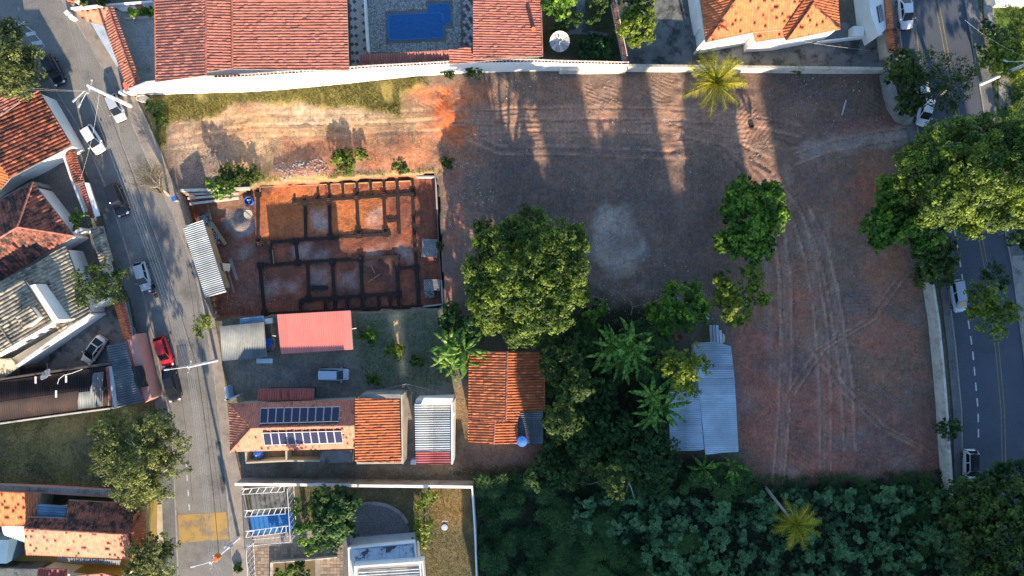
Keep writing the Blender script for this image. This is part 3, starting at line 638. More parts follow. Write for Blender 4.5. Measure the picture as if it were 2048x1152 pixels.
# boundary wall of the plot, with varying height, and its spikes
w = thing('boundary_wall', 'long white rendered wall with spiked posts along the north edge of the plot', 'wall', P(700, 165, 0))
bw = [(248, 190, 1.3), (285, 188, 2.6), (330, 187, 4.8), (430, 184, 6.4), (470, 183, 6.3), (520, 181, 6.3), (620, 173, 6.0), (700, 165, 5.5), (760, 158, 5.0), (830, 151, 4.3), (900, 146, 4.1), (950, 143, 4.0), (1000, 142, 3.9), (1060, 140, 3.7), (1120, 140, 3.2), (1190, 140, 2.9), (1250, 140, 2.6)]
q = MB(); q.wall([P(a, b2)[:2] for a, b2, h in bw], -.3, [h for a, b2, h in bw], .28); q.build('wall', M['white'], w)
q = MB(); q.wall([P(a, b2)[:2] for a, b2, h in bw[1:]], 1.0, [h+.05 for a, b2, h in bw[1:]], .36)
for f in range(0): pass
cap = MB()
for i in range(4, len(bw)-1):
    a, b2, h = bw[i]; c_, d_, h2 = bw[i+1]; A_ = Vector(P(a, b2)[:2]+(h,)); B_ = Vector(P(c_, d_)[:2]+(h2,)); n = max(1, int((B_-A_).length/.42))
    for j in range(n):
        p0 = A_.lerp(B_, j/n); p1 = A_.lerp(B_, (j+1)/n); mid = (p0+p1)/2; cap.box((mid.x, mid.y, mid.z+.05), ((p1-p0).length-.12, .30, .05), math.atan2(p1.y-p0.y, p1.x-p0.x), random.random())
cap.build('coping_tiles', M['tile_old'], w, kind='stuff')
for px_ in (555, 590, 625, 658, 690, 718, 752, 785, 818, 850, 884, 914, 944, 976, 1004, 1040, 1082, 1121, 1165, 1206, 1248):
    for i in range(len(bw)-1):
        if bw[i][0] <= px_ <= bw[i+1][0]:
            t = (px_-bw[i][0])/(bw[i+1][0]-bw[i][0]); yy = bw[i][1]+t*(bw[i+1][1]-bw[i][1]); h = bw[i][2]+t*(bw[i+1][2]-bw[i][2])
    x, y, _ = P(px_, yy); q = MB(); q.tube([(x, y, h), (x, y, h+.7)], .05, 5); q.build('fence_post', M['steel_white'], w)
for dz in (.25, .45, .65):
    q = MB()
    for i in range(5, len(bw)-1): q.tube([P(bw[i][0], bw[i][1])[:2]+(bw[i][2]+dz,), P(bw[i+1][0], bw[i+1][1])[:2]+(bw[i+1][2]+dz,)], .012, 4)
    q.build('fence_wire', M['steel'], w)
q = MB(); q.wall([P(a, b2)[:2] for a, b2 in ((1118, 145), (1180, 145), (1250, 144))], -.2, [1.6, 1.3, 1.4], .4); q.build('plinth', M['white_dirty'], w)
w = thing('boundary_wall', 'stained cream wall running east from the white wall behind the palm', 'wall', P(1500, 142, 0))
q = MB(); q.wall([P(a, b2)[:2] for a, b2 in ((1252, 142), (1400, 143), (1520, 144), (1640, 146), (1768, 146))], -.2, [2.2, 2.0, 1.9, 1.8, 1.8], .22); q.build('wall', M['white_dirty'], w)
q = MB()
for i in range(56):
    a = 1254+i*9.1; x, y, _ = P(a, 142+(a-1252)*.0078); q.box((x, y, (2.2-(a-1252)/516*.4)+.045), (.56, .34, .08), 0, random.random())
q.build('coping_tiles', M['cream'], w, kind='stuff')
# pool yard
sheet('pool_deck', [(732, -25), (927, -25), (923, 104), (735, 110), (732, 60)][:4]+[(732, 60)], M['cobble_dark'], .03)
pool_out = []
def rrect(x0_, y0_, x1_, y1_, r, sk=0):
    o = []
    for cx, cy, a0 in ((x1_-r, y0_+r, -90), (x1_-r, y1_-r, 0), (x0_+r, y1_-r, 90), (x0_+r, y0_+r, 180)):
        for k_ in range(5):
            an = math.radians(a0+k_*22.5); xx = cx+r*math.cos(an); yy = cy+r*math.sin(an); o.append((xx+(yy-55)*.03, yy-(xx-830)*.045))
    return o
deck = MB()
pool = thing('swimming_pool', 'rectangular swimming pool with a small square bay in its corner', 'swimming pool', P(835, 52, 0))
for pts in (rrect(776, 27, 888, 79, 7), rrect(856, 10, 902, 51, 7)):
    o_ = MB(); n = len(pts); rim = [P(a, b2)[:2] for a, b2 in pts]; cxx = sum(p[0] for p in rim)/n; cyy = sum(p[1] for p in rim)/n
    inn = [(cxx+(x-cxx)*.955, cyy+(y-cyy)*.92) for x, y in rim]
    vs = [(x, y, .06) for x, y in rim]+[(x, y, .06) for x, y in inn]+[(x, y, .03) for x, y in rim]
    o_.add(vs, [(i, (i+1) % n, n+(i+1) % n, n+i) for i in range(n)]+[(2*n+i, 2*n+(i+1) % n, (i+1) % n, i) for i in range(n)]); o_.build('coping', M['bluepaint'], pool)
    o_ = MB(); o_.add([(x, y, .035+(0 if pts[0][0] > 880 and len(pool_out) else .004)) for x, y in inn], [tuple(range(n))]); pool_out.append(1)
    o_.build('water', mat('pool_water', (.006, .085, .25), (.010, .115, .31), 1.6, .08, fine=.35, fsc=5, spec=.6, bump=.25) if len(pool_out) == 1 else bpy.data.materials['pool_water'], pool)
# patio stones of the pool deck: uneven squares
q = MB()
for i in range(64):
    for j in range(40):
        a = 737+i*2.95+random.uniform(-.6, .6)+(j % 2)*1.4; b2 = -6+j*2.95
        if 772 < a < 893 and 20 < b2-(a-830)*-.045 < 86: continue
        if 852 < a < 906 and 2 < b2 < 56: continue
        if a > 921 or b2 > 106: continue
        x, y, _ = P(a, b2); q.box((x, y, .045), (.17, .17, .03+random.random()*.012), .05, random.random())
q.build('patio_stones', mat('patio_stone', (.36, .35, .31), (.24, .25, .25), 2.5, .85, (.15, .16, .17), 1.0, tint=.4), None, kind='stuff', label='small uneven grey stone setts around the pool', cat='paving')
sheet('side_path', [(698, -25), (735, -25), (740, 112), (703, 142)], M['pavement'], .03)
sp_ = thing('diamond_paving', 'pale path left of the pool inlaid with dark diamond tiles', 'paving', P(712, 60, .03))
q = MB(); q.prism(W2([(700, -20), (731, -20), (732, 110), (703, 138)]), .0, .045); q.build('paving_slab', M['cobble'], sp_)
dm = MB(); dm.box((0, 0, .055), (.42, .42, .04), math.pi/4); dme = dm.mesh('tile'); dme.materials.append(mat('dark_tile', (.075, .07, .075), rough=.7))
for y_ in range(4, 136, 17):
    for xx in (708.5+y_*.055, 697.5+y_*.055+2, 727+y_*.03):
        if xx > 723 and y_ > 100: continue
        o = bpy.data.objects.new('tile', dme); x, y, _ = P(xx, y_+(8.5 if xx < 700 or xx > 722 else 0)); o.location = Vector((x, y, 0))-Vector((sp_.location.x, sp_.location.y, 0)); o.location.z = -.028; link(o, sp_)
q = MB(); q.wall([P(a, b2)[:2] for a, b2 in ((731, -25), (735, 50), (739, 108))], 0, 1.1, .25); q.top('garden_wall', M['white'], 'thin white dividing wall between diamond path and pool deck', 'wall')
sheet('side_path', [(926, -25), (946, -25), (948, 96), (925, 98)], M['pavement2'], .03)
sp_ = thing('diamond_paving', 'chequered diamond tile path right of the pool', 'paving', P(936, 40, .03))
d2 = MB(); d2.box((0, 0, .055), (.40, .40, .05), math.pi/4); d2m = d2.mesh('tile'); d2m.materials.append(mat('pale_tile', (.36, .36, .35), rough=.7))
for i in range(16):
    for j in range(3):
        a = 929+j*8+(i % 2)*4; b2 = -6+i*6.3; mm = dme if (i+j*2) % 3 == 0 else d2m
        if a > 947 or (a < 932 and b2 > 88): continue
        o = bpy.data.objects.new('tile', mm); x, y, _ = P(a, b2); o.location = (x-sp_.location.x, y-sp_.location.y, -.03); link(o, sp_)
# garden north, dish
sheet('garden_path', [(1150, -25), (1168, -25), (1172, 60), (1215, 66), (1214, 72), (1150, 68), (1120, 74), (1122, 64), (1155, 58)], M['stained'], .01)
w = thing('garden_wall', 'white stepped garden wall with a dark tile cap right of the satellite dish', 'wall', P(1240, 60, 0))
for i, (a, b2, c_, d_) in enumerate(((1213, -25, 1222, 6), (1222, 6, 1230, 46), (1230, 46, 1238, 86), (1238, 86, 1246, 126))):
    q = MB(); q.wall([P(a, b2)[:2], P(c_, d_)[:2]], 0, 2.9, .22); q.build('wall_panel', M['white'], w)
q = MB()
for i in range(38):
    a = 1221+i*.86; b2 = -22+i*4.0; x, y, _ = P(a, b2, 3.0); q.box((x, y, 2.97), (.55, .20, .09), .2, random.random())
q.build('coping_tiles', M['tile_old'], w, kind='stuff')
def dish(px_, py_, z, r, tilt, label, nm='satellite_dish', mt='white_dirty', az=0.0):
    t = thing(nm, label, 'satellite dish', P(px_, py_, z), az)
    n = 12
    for k_ in range(n):
        vs = []
        for i in range(6):
            rr = r*i/5
            for an in (2*math.pi*(k_+.03)/n, 2*math.pi*(k_+.5)/n, 2*math.pi*(k_+.97)/n): vs.append((rr*math.cos(an), rr*math.sin(an), .38*r*(i/5)**2))
        fs = [(i*3+j, i*3+3+j, i*3+4+j, i*3+1+j) for i in range(5) for j in range(2)]
        R = Matrix.Rotation(tilt, 4, 'X'); vs = [tuple(R @ Vector(v)) for v in vs]
        q = MB().add(vs, fs, .2+.6*(k_ % 2)); q.build('dish_panel', M['dishwhite'], t, world=False)
    q = MB(); R = Matrix.Rotation(tilt, 4, 'X'); q.lathe((0, 0, 0), [(.10, .42*r*1.0), (.12, .75*r), (.05, .8*r)], 8)
    q.v = [tuple(R @ Vector(v)) for v in q.v]; q.build('receiver', M['woodgrey'], t, world=False)
    for an in (0.3, 2.4, 4.5):
        q = MB(); q.tube([R @ Vector((r*.8*math.cos(an), r*.8*math.sin(an), .25*r)), R @ Vector((0, 0, .75*r))], .025, 5); q.build('strut', M['steel'], t, world=False)
    q = MB(); q.tube([(0, 0, -z), (0, 0, .02)], .06, 8); q.build('mast', M['steel'], t, world=False); return t
M['dishwhite'] = mat('dish_mesh', (.50, .49, .46), (.42, .41, .39), 2, .7, tint=.35)
dish(1119, 83, 2.0, 1.30, .35, 'big round mesh satellite dish in the dark garden beside the pink roof wing')
# ---- top right: orange hipped house ---------------------------------------------------------
sheet('yard', [(1248, -40), (1420, -40), (1420, 138), (1252, 138)], M['stained'], .02)
sheet('yard', [(1418, 60), (1775, 40), (1772, 140), (1418, 137)], M['stained'], .022)
b = bldg('hipped_house', 'white house with bright orange hipped roof and a gabled wing, behind the palm', 'house', (1540, 30))
e, rz_ = 4.8, 7.2
roof(b, [(1395, -40, e), (1497, -40, rz_), (1470, 0, rz_-.9), (1412, 84, e)], M['tile'], .29, .05, .4, seed=8, down=(-1, .12))
roof(b, [(1497, -40, rz_), (1640, -40, rz_), (1602, 0, rz_-.9), (1566, 58, e+.5), (1508, 66, e), (1412, 84, e)], M['tile'], .29, .05, .4, seed=9, down=(.06, 1))
roof(b, [(1508, 65, e-.1), (1566, 56, e-.1), (1568, 76, e-.5), (1512, 84, e-.5)], M['tile'], .29, .05, .4, seed=10, down=(.1, 1))
roof(b, [(1625, 8, 6.4), (1681, 58, e-.1), (1572, 81, e-.1)], M['tile'], .29, .05, .4, seed=11, down=(-.05, 1))
roof(b, [(1640, -40, 6.9), (1625, 8, 6.4), (1572, 81, e-.1), (1563, 58, e-.1), (1600, 0, 6.2)], M['tile'], .29, .05, .4, seed=12, down=(-1, .1), z_off=.02)
roof(b, [(1640, -40, 6.4), (1672, -40, e), (1681, 58, e-.1), (1625, 8, 6.4)], M['tile'], .29, .05, .4, seed=13, down=(1, .0))
for a_, b_ in (((1497, -40, rz_), (1412, 84, e)), ((1625, 8, 6.45), (1572, 81, e)), ((1625, 8, 6.45), (1681, 58, e)), ((1640, -40, 6.9), (1566, 57, e+.3))): ridge(b, a_, b_, M['tile_old'], .12)
body(b, [(1395, -40), (1640, -40), (1660, 30), (1680, 56), (1572, 79), (1510, 82), (1508, 66), (1412, 84)], e-.3, M['white'], inset=.15)
q = MB(); q.wall([P(1408, 84, 3)[:2], P(1396, 98, 2)[:2]], 0, 3.6, .3); q.build('buttress', M['white'], b)
for a_, c_ in (((1404, 40), (1412, 84)),): q = MB(); q.wall([P(1385, -30, 2)[:2], P(1392, 20, 2)[:2], P(1400, 60, 2)[:2]], 0, 2.4, .5); q.build('side_wall', M['white'], b)
q = MB(); q.wall([P(1505, 72, 3)[:2], P(1496, 97, 1)[:2]], 0, [4.2, 1.2], .25); q.build('buttress', M['white'], b)
q = MB(); q.wall([P(1538, 78, 3)[:2], P(1537, 96, 1)[:2]], 0, [3.8, 1.0], .25); q.wall([P(1570, 80, 3)[:2], P(1556, 90, 1)[:2]], 0, [3.8, 1.0], .25); q.build('buttress', M['white'], b)
sheet('door_mat', [(1541, 80), (1555, 78), (1551, 96), (1539, 98)], M['wood'], .03, kind=None, label='tan doormat slab beside the white steps of the orange hipped house', cat='mat')
b = bldg('white_annex', 'white two storey annex wall with one dark window beside the avenue', 'house', (1752, 30))
q = MB(); q.prism([P(a, b2, 3.6)[:2] for a, b2 in ((1735, -30), (1766, -30), (1773, 56), (1758, 72), (1742, 30))], 0, 3.6); q.build('wall', M['white'], b)
q = MB(); q.prism([P(a, b2, 3.7)[:2] for a, b2 in ((1753, 13), (1764, 8), (1769, 40), (1759, 46))], 3.55, 3.66); fo = q.build('skylight', M['brickdark'], b)
for i in range(3):
    q = MB(); q.wall([P(1756+i*3.3, 11-i*1.4, 3.7)[:2], P(1762+i*2.4, 45-i*2, 3.7)[:2]], 3.6, 3.72, .05); q.build('pane_bar', M['steel'], fo)
roof(b, [(1766, -30, 3.9), (1777, -30, 3.4), (1788, 56, 3.4), (1774, 58, 3.9)], M['tile'], .3, .05, .4, seed=14)
roof(b, [(1768, 58, 3.2), (1784, 56, 3.6), (1792, 104, 3.6), (1776, 106, 3.2)], M['tile'], .3, .05, .4, seed=15)
roof(b, [(1784, 56, 3.6), (1796, 56, 3.0), (1802, 102, 3.0), (1792, 104, 3.6)], M['tile_old'], .3, .05, .4, seed=16)
q = MB(); q.wall([P(1783, 58, 3.4)[:2], P(1790, 103, 3.4)[:2]], 0, 3.0, .3); q.build('wall', M['cream'], b)
st = thing('garden_steps', 'short flight of grey steps beside the white annex', 'steps', P(1742, 55, 0))
for i in range(7):
    q = MB(); x, y, _ = P(1729+i*3.4, 46+i*4.2); q.box((x, y, .12+.16*(6-i)/1), (1.5, .36, .24+.3*(6-i)), -.25, random.random()); q.build('step', M['concrete'], st)
q = MB(); q.box(P(1712, 66, .7), (1.4, 1.3, 1.4), -.05); q.top('water_cistern', M['white'], 'white cubic cistern with grey top below the garden steps', 'cistern')
q = MB(); q.wall([P(1628, 88)[:2], P(1700, 80)[:2], P(1758, 73)[:2]], 0, .9, .2); q.top('low_wall', M['white'], 'low white wall across the stained yard of the hipped house', 'wall')
w = thing('retaining_wall', 'curved grey concrete retaining wall beneath the trees at the northeast corner', 'wall', P(1788, 200, 0))
q = MB(); q.wall([P(a, b2)[:2] for a, b2 in ((1766, 150), (1772, 185), (1780, 215), (1795, 238), (1812, 245))], -.2, 1.5, 1.0); q.build('wall', M['concrete'], w)
w = thing('retaining_wall', 'long pale retaining wall between the bare plot and the avenue', 'wall', P(1868, 750, 0))
pl_ = [(1838, 530), (1848, 575), (1858, 640), (1866, 720), (1873, 800), (1878, 880), (1884, 960), (1886, 1000)]
for i in range(len(pl_)-1):
    q = MB(); q.wall([P(*pl_[i])[:2], P(*pl_[i+1])[:2]], -.2, 2.1, .3); q.build('wall_panel', M['white_dirty'], w)
# ---- top left: tiled wall roofs and court ---------------------------------------------------
b = bldg('entrance_canopy', 'narrow pink tiled canopy following the street wall in the northwest', 'canopy', (235, 90))
roof(b, [(150, 21, 2.9), (216, 14, 2.9), (213, 52, 2.4), (178, 45, 2.4), (165, 38, 2.5)], M['tile_light'], .3, .05, .42, seed=17, down=(.1, 1))
roof(b, [(216, 14, 2.9), (275, 178, 2.9), (250, 166, 2.4), (208, 52, 2.4)], M['tile_light'], .3, .05, .42, seed=18)
roof(b, [(216, 14, 2.9), (227, 14, 2.6), (286, 176, 2.6), (275, 178, 2.9)], M['tile_light'], .3, .05, .42, seed=19)
ridge(b, (216, 14, 2.95), (275, 178, 2.95), M['tile_pink'], .11)
roof(b, [(245, 166, 2.2), (256, 156, 2.4), (272, 178, 2.4), (250, 184, 2.2)], M['tile_red'], .3, .04, .5, seed=20, down=(-.3, 1))
q = MB(); q.wall([P(216, 30)[:2], P(226, 52)[:2], P(283, 182)[:2]], 0, 2.3, .25); q.build('wall', M['white_dirty'], b)
sheet('driveway', [(180, 44), (212, 54), (250, 160), (232, 130)], M['metal_light'], .155)
sheet('courtyard', [(222, 20), (312, 18), (312, 164), (282, 164)], M['cobble'], .02)
sheet('dark_yard', [(282, 164), (345, 160), (345, 180), (286, 182)], M['brickdark'], .024)
w = thing('garden_wall', 'bright white wall with a sand coloured inlay beside the hedge', 'wall', P(250, 12, 0))
q = MB(); q.wall([P(a, b2)[:2] for a, b2 in ((150, 22), (200, 17), (312, 8))], 0, [.9, .9, .9], .25); q.build('wall', M['white'], w)
q = MB(); q.prism(W2([(228, 13), (312, 6), (312, 22), (246, 24)]), .02, .3); q.build('terrace', M['white'], w)
q = MB(); q.prism(W2([(268, 10), (284, 8), (296, 22), (280, 23)]), .25, .32); q.build('inlay', M['tile_light'], w)
q = MB(); q.wall([P(a, b2)[:2] for a, b2 in ((252, 36), (256, 39), (312, 34))], 0, .4, .2); q.top('planter_edge', M['white_dirty'], 'curved white edging of the clipped hedge bed', 'edging')
b = bldg('corner_roof', 'sliver of red tiled roof at the top edge above the street bend', 'house', (138, -6))
roof(b, [(125, -40, 3.4), (160, -40, 3.0), (146, 12, 3.0), (128, -4, 3.4)], M['tile'], .3, .05, .42, seed=21)
body(b, [(128, -40), (158, -40), (145, 8), (130, -4)], 2.9, M['white_dirty'])
for px_, py_ in ((143, 31), (152, 40)):
    q = MB(); x, y, _ = P(px_, py_); q.box((x, y, .55), (.5, .35, .9), .7); q.box((x, y, 1.02), (.6, .45, .08), .7)
    q.top('meter_cabinet', M['white'], 'white utility cabinet on the pavement, %s of the pair' % ('upper' if py_ < 35 else 'lower'), 'cabinet', 'white cabinets on the northwest pavement')
# ---- left column houses ---------------------------------------------------------------------
b = bldg('street_house', 'house with a broad mottled orange tiled slope facing the top left street', 'house', (50, 270))
roof(b, [(78, 182, 3.7), (143, 291, 3.7), (20, 356, 4.9), (-60, 250, 5.2)], M['tile_mossy'], .40, .075, .5, seed=22, down=(.88, -.47))
roof(b, [(-40, 180, 5.4), (20, 150, 4.8), (38, 204, 4.8), (0, 232, 4.8), (-40, 240, 5.4)][1:4]+[(-40, 235, 5.0), (-40, 110, 5.0)], M['tile_pink'], .3, .05, .45, seed=23, down=(1, -.5))
roof(b, [(-40, 300, 4.6), (2, 322, 4.4), (20, 356, 4.2), (-6, 388, 4.2), (-40, 400, 4.4)], M['tile'], .3, .05, .45, seed=24, down=(1, .35))
ridge(b, (78, 182, 3.75), (-60, 250, 5.25), M['tile_light'], .12)
body(b, [(78, 184), (140, 291), (20, 352), (-60, 400), (-60, 250)], 3.5, M['white'], inset=.1)
slab('concrete_ledge', [(-40, 418), (64, 362), (70, 370), (-40, 440)], M['concrete'], 0, 3.2, kind=None, label='flat grey concrete ledge between the two street side houses', cat='ledge')
sheet('yard', [(68, 330), (136, 298), (196, 440), (150, 470), (90, 400)], M['cobble_dark'], .02)
w = thing('yard_wall', 'tile capped street wall in front of the paved yard, with a white lower strip', 'wall', P(165, 365, 0))
q = MB(); q.wall([P(a, b2)[:2] for a, b2 in ((140, 296), (163, 366), (190, 434))], 0, 2.0, .25); q.build('wall', M['white'], w)
roof(w, [(130, 302, 2.2), (139, 296, 2.5), (160, 366, 2.5), (150, 369, 2.2)], M['tile_mossy'], .28, .05, .42, seed=25)
roof(w, [(139, 296, 2.5), (149, 296, 2.2), (168, 364, 2.2), (160, 366, 2.5)], M['tile_mossy'], .28, .05, .42, seed=26)
roof(w, [(158, 369, 1.9), (168, 368, 2.1), (189, 434, 2.1), (181, 436, 1.9)], M['tile_red'], .28, .05, .42, seed=27)
q = MB(); q.prism([P(a, b2, 2.1)[:2] for a, b2 in ((169, 365), (178, 366), (199, 431), (190, 434))], 1.9, 2.12); q.build('canopy_slab', M['white'], w)
q = MB(); q.wall([P(a, b2)[:2] for a, b2 in ((64, 356), (100, 338), (132, 318))], 0, 2.0, .3); q.top('yard_side_wall', M['white'], 'short white side wall under the eave of the mottled orange roof', 'wall')
b = bldg('dark_roofed_house', 'house with steep dark brown hipped tile roof stained with lichen', 'house', (50, 460))
roof(b, [(35, 454, 5.9), (66, 365, 4.1), (149, 472, 4.1)], M['tile_old'], .42, .06, .52, seed=28)
roof(b, [(35, 454, 5.9), (149, 472, 4.1), (0, 563, 4.1), (-60, 600, 4.1), (-60, 512, 5.9)], M['tile_old'], .42, .06, .52, seed=29)
roof(b, [(66, 365, 4.1), (35, 454, 5.9), (-60, 512, 5.9), (-60, 434, 4.1)], M['tile_old'], .42, .06, .52, seed=30)
for c_ in ((66, 365, 4.15), (149, 472, 4.15), (-60, 512, 5.95)): ridge(b, (35, 454, 5.95), c_, M['tile_pink'], .13)
body(b, [(66, 367), (147, 472), (0, 560), (-60, 600), (-60, 436)], 3.9, M['white'])
sheet('yard', [(130, 476), (200, 456), (230, 560), (240, 590), (180, 630)], M['cobble_dark'], .02)
b = bldg('beige_house', 'white rendered house with beige cement tile roofs and a raised square dormer roof', 'house', (90, 600))
roof(b, [(0, 567, 5.4), (132, 491, 4.0), (180, 627, 3.8), (120, 664, 4.2), (104, 640, 4.4), (40, 600, 5.0)], M['tile_beige'], .38, .075, .55, seed=31, down=(.87, -.5))
roof(b, [(-60, 620, 6.4), (46, 558, 6.4), (104, 645, 5.6), (26, 690, 5.6), (-60, 740, 5.6)], M['tile_beige'], .38, .075, .55, seed=32, down=(.87, -.5))
q = MB(); q.prism([P(a, b2, 6.6)[:2] for a, b2 in ((59, 571), (69, 568), (116, 640), (106, 646))], 3.8, 6.5); q.build('parapet', M['white'], b)
roof(b, [(30, 631, 7.3), (59, 612, 7.3), (77, 636, 6.9), (48, 658, 6.9)], M['tile_beige'], .38, .075, .55, seed=33, down=(.87, -.5))
body(b, [(30, 631), (59, 612), (77, 636), (48, 658)], 7.0, M['white'], z0=5.5, inset=.15, name='dormer_wall')
ridge(b, (0, 653, 6.0), (26, 692, 5.7), M['tile_beige'], .12)
body(b, [(-60, 620), (46, 560), (110, 642), (26, 690), (-60, 738)], 5.4, M['white'], inset=.05)
body(b, [(0, 570), (130, 495), (178, 626), (120, 660)], 3.8, M['white'], inset=.2)
q = MB(); q.prism([P(a, b2, 3.0)[:2] for a, b2 in ((14, 722), (118, 660), (143, 662), (42, 730))], 2.7, 3.0); q.build('terrace', M['cream'], b)
q = MB(); q.wall([P(a, b2, 3.2)[:2] for a, b2 in ((182, 628), (120, 672), (38, 731))], 0, 3.6, .25); q.build('parapet', M['white'], b)
A1 = Vector(P(108, 646, 5)[:2]); A2 = Vector(P(22, 694, 5)[:2])
for t0_, t1_ in ((.18, .30), (.40, .55), (.66, .84)): window(b, tuple(A1.lerp(A2, t0_)), tuple(A1.lerp(A2, t1_)), 3.3, 4.3, (.5, -.8))
roof(b, [(-60, 700, 3.6), (0, 718, 3.6), (22, 716, 3.4), (40, 734, 3.2), (-60, 800, 3.2)], M['tile_beige'], .3, .05, .5, seed=34, down=(.3, 1))
w = thing('street_wall', 'beige tile capped wall on the street side of the beige house', 'wall', P(200, 500, 0))
q = MB(); q.wall([P(a, b2)[:2] for a, b2 in ((200, 458), (208, 490), (226, 540), (238, 590))], 0, 2.0, .3); q.build('wall', M['white_dirty'], w)
roof(w, [(180, 455, 2.5), (193, 453, 2.7), (213, 524, 2.7), (200, 526, 2.5)], M['tile_beige'], .33, .05, .45, seed=35)
roof(w, [(193, 453, 2.7), (206, 452, 2.4), (226, 522, 2.4), (213, 524, 2.7)], M['tile_beige'], .33, .05, .45, seed=36)
q = MB(); q.wall([P(a, b2)[:2] for a, b2 in ((134, 493), (160, 478), (186, 460))], 0, 2.6, .3); q.build('wall', M['white'], w)
q = MB(); q.wall([P(a, b2)[:2] for a, b2 in ((180, 632), (205, 615), (238, 596))], 0, 2.4, .25); q.build('wall', M['white'], w)
sheet('yard', [(60, 730), (190, 634), (245, 600), (262, 690), (215, 732), (120, 745)], M['stained'], .02)
b = bldg('gateway_canopy', 'orange tiled canopy over the green street gate beside a pink wall', 'canopy', (243, 640))
roof(b, [(227, 604, 2.5), (237, 597, 2.8), (262, 677, 2.8), (249, 681, 2.5)], M['tile'], .3, .05, .45, seed=37)
roof(b, [(237, 597, 2.8), (247, 594, 2.5), (266, 668, 2.5), (262, 677, 2.8)], M['tile_red'], .3, .05, .45, seed=38)
q = MB(); q.wall([P(246, 600)[:2], P(272, 672)[:2]], 0, 2.2, .2); q.build('wall', M['pink_wall'], b)
q = MB(); q.prism([P(a, b2, 2.3)[:2] for a, b2 in ((248, 606), (256, 604), (265, 654), (260, 656))], 2.1, 2.3); q.build('gate_panel', M['green_gate'], b)
q = MB(); q.prism([P(a, b2, 2.3)[:2] for a, b2 in ((261, 657), (268, 655), (272, 668), (264, 670))], 2.1, 2.32); q.build('gate_panel', M['green_gate'], b)
b = bldg('carport', 'pink walled carport roofed with blue grey corrugated sheets, next to the parked red car', 'carport', (260, 750))
roof(b, [(213, 692, 3.0), (250, 682, 3.0), (286, 803, 2.8), (232, 815, 2.8)], M['metal_grey'], .32, .05, 2.2, down=(1, -.2), prof='sin', sheets=1.1, seed=39)
q = MB(); q.prism([P(a, b2, 2.7)[:2] for a, b2 in ((251, 680), (271, 668), (303, 797), (287, 806))], 0, 2.65); q.build('wall', M['pink_wall'], b)
q = MB()
for i in range(34):
    t_ = i/33; x, y, _ = P(251+t_*36, 682+t_*122, 2.8); q.box((x, y, 2.74), (.3, .22, .14), .3, random.random())
q.build('coping_tiles', M['tile_red'], b, kind='stuff')
body(b, [(215, 694), (250, 684), (284, 802), (234, 812)], 2.7, M['pink_wall'])
q = MB(); pts_ = []
for k_ in range(9):
    t_ = k_/8; x, y, _ = P(276+t_*14, 732+t_*42, 2.8); pts_.append((x, y, 2.85))
for k_ in range(6):
    an = k_/5*math.pi; dx_ = .75*math.cos(an)-.2; dz_ = .32*math.sin(an)
    for p in pts_: q.v.append((p[0]+dx_+.1*math.sin(pts_.index(p)*.8), p[1]+.15*math.cos(an), p[2]+dz_))
for k_ in range(5):
    for j in range(8): q.f.append((k_*9+j, k_*9+j+1, k_*9+10+j, k_*9+9+j)); q.t.append(.5)
q.top('folded_awning', M['black'], 'black folded awning lying along the top of the pink carport wall', 'awning')
b = bldg('dark_shed', 'long shed roofed in blackened corrugated sheets with one pale repaired section', 'shed', (100, 790))
roof(b, [(-60, 772, 3.4), (150, 742, 3.4), (218, 731, 3.4), (217, 775, 3.6), (-60, 812, 3.6)], M['metal_dark'], .30, .05, 2.6, down=(.0, -1), prof='sin', sheets=1.05, seed=40)
roof(b, [(-60, 812, 3.6), (217, 773, 3.6), (216, 812, 3.2), (-60, 850, 3.2)], M['metal_dark'], .30, .05, 2.6, down=(.0, 1), prof='sin', sheets=1.05, seed=41)
roof(b, [(188, 746, 3.6), (206, 744, 3.6), (205, 812, 3.55), (182, 816, 3.55), (182, 780, 3.6)], M['metal_grey'], .30, .05, 2.6, down=(.0, 1), prof='sin', sheets=1.0, seed=42, z_off=.12)
roof(b, [(157, 785, 3.6), (184, 782, 3.6), (184, 814, 3.3), (157, 818, 3.3)], M['metal_grey'], .30, .05, 2.6, down=(.0, 1), prof='sin', sheets=1.0, seed=43, z_off=.08)
body(b, [(-60, 774), (216, 733), (215, 810), (-60, 848)], 3.0, M['white_dirty'])
q = MB(); q.wall([P(a, b2, 3.5)[:2] for a, b2 in ((-60, 768), (100, 744), (218, 728))], 0, 3.55, .25); q.build('parapet', M['brickdark'], b)
q = MB(); q.wall([P(a, b2, 3.3)[:2] for a, b2 in ((218, 733), (224, 770), (229, 815))], 0, 3.5, .3); q.build('gutter_wall', M['metal_light'], b)
q = MB()
for i in range(22): x, y, _ = P(214.5+i*.35, 736+i*3.5, 3.6); q.box((x, y, 3.62), (.34, .17, .1), .1, random.random())
q.build('coping_tiles', M['tile_red'], b, kind='stuff')
q = MB(); q.wall([P(a, b2, 3)[:2] for a, b2 in ((-60, 856), (110, 832), (230, 816))], 0, 2.9, .2); q.build('side_wall', M['white_dirty'], b)
for a, b2 in ((71, 760), (132, 758), (112, 788)):
    q = MB(); x, y, _ = P(a, b2, 3.7); q.box((x, y, 3.68), (.22, .9, .06)); q.build('translucent_strip', M['white'], b)
q = MB()
pts_ = [P(a, b2, 3.75) for a, b2 in ((115, 768), (118, 758), (128, 750), (145, 746), (155, 742), (165, 738))]; q.tube(pts_, .035, 5); q.top('hose', M['steel_white'], 'thin white cable snaking over the blackened shed roof', 'cable')
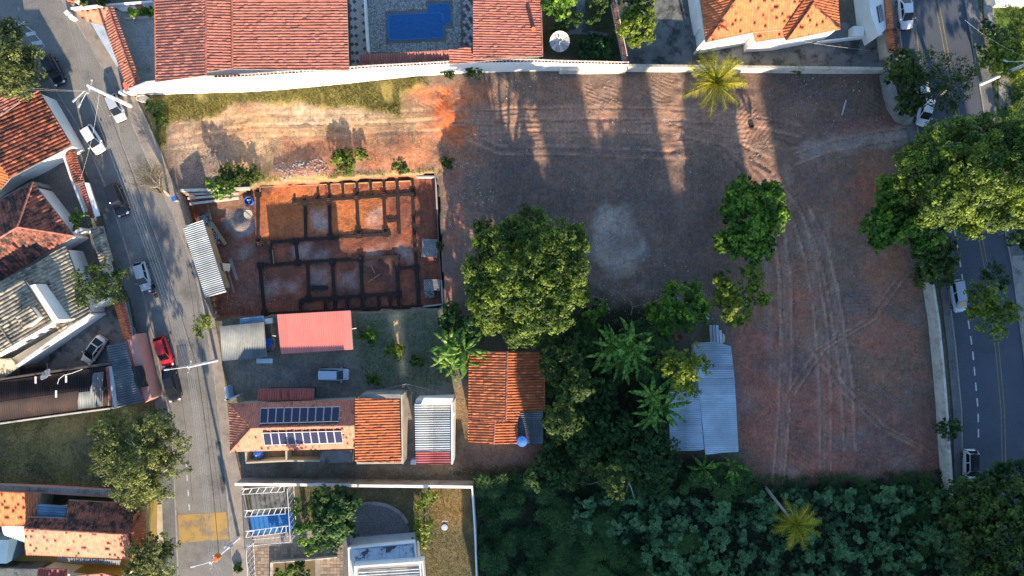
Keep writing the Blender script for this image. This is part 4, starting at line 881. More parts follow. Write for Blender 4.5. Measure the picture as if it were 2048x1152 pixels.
roof(bldg('brown_lean_to', 'small brown corrugated lean-to behind the white dish', 'lean-to', (70, 740)), [(40, 735, 2.6), (92, 727, 2.6), (94, 740, 2.5), (40, 750, 2.5)], M['metal_dark'], .3, .05, 1.5, down=(0, 1), prof='sin', sheets=1.0, seed=44)
dish(95, 751, 4.1, .80, -.75, 'white oval satellite dish above the blackened shed roof', az=.6)
# ---- bottom left house ----------------------------------------------------------------------
b = bldg('courtyard_house', 'long orange tiled house with a dark north slope in the bottom left corner', 'house', (150, 1060))
roof(b, [(136, 1000, 4.0), (268, 1008, 4.0), (257, 1069, 5.6), (130, 1061, 5.6)], M['tile_old'], .28, .055, .42, seed=45)  # both north slopes take a darker tile in place of shade
roof(b, [(53, 1034, 4.6), (131, 1037, 4.6), (130, 1061, 5.6), (48, 1057, 5.6)], M['tile_old'], .28, .055, .42, seed=46)
roof(b, [(48, 1057, 5.6), (257, 1069, 5.6), (263, 1118, 4.3), (52, 1110, 4.3)], M['tile_light'], .28, .055, .42, seed=47)
roof(b, [(257, 1069, 5.6), (268, 1030, 4.9), (293, 1010, 4.0), (290, 1102, 4.0), (270, 1105, 4.2)], M['tile'], .28, .055, .42, seed=48, down=(1, 0))
ridge(b, (48, 1057, 5.65), (257, 1069, 5.65), M['tile_light'], .13); ridge(b, (257, 1069, 5.6), (292, 1011, 4.1), M['tile_old'], .12)
body(b, [(52, 1034), (136, 1004), (290, 1012), (288, 1100), (262, 1114), (54, 1106)], 3.9, M['yellow_wall'])
roof(b, [(-60, 980, 4.4), (78, 987, 4.2), (72, 1034, 4.0), (48, 1050, 3.9), (-60, 1056, 4.2)], M['tile'], .28, .055, .42, seed=49, down=(0, 1))
body(b, [(-60, 982), (76, 988), (70, 1034), (46, 1048), (-60, 1054)], 3.8, M['cream'])
roof(b, [(72, 1008, 4.1), (134, 1013, 4.1), (130, 1037, 3.9), (70, 1033, 3.9)], M['metal_blue'], .36, .04, 2.0, down=(1, .06), prof='trap', sheets=0, seed=50, name='roof_sheet', kind=None)
roof(b, [(3, 1050, 3.4), (52, 1053, 3.4), (53, 1086, 3.2), (8, 1070, 3.2)], M['metal_white'], .3, .04, 2.0, down=(0, 1), prof='sin', sheets=1.1, seed=51)
roof(b, [(115, 1114, 3.0), (240, 1120, 3.0), (240, 1130, 2.9), (115, 1122, 2.9)], M['metal_grey'], .25, .04, 2.0, down=(0, 1), prof='sin', sheets=1.1, seed=52)
w = thing('coped_wall', 'garden wall with grey coping between the dry field and the courtyard house', 'wall', P(130, 980, 0))
q = MB(); q.wall([P(a, b2)[:2] for a, b2 in ((-60, 966), (100, 972), (262, 982))], 0, 2.6, .3); q.build('wall', M['pink_wall'], w)
for i in range(20):
    a = -50+i*15.6; x, y, _ = P(a+7, 972+(a+60)*.048, 2.7); q = MB(); q.box((x, y, 2.66), (.96, .55, .09), -.05, random.random()); q.build('coping_slab', M['concrete'], w)
sheet('yellow_patio', [(-60, 1128), (262, 1134), (262, 1145), (-60, 1132)], M['yellow_wall'], .02)
sheet('yellow_patio', [(-60, 1088), (275, 1100), (275, 1150), (-60, 1136)], M['yellow_wall'], .016)
q = MB(); q.prism([P(a, b2, 3)[:2] for a, b2 in ((-60, 1080), (17, 1080), (13, 1127), (-60, 1127))], 0, 3.0); q.top('blue_roofed_outbuilding', M['metal_blue'], 'small blue flat roofed outbuilding in the corner of the yellow patio', 'outbuilding')
b = bldg('patio_wall', 'yellow wall south of the yellow patio topped with dark coping', 'wall', (120, 1140))
q = MB(); q.wall([P(a, b2)[:2] for a, b2 in ((-60, 1122), (100, 1128), (255, 1138))], 0, 2.2, .25); q.build('wall', M['yellow_wall'], b)
b = bldg('red_tiled_outhouse', 'dark red tiled roof cut by the bottom edge in the left corner', 'house', (130, 1160))
roof(b, [(77, 1136, 3.4), (135, 1139, 3.4), (128, 1200, 3.8), (70, 1200, 3.8)], M['tile_red'], .3, .05, .42, seed=53)
roof(b, [(140, 1152, 3.5), (206, 1147, 3.6), (250, 1160, 3.3), (240, 1200, 3.3), (140, 1200, 3.4)], M['tile_light'], .3, .05, .42, seed=54, down=(0, 1))
body(b, [(72, 1140), (245, 1160), (240, 1200), (72, 1200)], 3.0, M['white'])
slab('concrete_terrace', [(-60, 1136), (76, 1138), (70, 1200), (-60, 1200)], M['stained'], 0, 2.4, kind=None, label='grey concrete terrace at the bottom left edge beside the red roof', cat='terrace')
sheet('side_path', [(312, 1010), (326, 1008), (332, 1100), (316, 1104)], M['cream'], .018)
# ---- centre: sheds, solar house, orange house, white house ----------------------------------
b = bldg('site_shed', 'slanting silver corrugated shed roof on the street side of the foundation pit', 'shed', (415, 520))
roof(b, [(366, 455, 2.7), (406, 440, 2.9), (452, 584, 2.9), (411, 595, 2.7)], M['metal_white'], .27, .05, 2.4, down=(-1, .3), prof='sin', sheets=1.1, seed=55)
body(b, [(372, 456), (404, 444), (448, 580), (412, 590)], 2.4, M['wood'])
q = MB(); x, y, _ = P(448, 534, .8); q.box((x, y, .8), (1.6, 1.0, .08), -.1); q.build('side_awning', M['metal_grey'], b)
b = bldg('grey_shed', 'grey corrugated roof shed just below the foundation pit, by the pavement', 'shed', (485, 690))
roof(b, [(440, 653, 3.0), (527, 644, 3.0), (533, 714, 2.9), (445, 722, 2.9)], M['metal_grey'], .22, .04, 2.5, down=(.05, 1), prof='sin', sheets=1.0, seed=56)
roof(b, [(480, 637, 2.7), (526, 631, 2.7), (528, 642, 2.7), (480, 648, 2.7)], M['metal_blue'], .3, .03, 3, down=(1, -.1), prof='sin', sheets=0, name='roof_sheet', kind=None, seed=57)
body(b, [(442, 655), (525, 647), (530, 712), (447, 719)], 2.7, M['brickdark'])
b = bldg('pink_shed', 'bright pink corrugated roof shed between the pit and the blue van', 'shed', (630, 665))
roof(b, [(554, 629, 3.2), (701, 621, 3.2), (706, 699, 2.9), (562, 708, 2.9)], M['metal_pink'], .30, .022, 6, down=(.05, 1), prof='trap', sheets=1.0, lip=.0, seed=58)
body(b, [(560, 634), (698, 626), (702, 696), (566, 703)], 2.8, M['white_dirty'])
q = MB(); q.tube([P(552, 672, 2.6), P(545, 671, 2.6)], .05, 6); q.tube([P(703, 658, 2.6), P(713, 656, 2.6)], .05, 6); q.build('gutter_pipe', M['steel_white'], b)
b = bldg('solar_house', 'pale pink hipped roof house carrying the two solar arrays', 'house', (580, 855))
rt, re_ = 5.9, 3.8
roof(b, [(458, 807, re_), (503, 856, rt), (460, 904, re_)], M['tile_light'], .27, .045, .42, seed=59, down=(-1, .02))
roof(b, [(458, 807, re_), (708, 799, re_), (708, 851, rt), (503, 856, rt)], M['tile_pink'], .24, .04, .42, seed=60)  # shade of the north slope put into a slightly darker tile
roof(b, [(503, 856, rt), (708, 851, rt), (709, 897, re_), (460, 904, re_)], M['tile_light'], .24, .04, .42, seed=61)
for a_, c_ in (((458, 807, re_), (503, 856, rt)), ((460, 904, re_), (503, 856, rt)), ((503, 856, rt), (708, 851, rt))): ridge(b, a_, c_, M['tile_light'], .12, lift=.05)
body(b, [(460, 809), (706, 801), (706, 895), (462, 902)], 3.7, M['cream'])
slab('terrace_slab', [(640, 902), (704, 900), (704, 925), (640, 926)], M['stained'], 0, 3.0, kind=None, label='stained grey terrace slab on the south side of the solar panel house', cat='terrace')
w = thing('service_wall', 'low wall of the narrow service court south of the solar panel house', 'wall', P(560, 922, 0))
q = MB(); q.wall([P(a, b2, 2)[:2] for a, b2 in ((491, 905), (492, 926), (570, 922), (640, 922))], 0, 2.0, .2); q.build('wall', M['cream'], w)
q = MB(); q.wall([P(a, b2, 2)[:2] for a, b2 in ((572, 902), (573, 921))], 0, 2.0, .2); q.build('wall', M['cream'], w)
b = bldg('tiled_porch', 'dark red tiled porch roof behind the solar panel house', 'porch', (570, 790))
roof(b, [(516, 778, 2.9), (628, 777, 2.9), (628, 800, 3.1), (514, 802, 3.1)], M['tile_red'], .27, .05, 1.0, seed=62, down=(0, -1))
body(b, [(518, 779), (626, 778), (626, 798), (517, 800)], 2.7, M['brickdark'])
q = MB(); q.wall([P(a, b2)[:2] for a, b2 in ((459, 796), (470, 794), (488, 786))], 0, 1.6, .2); q.wall([P(462, 770)[:2], P(465, 796)[:2]], 0, 1.6, .4); q.top('gate_pillar_wall', M['metal_light'], 'short pale wall and gate pillar by the pavement above the solar panel house', 'wall')
def solar(label, p0, p1, p2, p3, z0, z1, n=10):
    """p0..p3 pixel corners: upper-left, upper-right, lower-right, lower-left, z0 upper edge, z1 lower edge"""
    A_, B_, C_, D_ = Vector(P(*p0, z0)), Vector(P(*p1, z0)), Vector(P(*p2, z1)), Vector(P(*p3, z1))
    t = thing('solar_array', label, 'solar array', tuple((A_+B_+C_+D_)/4), 0, 'solar arrays on the pink roof'); nrm = (B_-A_).cross(D_-A_).normalized()
    if nrm.z < 0: nrm = -nrm
    for i in range(n):
        a = A_.lerp(B_, (i+.03)/n); b_ = A_.lerp(B_, (i+.97)/n); c_ = D_.lerp(C_, (i+.97)/n); d_ = D_.lerp(C_, (i+.03)/n)
        q = MB(); vs = [v+nrm*h for h in (-.04, .0) for v in (a, b_, c_, d_)]
        q.add(vs, [(3, 2, 1, 0), (4, 5, 6, 7), (0, 1, 5, 4), (1, 2, 6, 5), (2, 3, 7, 6), (3, 0, 4, 7)]); f = q.build('solar_panel', M['steel_white'], t)
        cc_ = (a+b_+c_+d_)/4; g = MB(); vs = [cc_+(v-cc_)*.94+nrm*.006 for v in (a, b_, c_, d_)]
        g.add(vs, [(0, 1, 2, 3)]); g.build('cells', M['solar'], f)
    for s_ in (.25, .75):
        q = MB(); q.tube([A_.lerp(D_, s_)-nrm*.1, B_.lerp(C_, s_)-nrm*.1+(B_-A_).normalized()*.3], .035, 4); q.build('rail', M['steel'], t)
solar('upper solar array of ten dark blue panels on the shaded north slope', (521, 816), (680, 813), (678, 843), (519, 847), 4.50, 5.85)
solar('lower solar array of ten grey blue panels on the sunlit south slope', (525, 866), (683, 862), (687, 886), (529, 891), 5.84, 4.74)
b = bldg('orange_roof_house', 'bright orange tiled single slope roof squeezed between the solar house and an alley', 'house', (756, 860))
roof(b, [(710, 797, 4.6), (799, 797, 4.0), (802, 925, 4.0), (710, 924, 4.6)], M['tile'], .30, .055, .5, seed=63)
body(b, [(712, 796), (802, 794), (805, 929), (712, 930)], 3.8, M['cream'], inset=.05)
q = MB(); q.prism([P(a, b2, 4.3)[:2] for a, b2 in ((722, 789), (803, 789), (803, 797), (716, 797))], 0, 4.2); q.build('parapet', M['concrete'], b)
q = MB(); q.wall([P(a, b2, 4.3)[:2] for a, b2 in ((803, 790), (805, 928))], 0, 4.3, .18); q.build('parapet', M['cream'], b)
sheet('alley', [(806, 785), (829, 783), (828, 918), (808, 918)], M['concrete'], .03)
q = MB(); q.wall([P(a, b2)[:2] for a, b2 in ((826, 784), (826, 810))], 0, 1.6, .2); q.top('alley_wall', M['concrete'], 'thin concrete wall at the head of the narrow alley', 'wall')
b = bldg('white_roof_house', 'narrow house roofed half in white ribbed sheets and half in red ones', 'house', (866, 865))
roof(b, [(829, 806, 4.3), (902, 806, 4.0), (903, 902, 4.0), (831, 903, 4.3)], M['metal_white'], .30, .055, 2.6, down=(1, 0), prof='sin', sheets=1.1, seed=64)
roof(b, [(831, 902, 4.2), (903, 901, 4.0), (902, 929, 4.0), (832, 929, 4.2)], M['metal_red'], .30, .05, 2.6, down=(1, 0), prof='sin', sheets=1.1, seed=65)
body(b, [(830, 800), (905, 797), (905, 929), (832, 929)], 3.7, M['white'], inset=.05)
q = MB(); q.prism([P(a, b2, 4.7)[:2] for a, b2 in ((848, 796), (905, 797), (904, 808), (842, 808))], 3.5, 4.7); q.build('parapet', M['white'], b)
q = MB(); q.wall([P(a, b2, 4.4)[:2] for a, b2 in ((904, 806), (904, 929))], 0, 4.35, .2); q.build('parapet', M['white'], b)
q = MB(); x, y, z = P(905, 827, 3.5); q.lathe((x, y, 3.2), [(.3, 0), (.32, .3), (.1, .4)], 12); q.build('vent_cowl', M['white'], b)
q = MB(); q.prism([P(a, b2, 1.5)[:2] for a, b2 in ((822, 920), (832, 919), (832, 929), (821, 929))], 0, 1.5); q.build('side_canopy', M['metal_light'], b)
b = bldg('ridged_orange_house', 'orange red tiled house with a central ridge beneath the banana clump', 'house', (1013, 795))
roof(b, [(938, 702, 3.6), (1015, 703, 4.6), (1012, 842, 4.6), (936, 840, 3.6)], M['tile'], .30, .06, .5, seed=66, down=(-1, 0))
roof(b, [(1015, 703, 4.6), (1090, 704, 3.6), (1090, 822, 3.6), (1040, 823, 4.2), (1035, 843, 4.3), (1012, 842, 4.6)], M['tile'], .30, .06, .5, seed=67, down=(1, 0))
roof(b, [(936, 841, 3.4), (990, 843, 4.0), (988, 889, 4.0), (936, 887, 3.4)], M['tile'], .30, .06, .5, seed=68, down=(-1, 0))
roof(b, [(990, 843, 4.0), (1035, 844, 3.6), (1034, 888, 3.6), (988, 889, 4.0)], M['tile'], .30, .06, .5, seed=69, down=(1, 0))
ridge(b, (1015, 703, 4.65), (1012, 842, 4.65), M['tile_pink'], .13); ridge(b, (990, 843, 4.05), (988, 889, 4.05), M['tile_pink'], .12); ridge(b, (936, 841, 3.6), (1012, 842, 4.5), M['tile_old'], .10)
roof(b, [(1036, 824, 3.4), (1086, 821, 3.4), (1086, 888, 3.2), (1036, 890, 3.2)], M['metal_grey'], .26, .045, 2.4, down=(1, 0), prof='sin', sheets=1.1, seed=70)
body(b, [(940, 705), (1088, 706), (1087, 886), (938, 885)], 3.1, M['cream'])
q = MB(); x, y, _ = P(1044, 880, 3.4); q.lathe((x, y, 3.3), [(.42, 0), (.62, .05), (.68, .5), (.66, .85)], 20); tk = q.top('water_tank', M['bluetank'], 'round blue water tank at the corner of the ridged orange roof', 'water tank')
q = MB()
for k_ in range(12):
    an = k_*math.pi/6; q.box((math.cos(an)*.38, math.sin(an)*.38, .90), (.6, .07, .05), an)
q.lathe((0, 0, .84), [(.68, 0), (.6, .08), (.15, .16)], 20); q.build('lid', mat('tank_lid', (.06, .2, .6), (.05, .17, .52), 1, .4), tk, world=False)
b = bldg('long_white_barn', 'long pale blue white corrugated barn roof in two widths beside the thicket', 'barn', (1420, 800))
roof(b, [(1388, 686, 3.9), (1428, 684, 3.9), (1462, 692, 3.9), (1469, 756, 3.9), (1395, 757, 3.7)], M['metal_light'], .30, .05, 2.4, down=(-1, .0), prof='sin', sheets=1.1, seed=71)
roof(b, [(1395, 757, 3.8), (1469, 755, 3.6), (1477, 903, 3.6), (1411, 909, 3.8)], M['metal_light'], .27, .05, 2.4, down=(1, 0), prof='sin', sheets=1.1, seed=72)
roof(b, [(1337, 784, 3.4), (1398, 784, 3.8), (1408, 900, 3.8), (1340, 903, 3.4)], M['metal_light'], .27, .05, 2.4, down=(-1, 0), prof='sin', sheets=1.1, seed=73)
body(b, [(1342, 788), (1398, 786), (1396, 690), (1458, 694), (1474, 900), (1408, 900), (1343, 898)], 3.3, M['white_dirty'], inset=.1)
for i, a in enumerate((1421, 1427, 1433, 1439)):
    q = MB(); A_ = P(a, 650 if i < 3 else 660, 1.0); B_ = P(a+2.5, 688, 1.1); A_ = Vector(A_); B_ = Vector(B_); d_ = B_-A_; q.box(tuple((A_+B_)/2+Vector((0, 0, .1*i))), (d_.length, .32, .07), math.atan2(d_.y, d_.x), random.random())
    q.top('roofing_sheet', M['metal_light'], ['leftmost pale sheet leaning over the north end of the white barn', 'second pale sheet leaning over the north end of the white barn', 'third pale sheet leaning over the north end of the white barn', 'short rightmost pale sheet at the north end of the white barn'][i], 'sheet', 'sheets leaning by the barn')
q = MB(); x, y, _ = P(1411, 634, .9); q.box((x, y, .95), (1.1, .95, .05), -.25)
for sx_ in (-.4, .4):
    for sy_ in (-.35, .35): q.box((x+sx_, y+sy_, .45), (.06, .06, .9))
q.top('white_table', M['metal_white'], 'small square white table standing in the clearing north of the barn', 'table')
q = MB(); x, y, _ = P(1444, 676, .5); q.v = []; q.lathe((x, y, 0), [(.15, 0), (.28, .5), (.28, .9), (.1, 1.1)], 12, sy=2.2); q.top('upturned_boat', M['white_dirty'], 'narrow pale upturned trough beside the barn sheets', 'trough')
# junk between sheds
q = MB(); x, y, _ = P(538, 642, 1.2); q.box((x, y, 1.2), (.9, .7, .5), .1); q.lathe((x-.25, y, 1.45), [(.2, 0), (.2, .1), (.1, .12)], 12); q.top('washing_machine', M['white'], 'white washing machine in the gap between grey and pink sheds', 'washing machine')
q = MB(); x, y, _ = P(534, 686, 1.2); q.lathe((x, y, .1), [(.55, 0), (.62, .7), (.62, 1.0), (.5, 1.05)], 18); q.top('water_tank', M['bluetank'], 'dark blue water tank tucked against the grey shed roof', 'water tank')
q = MB(); x, y, _ = P(529, 722, 2.0); q.box((x, y, 2.0), (2.1, .6, .06), .0); q.top('canopy_sheet', M['metal_light'], 'pale blue canopy sheet beneath the grey shed corner', 'canopy')
for i, (a, b2, c_, d_) in enumerate(((543, 648, 545, 700), (548, 655, 549, 695), (536, 700, 542, 690))):
    A_ = Vector(P(a, b2, .5)); B_ = Vector(P(c_, d_, .6)); q = MB(); q.box(tuple((A_+B_)/2), ((B_-A_).length, .25, .1), math.atan2((B_-A_).y, (B_-A_).x)); q.top('scrap_board', M['wood'], ['long board upright between the sheds', 'second board nearer the pink shed', 'short slanting board by the tank'][i], 'board', 'boards between the sheds')
# ---- bottom garden compound -----------------------------------------------------------------
w = thing('stepped_wall', 'stepped grey wall of six white capped bays north of the garden lawn', 'wall', P(720, 960, 0))
seg = [(486, 561, 958), (561, 638, 958.5), (638, 708, 959), (708, 795, 961), (795, 868, 962), (868, 948, 963)]
for i, (a, c_, y_) in enumerate(seg):
    q = MB(); q.wall([P(a+.4, y_-1.2)[:2], P(c_-.4, y_)[:2]], 0, 2.6-.02*i, .24); q.build('wall_panel', M['concrete'], w)
    q = MB(); q.wall([P(a, y_-1.2)[:2], P(c_, y_)[:2]], 2.6-.02*i, 2.7-.02*i, .36); q.build('cap', M['white'], w)
w = thing('lawn_wall', 'thin white topped wall on the right side of the garden lawn', 'wall', P(948, 1060, 0))
q = MB(); q.wall([P(a, b2)[:2] for a, b2 in ((946, 964), (952, 1060), (957, 1200))], 0, 2.2, .2); q.build('wall', M['white'], w)
sheet('driveway', [(500, 975), (590, 972), (592, 1030), (505, 1034)], M['stained'], .02)
sheet('driveway', [(500, 1066), (595, 1062), (700, 1060), (700, 1200), (505, 1200)], M['pavement'], .017)
q = MB()
for i in range(28):
    for j in range(16):
        a = 512+i*6.6; b2 = 1092+j*6.6
        if 545 < a < 640 and b2 > 1118: continue
        if a > 690: continue
        x, y, _ = P(a, b2); q.box((x, y, .04), (.40, .40, .04), .03, random.random())
q.build('paving_blocks', mat('paver', (.30, .22, .15), (.22, .17, .13), .5, .9, tint=.3), None, kind='stuff', label='square tan pavers of the gated driveway', cat='paving')
arc = [(672, 1200)]+[(745+75*math.cos(math.radians(t_)), 1068-62*math.sin(math.radians(t_))) for t_ in range(180, -1, -12)]+[(822, 1200)]
sheet('curved_driveway', arc, M['cobble_dark'], .022)
q = MB(); q.wall([P(745+75*math.cos(math.radians(t_)), 1068-62*math.sin(math.radians(t_)))[:2] for t_ in range(125, 15, -8)], 0, .16, .45); q.top('curved_kerb', M['concrete'], 'curved pale kerb around the cobbled turning area', 'kerb')
sheet('garden_path', [(700, 1072), (820, 1066), (822, 1078), (700, 1086)], M['concrete'], .026)
gt = thing('painted_court', 'bright blue painted pad framed by white lattice gates', 'court', P(545, 1045, 0))
q = MB(); q.prism(W2([(500, 1030), (588, 1024), (590, 1062), (503, 1067)]), 0, .06); q.build('floor_slab', M['bluepaint'], gt)
def lattice(label, a, b_, z0, z1, n, zt=0.0, off=(0, 0)):
    """a trussed white steel frame between two pixel points; z0,z1 heights of its two chords, off: sideways offset of the upper chord (metres)"""
    A_ = Vector(P(*a)); B_ = Vector(P(*b_)); t = thing('lattice_frame', label, 'gate frame', tuple((A_+B_)/2), 0, 'white lattice frames of the gated court')
    O = Vector((off[0], off[1], 0)); lo = [A_+Vector((0, 0, z0)), B_+Vector((0, 0, z0))]; hi = [A_+O+Vector((0, 0, z1)), B_+O+Vector((0, 0, z1))]
    for pr in (lo, hi): q = MB(); q.tube(pr, .05, 5); q.build('rail', M['steel_white'], t)
    for i in range(n+1):
        p = lo[0].lerp(lo[1], i/n); q_ = hi[0].lerp(hi[1], min(1, (i+.55)/n)); q = MB(); q.tube([p, q_], .04, 5); q.build('bar', M['steel_white'], t)
    for e_ in (0, 1): q = MB(); q.tube([Vector((lo[e_].x, lo[e_].y, 0)), hi[e_]], .06, 6); q.build('post', M['steel_white'], t)
lattice('upper slanting white lattice below the stepped grey wall', (497, 978), (580, 973), 2.3, 2.4, 6, off=(0, .75))
lattice('middle white lattice along the top of the blue pad', (503, 1022), (582, 1016), 2.3, 2.4, 7, off=(0, .85))
lattice('lower white lattice along the bottom of the blue pad', (505, 1062), (584, 1052), 2.3, 2.4, 7, off=(0, .85))
lattice('vertical white lattice on the right side of the blue pad', (588, 968), (594, 1068), 0.2, 2.4, 8, off=(-.1, 0))
lattice('double white lattice fence under the blue pad', (505, 1078), (590, 1070), .2, 2.2, 9, off=(0, -.1))
lattice('long white lattice fence down the pavement at the bottom', (508, 1085), (514, 1200), .2, 2.4, 10, off=(-.1, 0))
q = MB(); q.wall([P(a, b2)[:2] for a, b2 in ((546, 1200), (545, 1122), (600, 1118), (676, 1111))], 0, .7, .15); q.top('planter_wall', M['white_dirty'], 'low white planter wall around the bottom garden bed', 'wall')
sheet('garden_bed', [(547, 1124), (630, 1120), (632, 1200), (547, 1200)], mat('bed_soil', (.12, .09, .05), (.17, .13, .06), 1, .95), .03)
b = bldg('flat_roofed_house', 'flat roofed white house with peeling paint and a ribbed lower roof at the bottom edge', 'house', (770, 1130))
q = MB(); q.prism([P(a, b2, 3.6)[:2] for a, b2 in ((697, 1096), (828, 1084), (832, 1122), (840, 1200), (700, 1200))], 0, 3.3); q.build('wall', M['metal_light'], b)
q = MB(); q.wall([P(a, b2, 3.8)[:2] for a, b2 in ((701, 1200), (697, 1096), (829, 1084), (834, 1140))], 3.2, 3.9, .22); q.build('parapet', M['white'], b)
M['peel'] = mat('peeling_roof_paint', (.50, .56, .62), (.42, .48, .55), .7, .8, (.08, .07, .09), .55, (.54, .6), fine=.08)
for i in range(9):
    a = 706+i*13.3; q = MB(); q.prism([P(p, r_, 3.4)[:2] for p, r_ in ((a, 1100-i*1.2), (a+12.9, 1098.8-i*1.2), (a+14, 1130), (a+1, 1130))], 3.3, 3.42); q.build('roof_slab', M['peel'], b)
q = MB(); q.prism([P(a, b2, 4.6)[:2] for a, b2 in ((708, 1130), (846, 1120), (852, 1200), (712, 1200))], 3.3, 4.4); q.build('upper_wall', M['white'], b)
roof(b, [(716, 1141, 4.8), (838, 1133, 4.6), (846, 1200, 4.6), (720, 1200, 4.8)], M['metal_white'], .36, .055, 2.5, down=(1, -.05), prof='sin', sheets=1.1, seed=74)
q = MB(); q.wall([P(a, b2, 4.9)[:2] for a, b2 in ((712, 1200), (709, 1134), (845, 1124), (851, 1200))], 4.2, 4.95, .25); q.build('parapet', M['white'], b)
# ---------------------------------------------------------------- building site in the pit
ZB = PITZ-.02
fd = thing('foundation', 'dark grade beams and column footings laid out on red soil in the pit', 'foundation', P(680, 500, PITZ))
def beam(a, b_, w_=.42, h=.22, nm='beam', m='darkbeam', z=ZB, par=fd):
    A_ = Vector(P(*a, PITZ)); B_ = Vector(P(*b_, PITZ)); d_ = B_-A_; q = MB()
    q.box(((A_.x+B_.x)/2, (A_.y+B_.y)/2, z+h/2), (d_.length, w_, h), math.atan2(d_.y, d_.x), random.random()); return q.build(nm, M[m], par)
hb = [((585, 404), (829, 388)), ((517, 486), (640, 477)), ((640, 477), (782, 468)), ((520, 531), (642, 522)), ((642, 522), (798, 513)), ((530, 628), (640, 622)), ((640, 622), (845, 612)), ((600, 600), (803, 586)), ((795, 537), (834, 534)), ((775, 443), (800, 440)), ((516, 374), (660, 367)), ((660, 367), (826, 358))]
vb = [((517, 376), (517, 486)), ((520, 531), (530, 628)), ((611, 402), (612, 478)), ((659, 397), (661, 474)), ((714, 393), (718, 471)), ((768, 392), (772, 469)), ((795, 363), (799, 468)), ((825, 360), (829, 468)), ((829, 468), (837, 610)), ((540, 487), (546, 529)), ((592, 482), (596, 525)), ((616, 526), (618, 596)), ((665, 523), (669, 598)), ((722, 517), (725, 592)), ((793, 514), (797, 588))]
for i, (a, b_) in enumerate(hb): beam(a, b_, h=.22)
for i, (a, b_) in enumerate(vb): beam(a, b_, h=.205)
for x_ in (589, 636, 659, 686, 715, 742, 769): beam((x_, 372-(x_-520)*.042), (x_+1, 404-(x_-585)*.066), .3, .19)
for x_ in (602, 651, 670, 695, 725, 757, 780, 798): beam((x_, 600-(x_-600)*.069), (x_+1, 622), .3, .19)
for a, b_ in ((517, 388), (611, 404), (659, 400), (714, 394), (768, 392), (826, 388), (519, 487), (592, 482), (661, 474), (718, 471), (772, 468), (521, 531), (596, 526), (665, 523), (722, 517), (793, 514), (618, 597), (669, 596), (725, 592), (797, 588), (833, 535), (530, 626), (519, 374), (636, 402)):
    q = MB(); x, y, _ = P(a, b_, PITZ); q.box((x, y, ZB+.13), (.85, .85, .28), .04); q.box((x, y, ZB+.3), (.4, .4, .12), .04); q.build('footing', M['darkbeam'], fd)
for a, b_ in ((517, 487), (659, 400), (714, 396), (768, 388), (720, 471), (797, 588), (519, 628)):
    for dx_ in (-.12, .12):
        for dy_ in (-.12, .12):
            x, y, _ = P(a, b_, PITZ); q = MB(); q.tube([(x+dx_, y+dy_, ZB), (x+dx_, y+dy_, ZB+.9)], .02, 4); q.build('rebar', M['tile_red'], fd)
fw = thing('formwork', 'pale timber formwork boxes lined along the top and bottom of the foundation', 'formwork', P(680, 380, PITZ))
xs = [520, 587, 591, 634, 638, 657, 661, 684, 688, 713, 717, 740, 744, 767, 771, 793, 797, 824]
for i in range(0, len(xs), 2):
    a, c_ = xs[i]+2, xs[i+1]-2; y0_ = 375-(a-520)*.042; y1_ = 375-(c_-520)*.042
    beam((a, y0_), (c_, y1_), .08, .5, 'board', 'wood', par=fw); beam((a, y0_), (a+.5, y0_+9), .07, .5, 'board', 'wood', par=fw); beam((c_, y1_), (c_+.5, y1_+9), .07, .5, 'board', 'wood', par=fw)
for x_ in (602, 651, 670, 695, 725, 757, 780, 798):
    for s_ in (-3.5, 3.5): beam((x_+s_, 602-(x_-600)*.069), (x_+s_+1, 619), .05, .24, 'board', 'tile_old', par=fw)
for a, b_, c_, d_, lb in ((737, 564, 760, 549, 'loose pale plank lying diagonally in the lower middle room of the pit'), (743, 530, 750, 546, 'thin stick above the diagonal plank in the pit'), (546, 500, 549, 527, 'short pale board against the left corridor beam'), (688, 570, 690, 556, 'short scrap of timber in the second lower room')):
    o = beam((a, b_), (c_, d_), .1, .06, 'plank', 'wood', z=PITZ+.22, par=None); o['label'] = lb; o['category'] = 'plank'
q = MB(); x, y, _ = P(640, 575, PITZ); q.box((x, y, PITZ+.16), (2.2, .55, .12)); q.top('black_sheet', M['black'], 'black rectangular sheet lying in the lower left room of the pit', 'sheet')
w = thing('block_wall', 'thin block wall with pale top around the right end of the pit', 'wall', P(876, 480, PITZ))
pl_ = [(835, 356), (873, 356), (876, 420), (879, 500), (884, 560), (887, 608), (848, 613)]
for i in range(len(pl_)-1):
    q = MB(); q.wall([P(*pl_[i], PITZ)[:2], P(*pl_[i+1], PITZ)[:2]], PITZ, PITZ+1.25-.15*(i > 1), .2); q.build('wall_panel', M['block'] if i in (0, 1, 4, 5) else M['brickdark'], w)
def blocks(label, px_, py_, nx_, ny_, nz_, rz_=0.0, zb=PITZ, mess=0.0, sp=.31):
    t = thing('block_stack', label, 'block stack', P(px_, py_, zb), rz_, 'stacks of concrete blocks')
    body_ = MB(); hol = MB()
    for i in range(nx_):
        for j in range(ny_):
            k_ = nz_-(random.random() < mess)*random.randint(0, nz_-1)
            x, y = (i-(nx_-1)/2)*sp, (j-(ny_-1)/2)*sp
            if mess: x += random.uniform(-.1, .1); y += random.uniform(-.1, .1)
            h = .19*k_; body_.box((x, y, h/2), (sp-.05, sp-.05, h), random.uniform(-.4, .4)*mess, random.random())
            hol.box((x, y, h+.002), (sp*.42, sp*.42, .01), 0)
    o = body_.build('blocks', M['block'], t, world=False, kind='stuff'); hol.build('block_holes', M['brickdark'], t, world=False, kind='stuff'); return t
blocks('neat grid stack of pale blocks at the right end of the pit, upper of two', 861, 497, 7, 8, 4, -.05)
blocks('neat grid stack of pale blocks at the right end of the pit, lower of two', 865, 570, 7, 5, 4, .03)
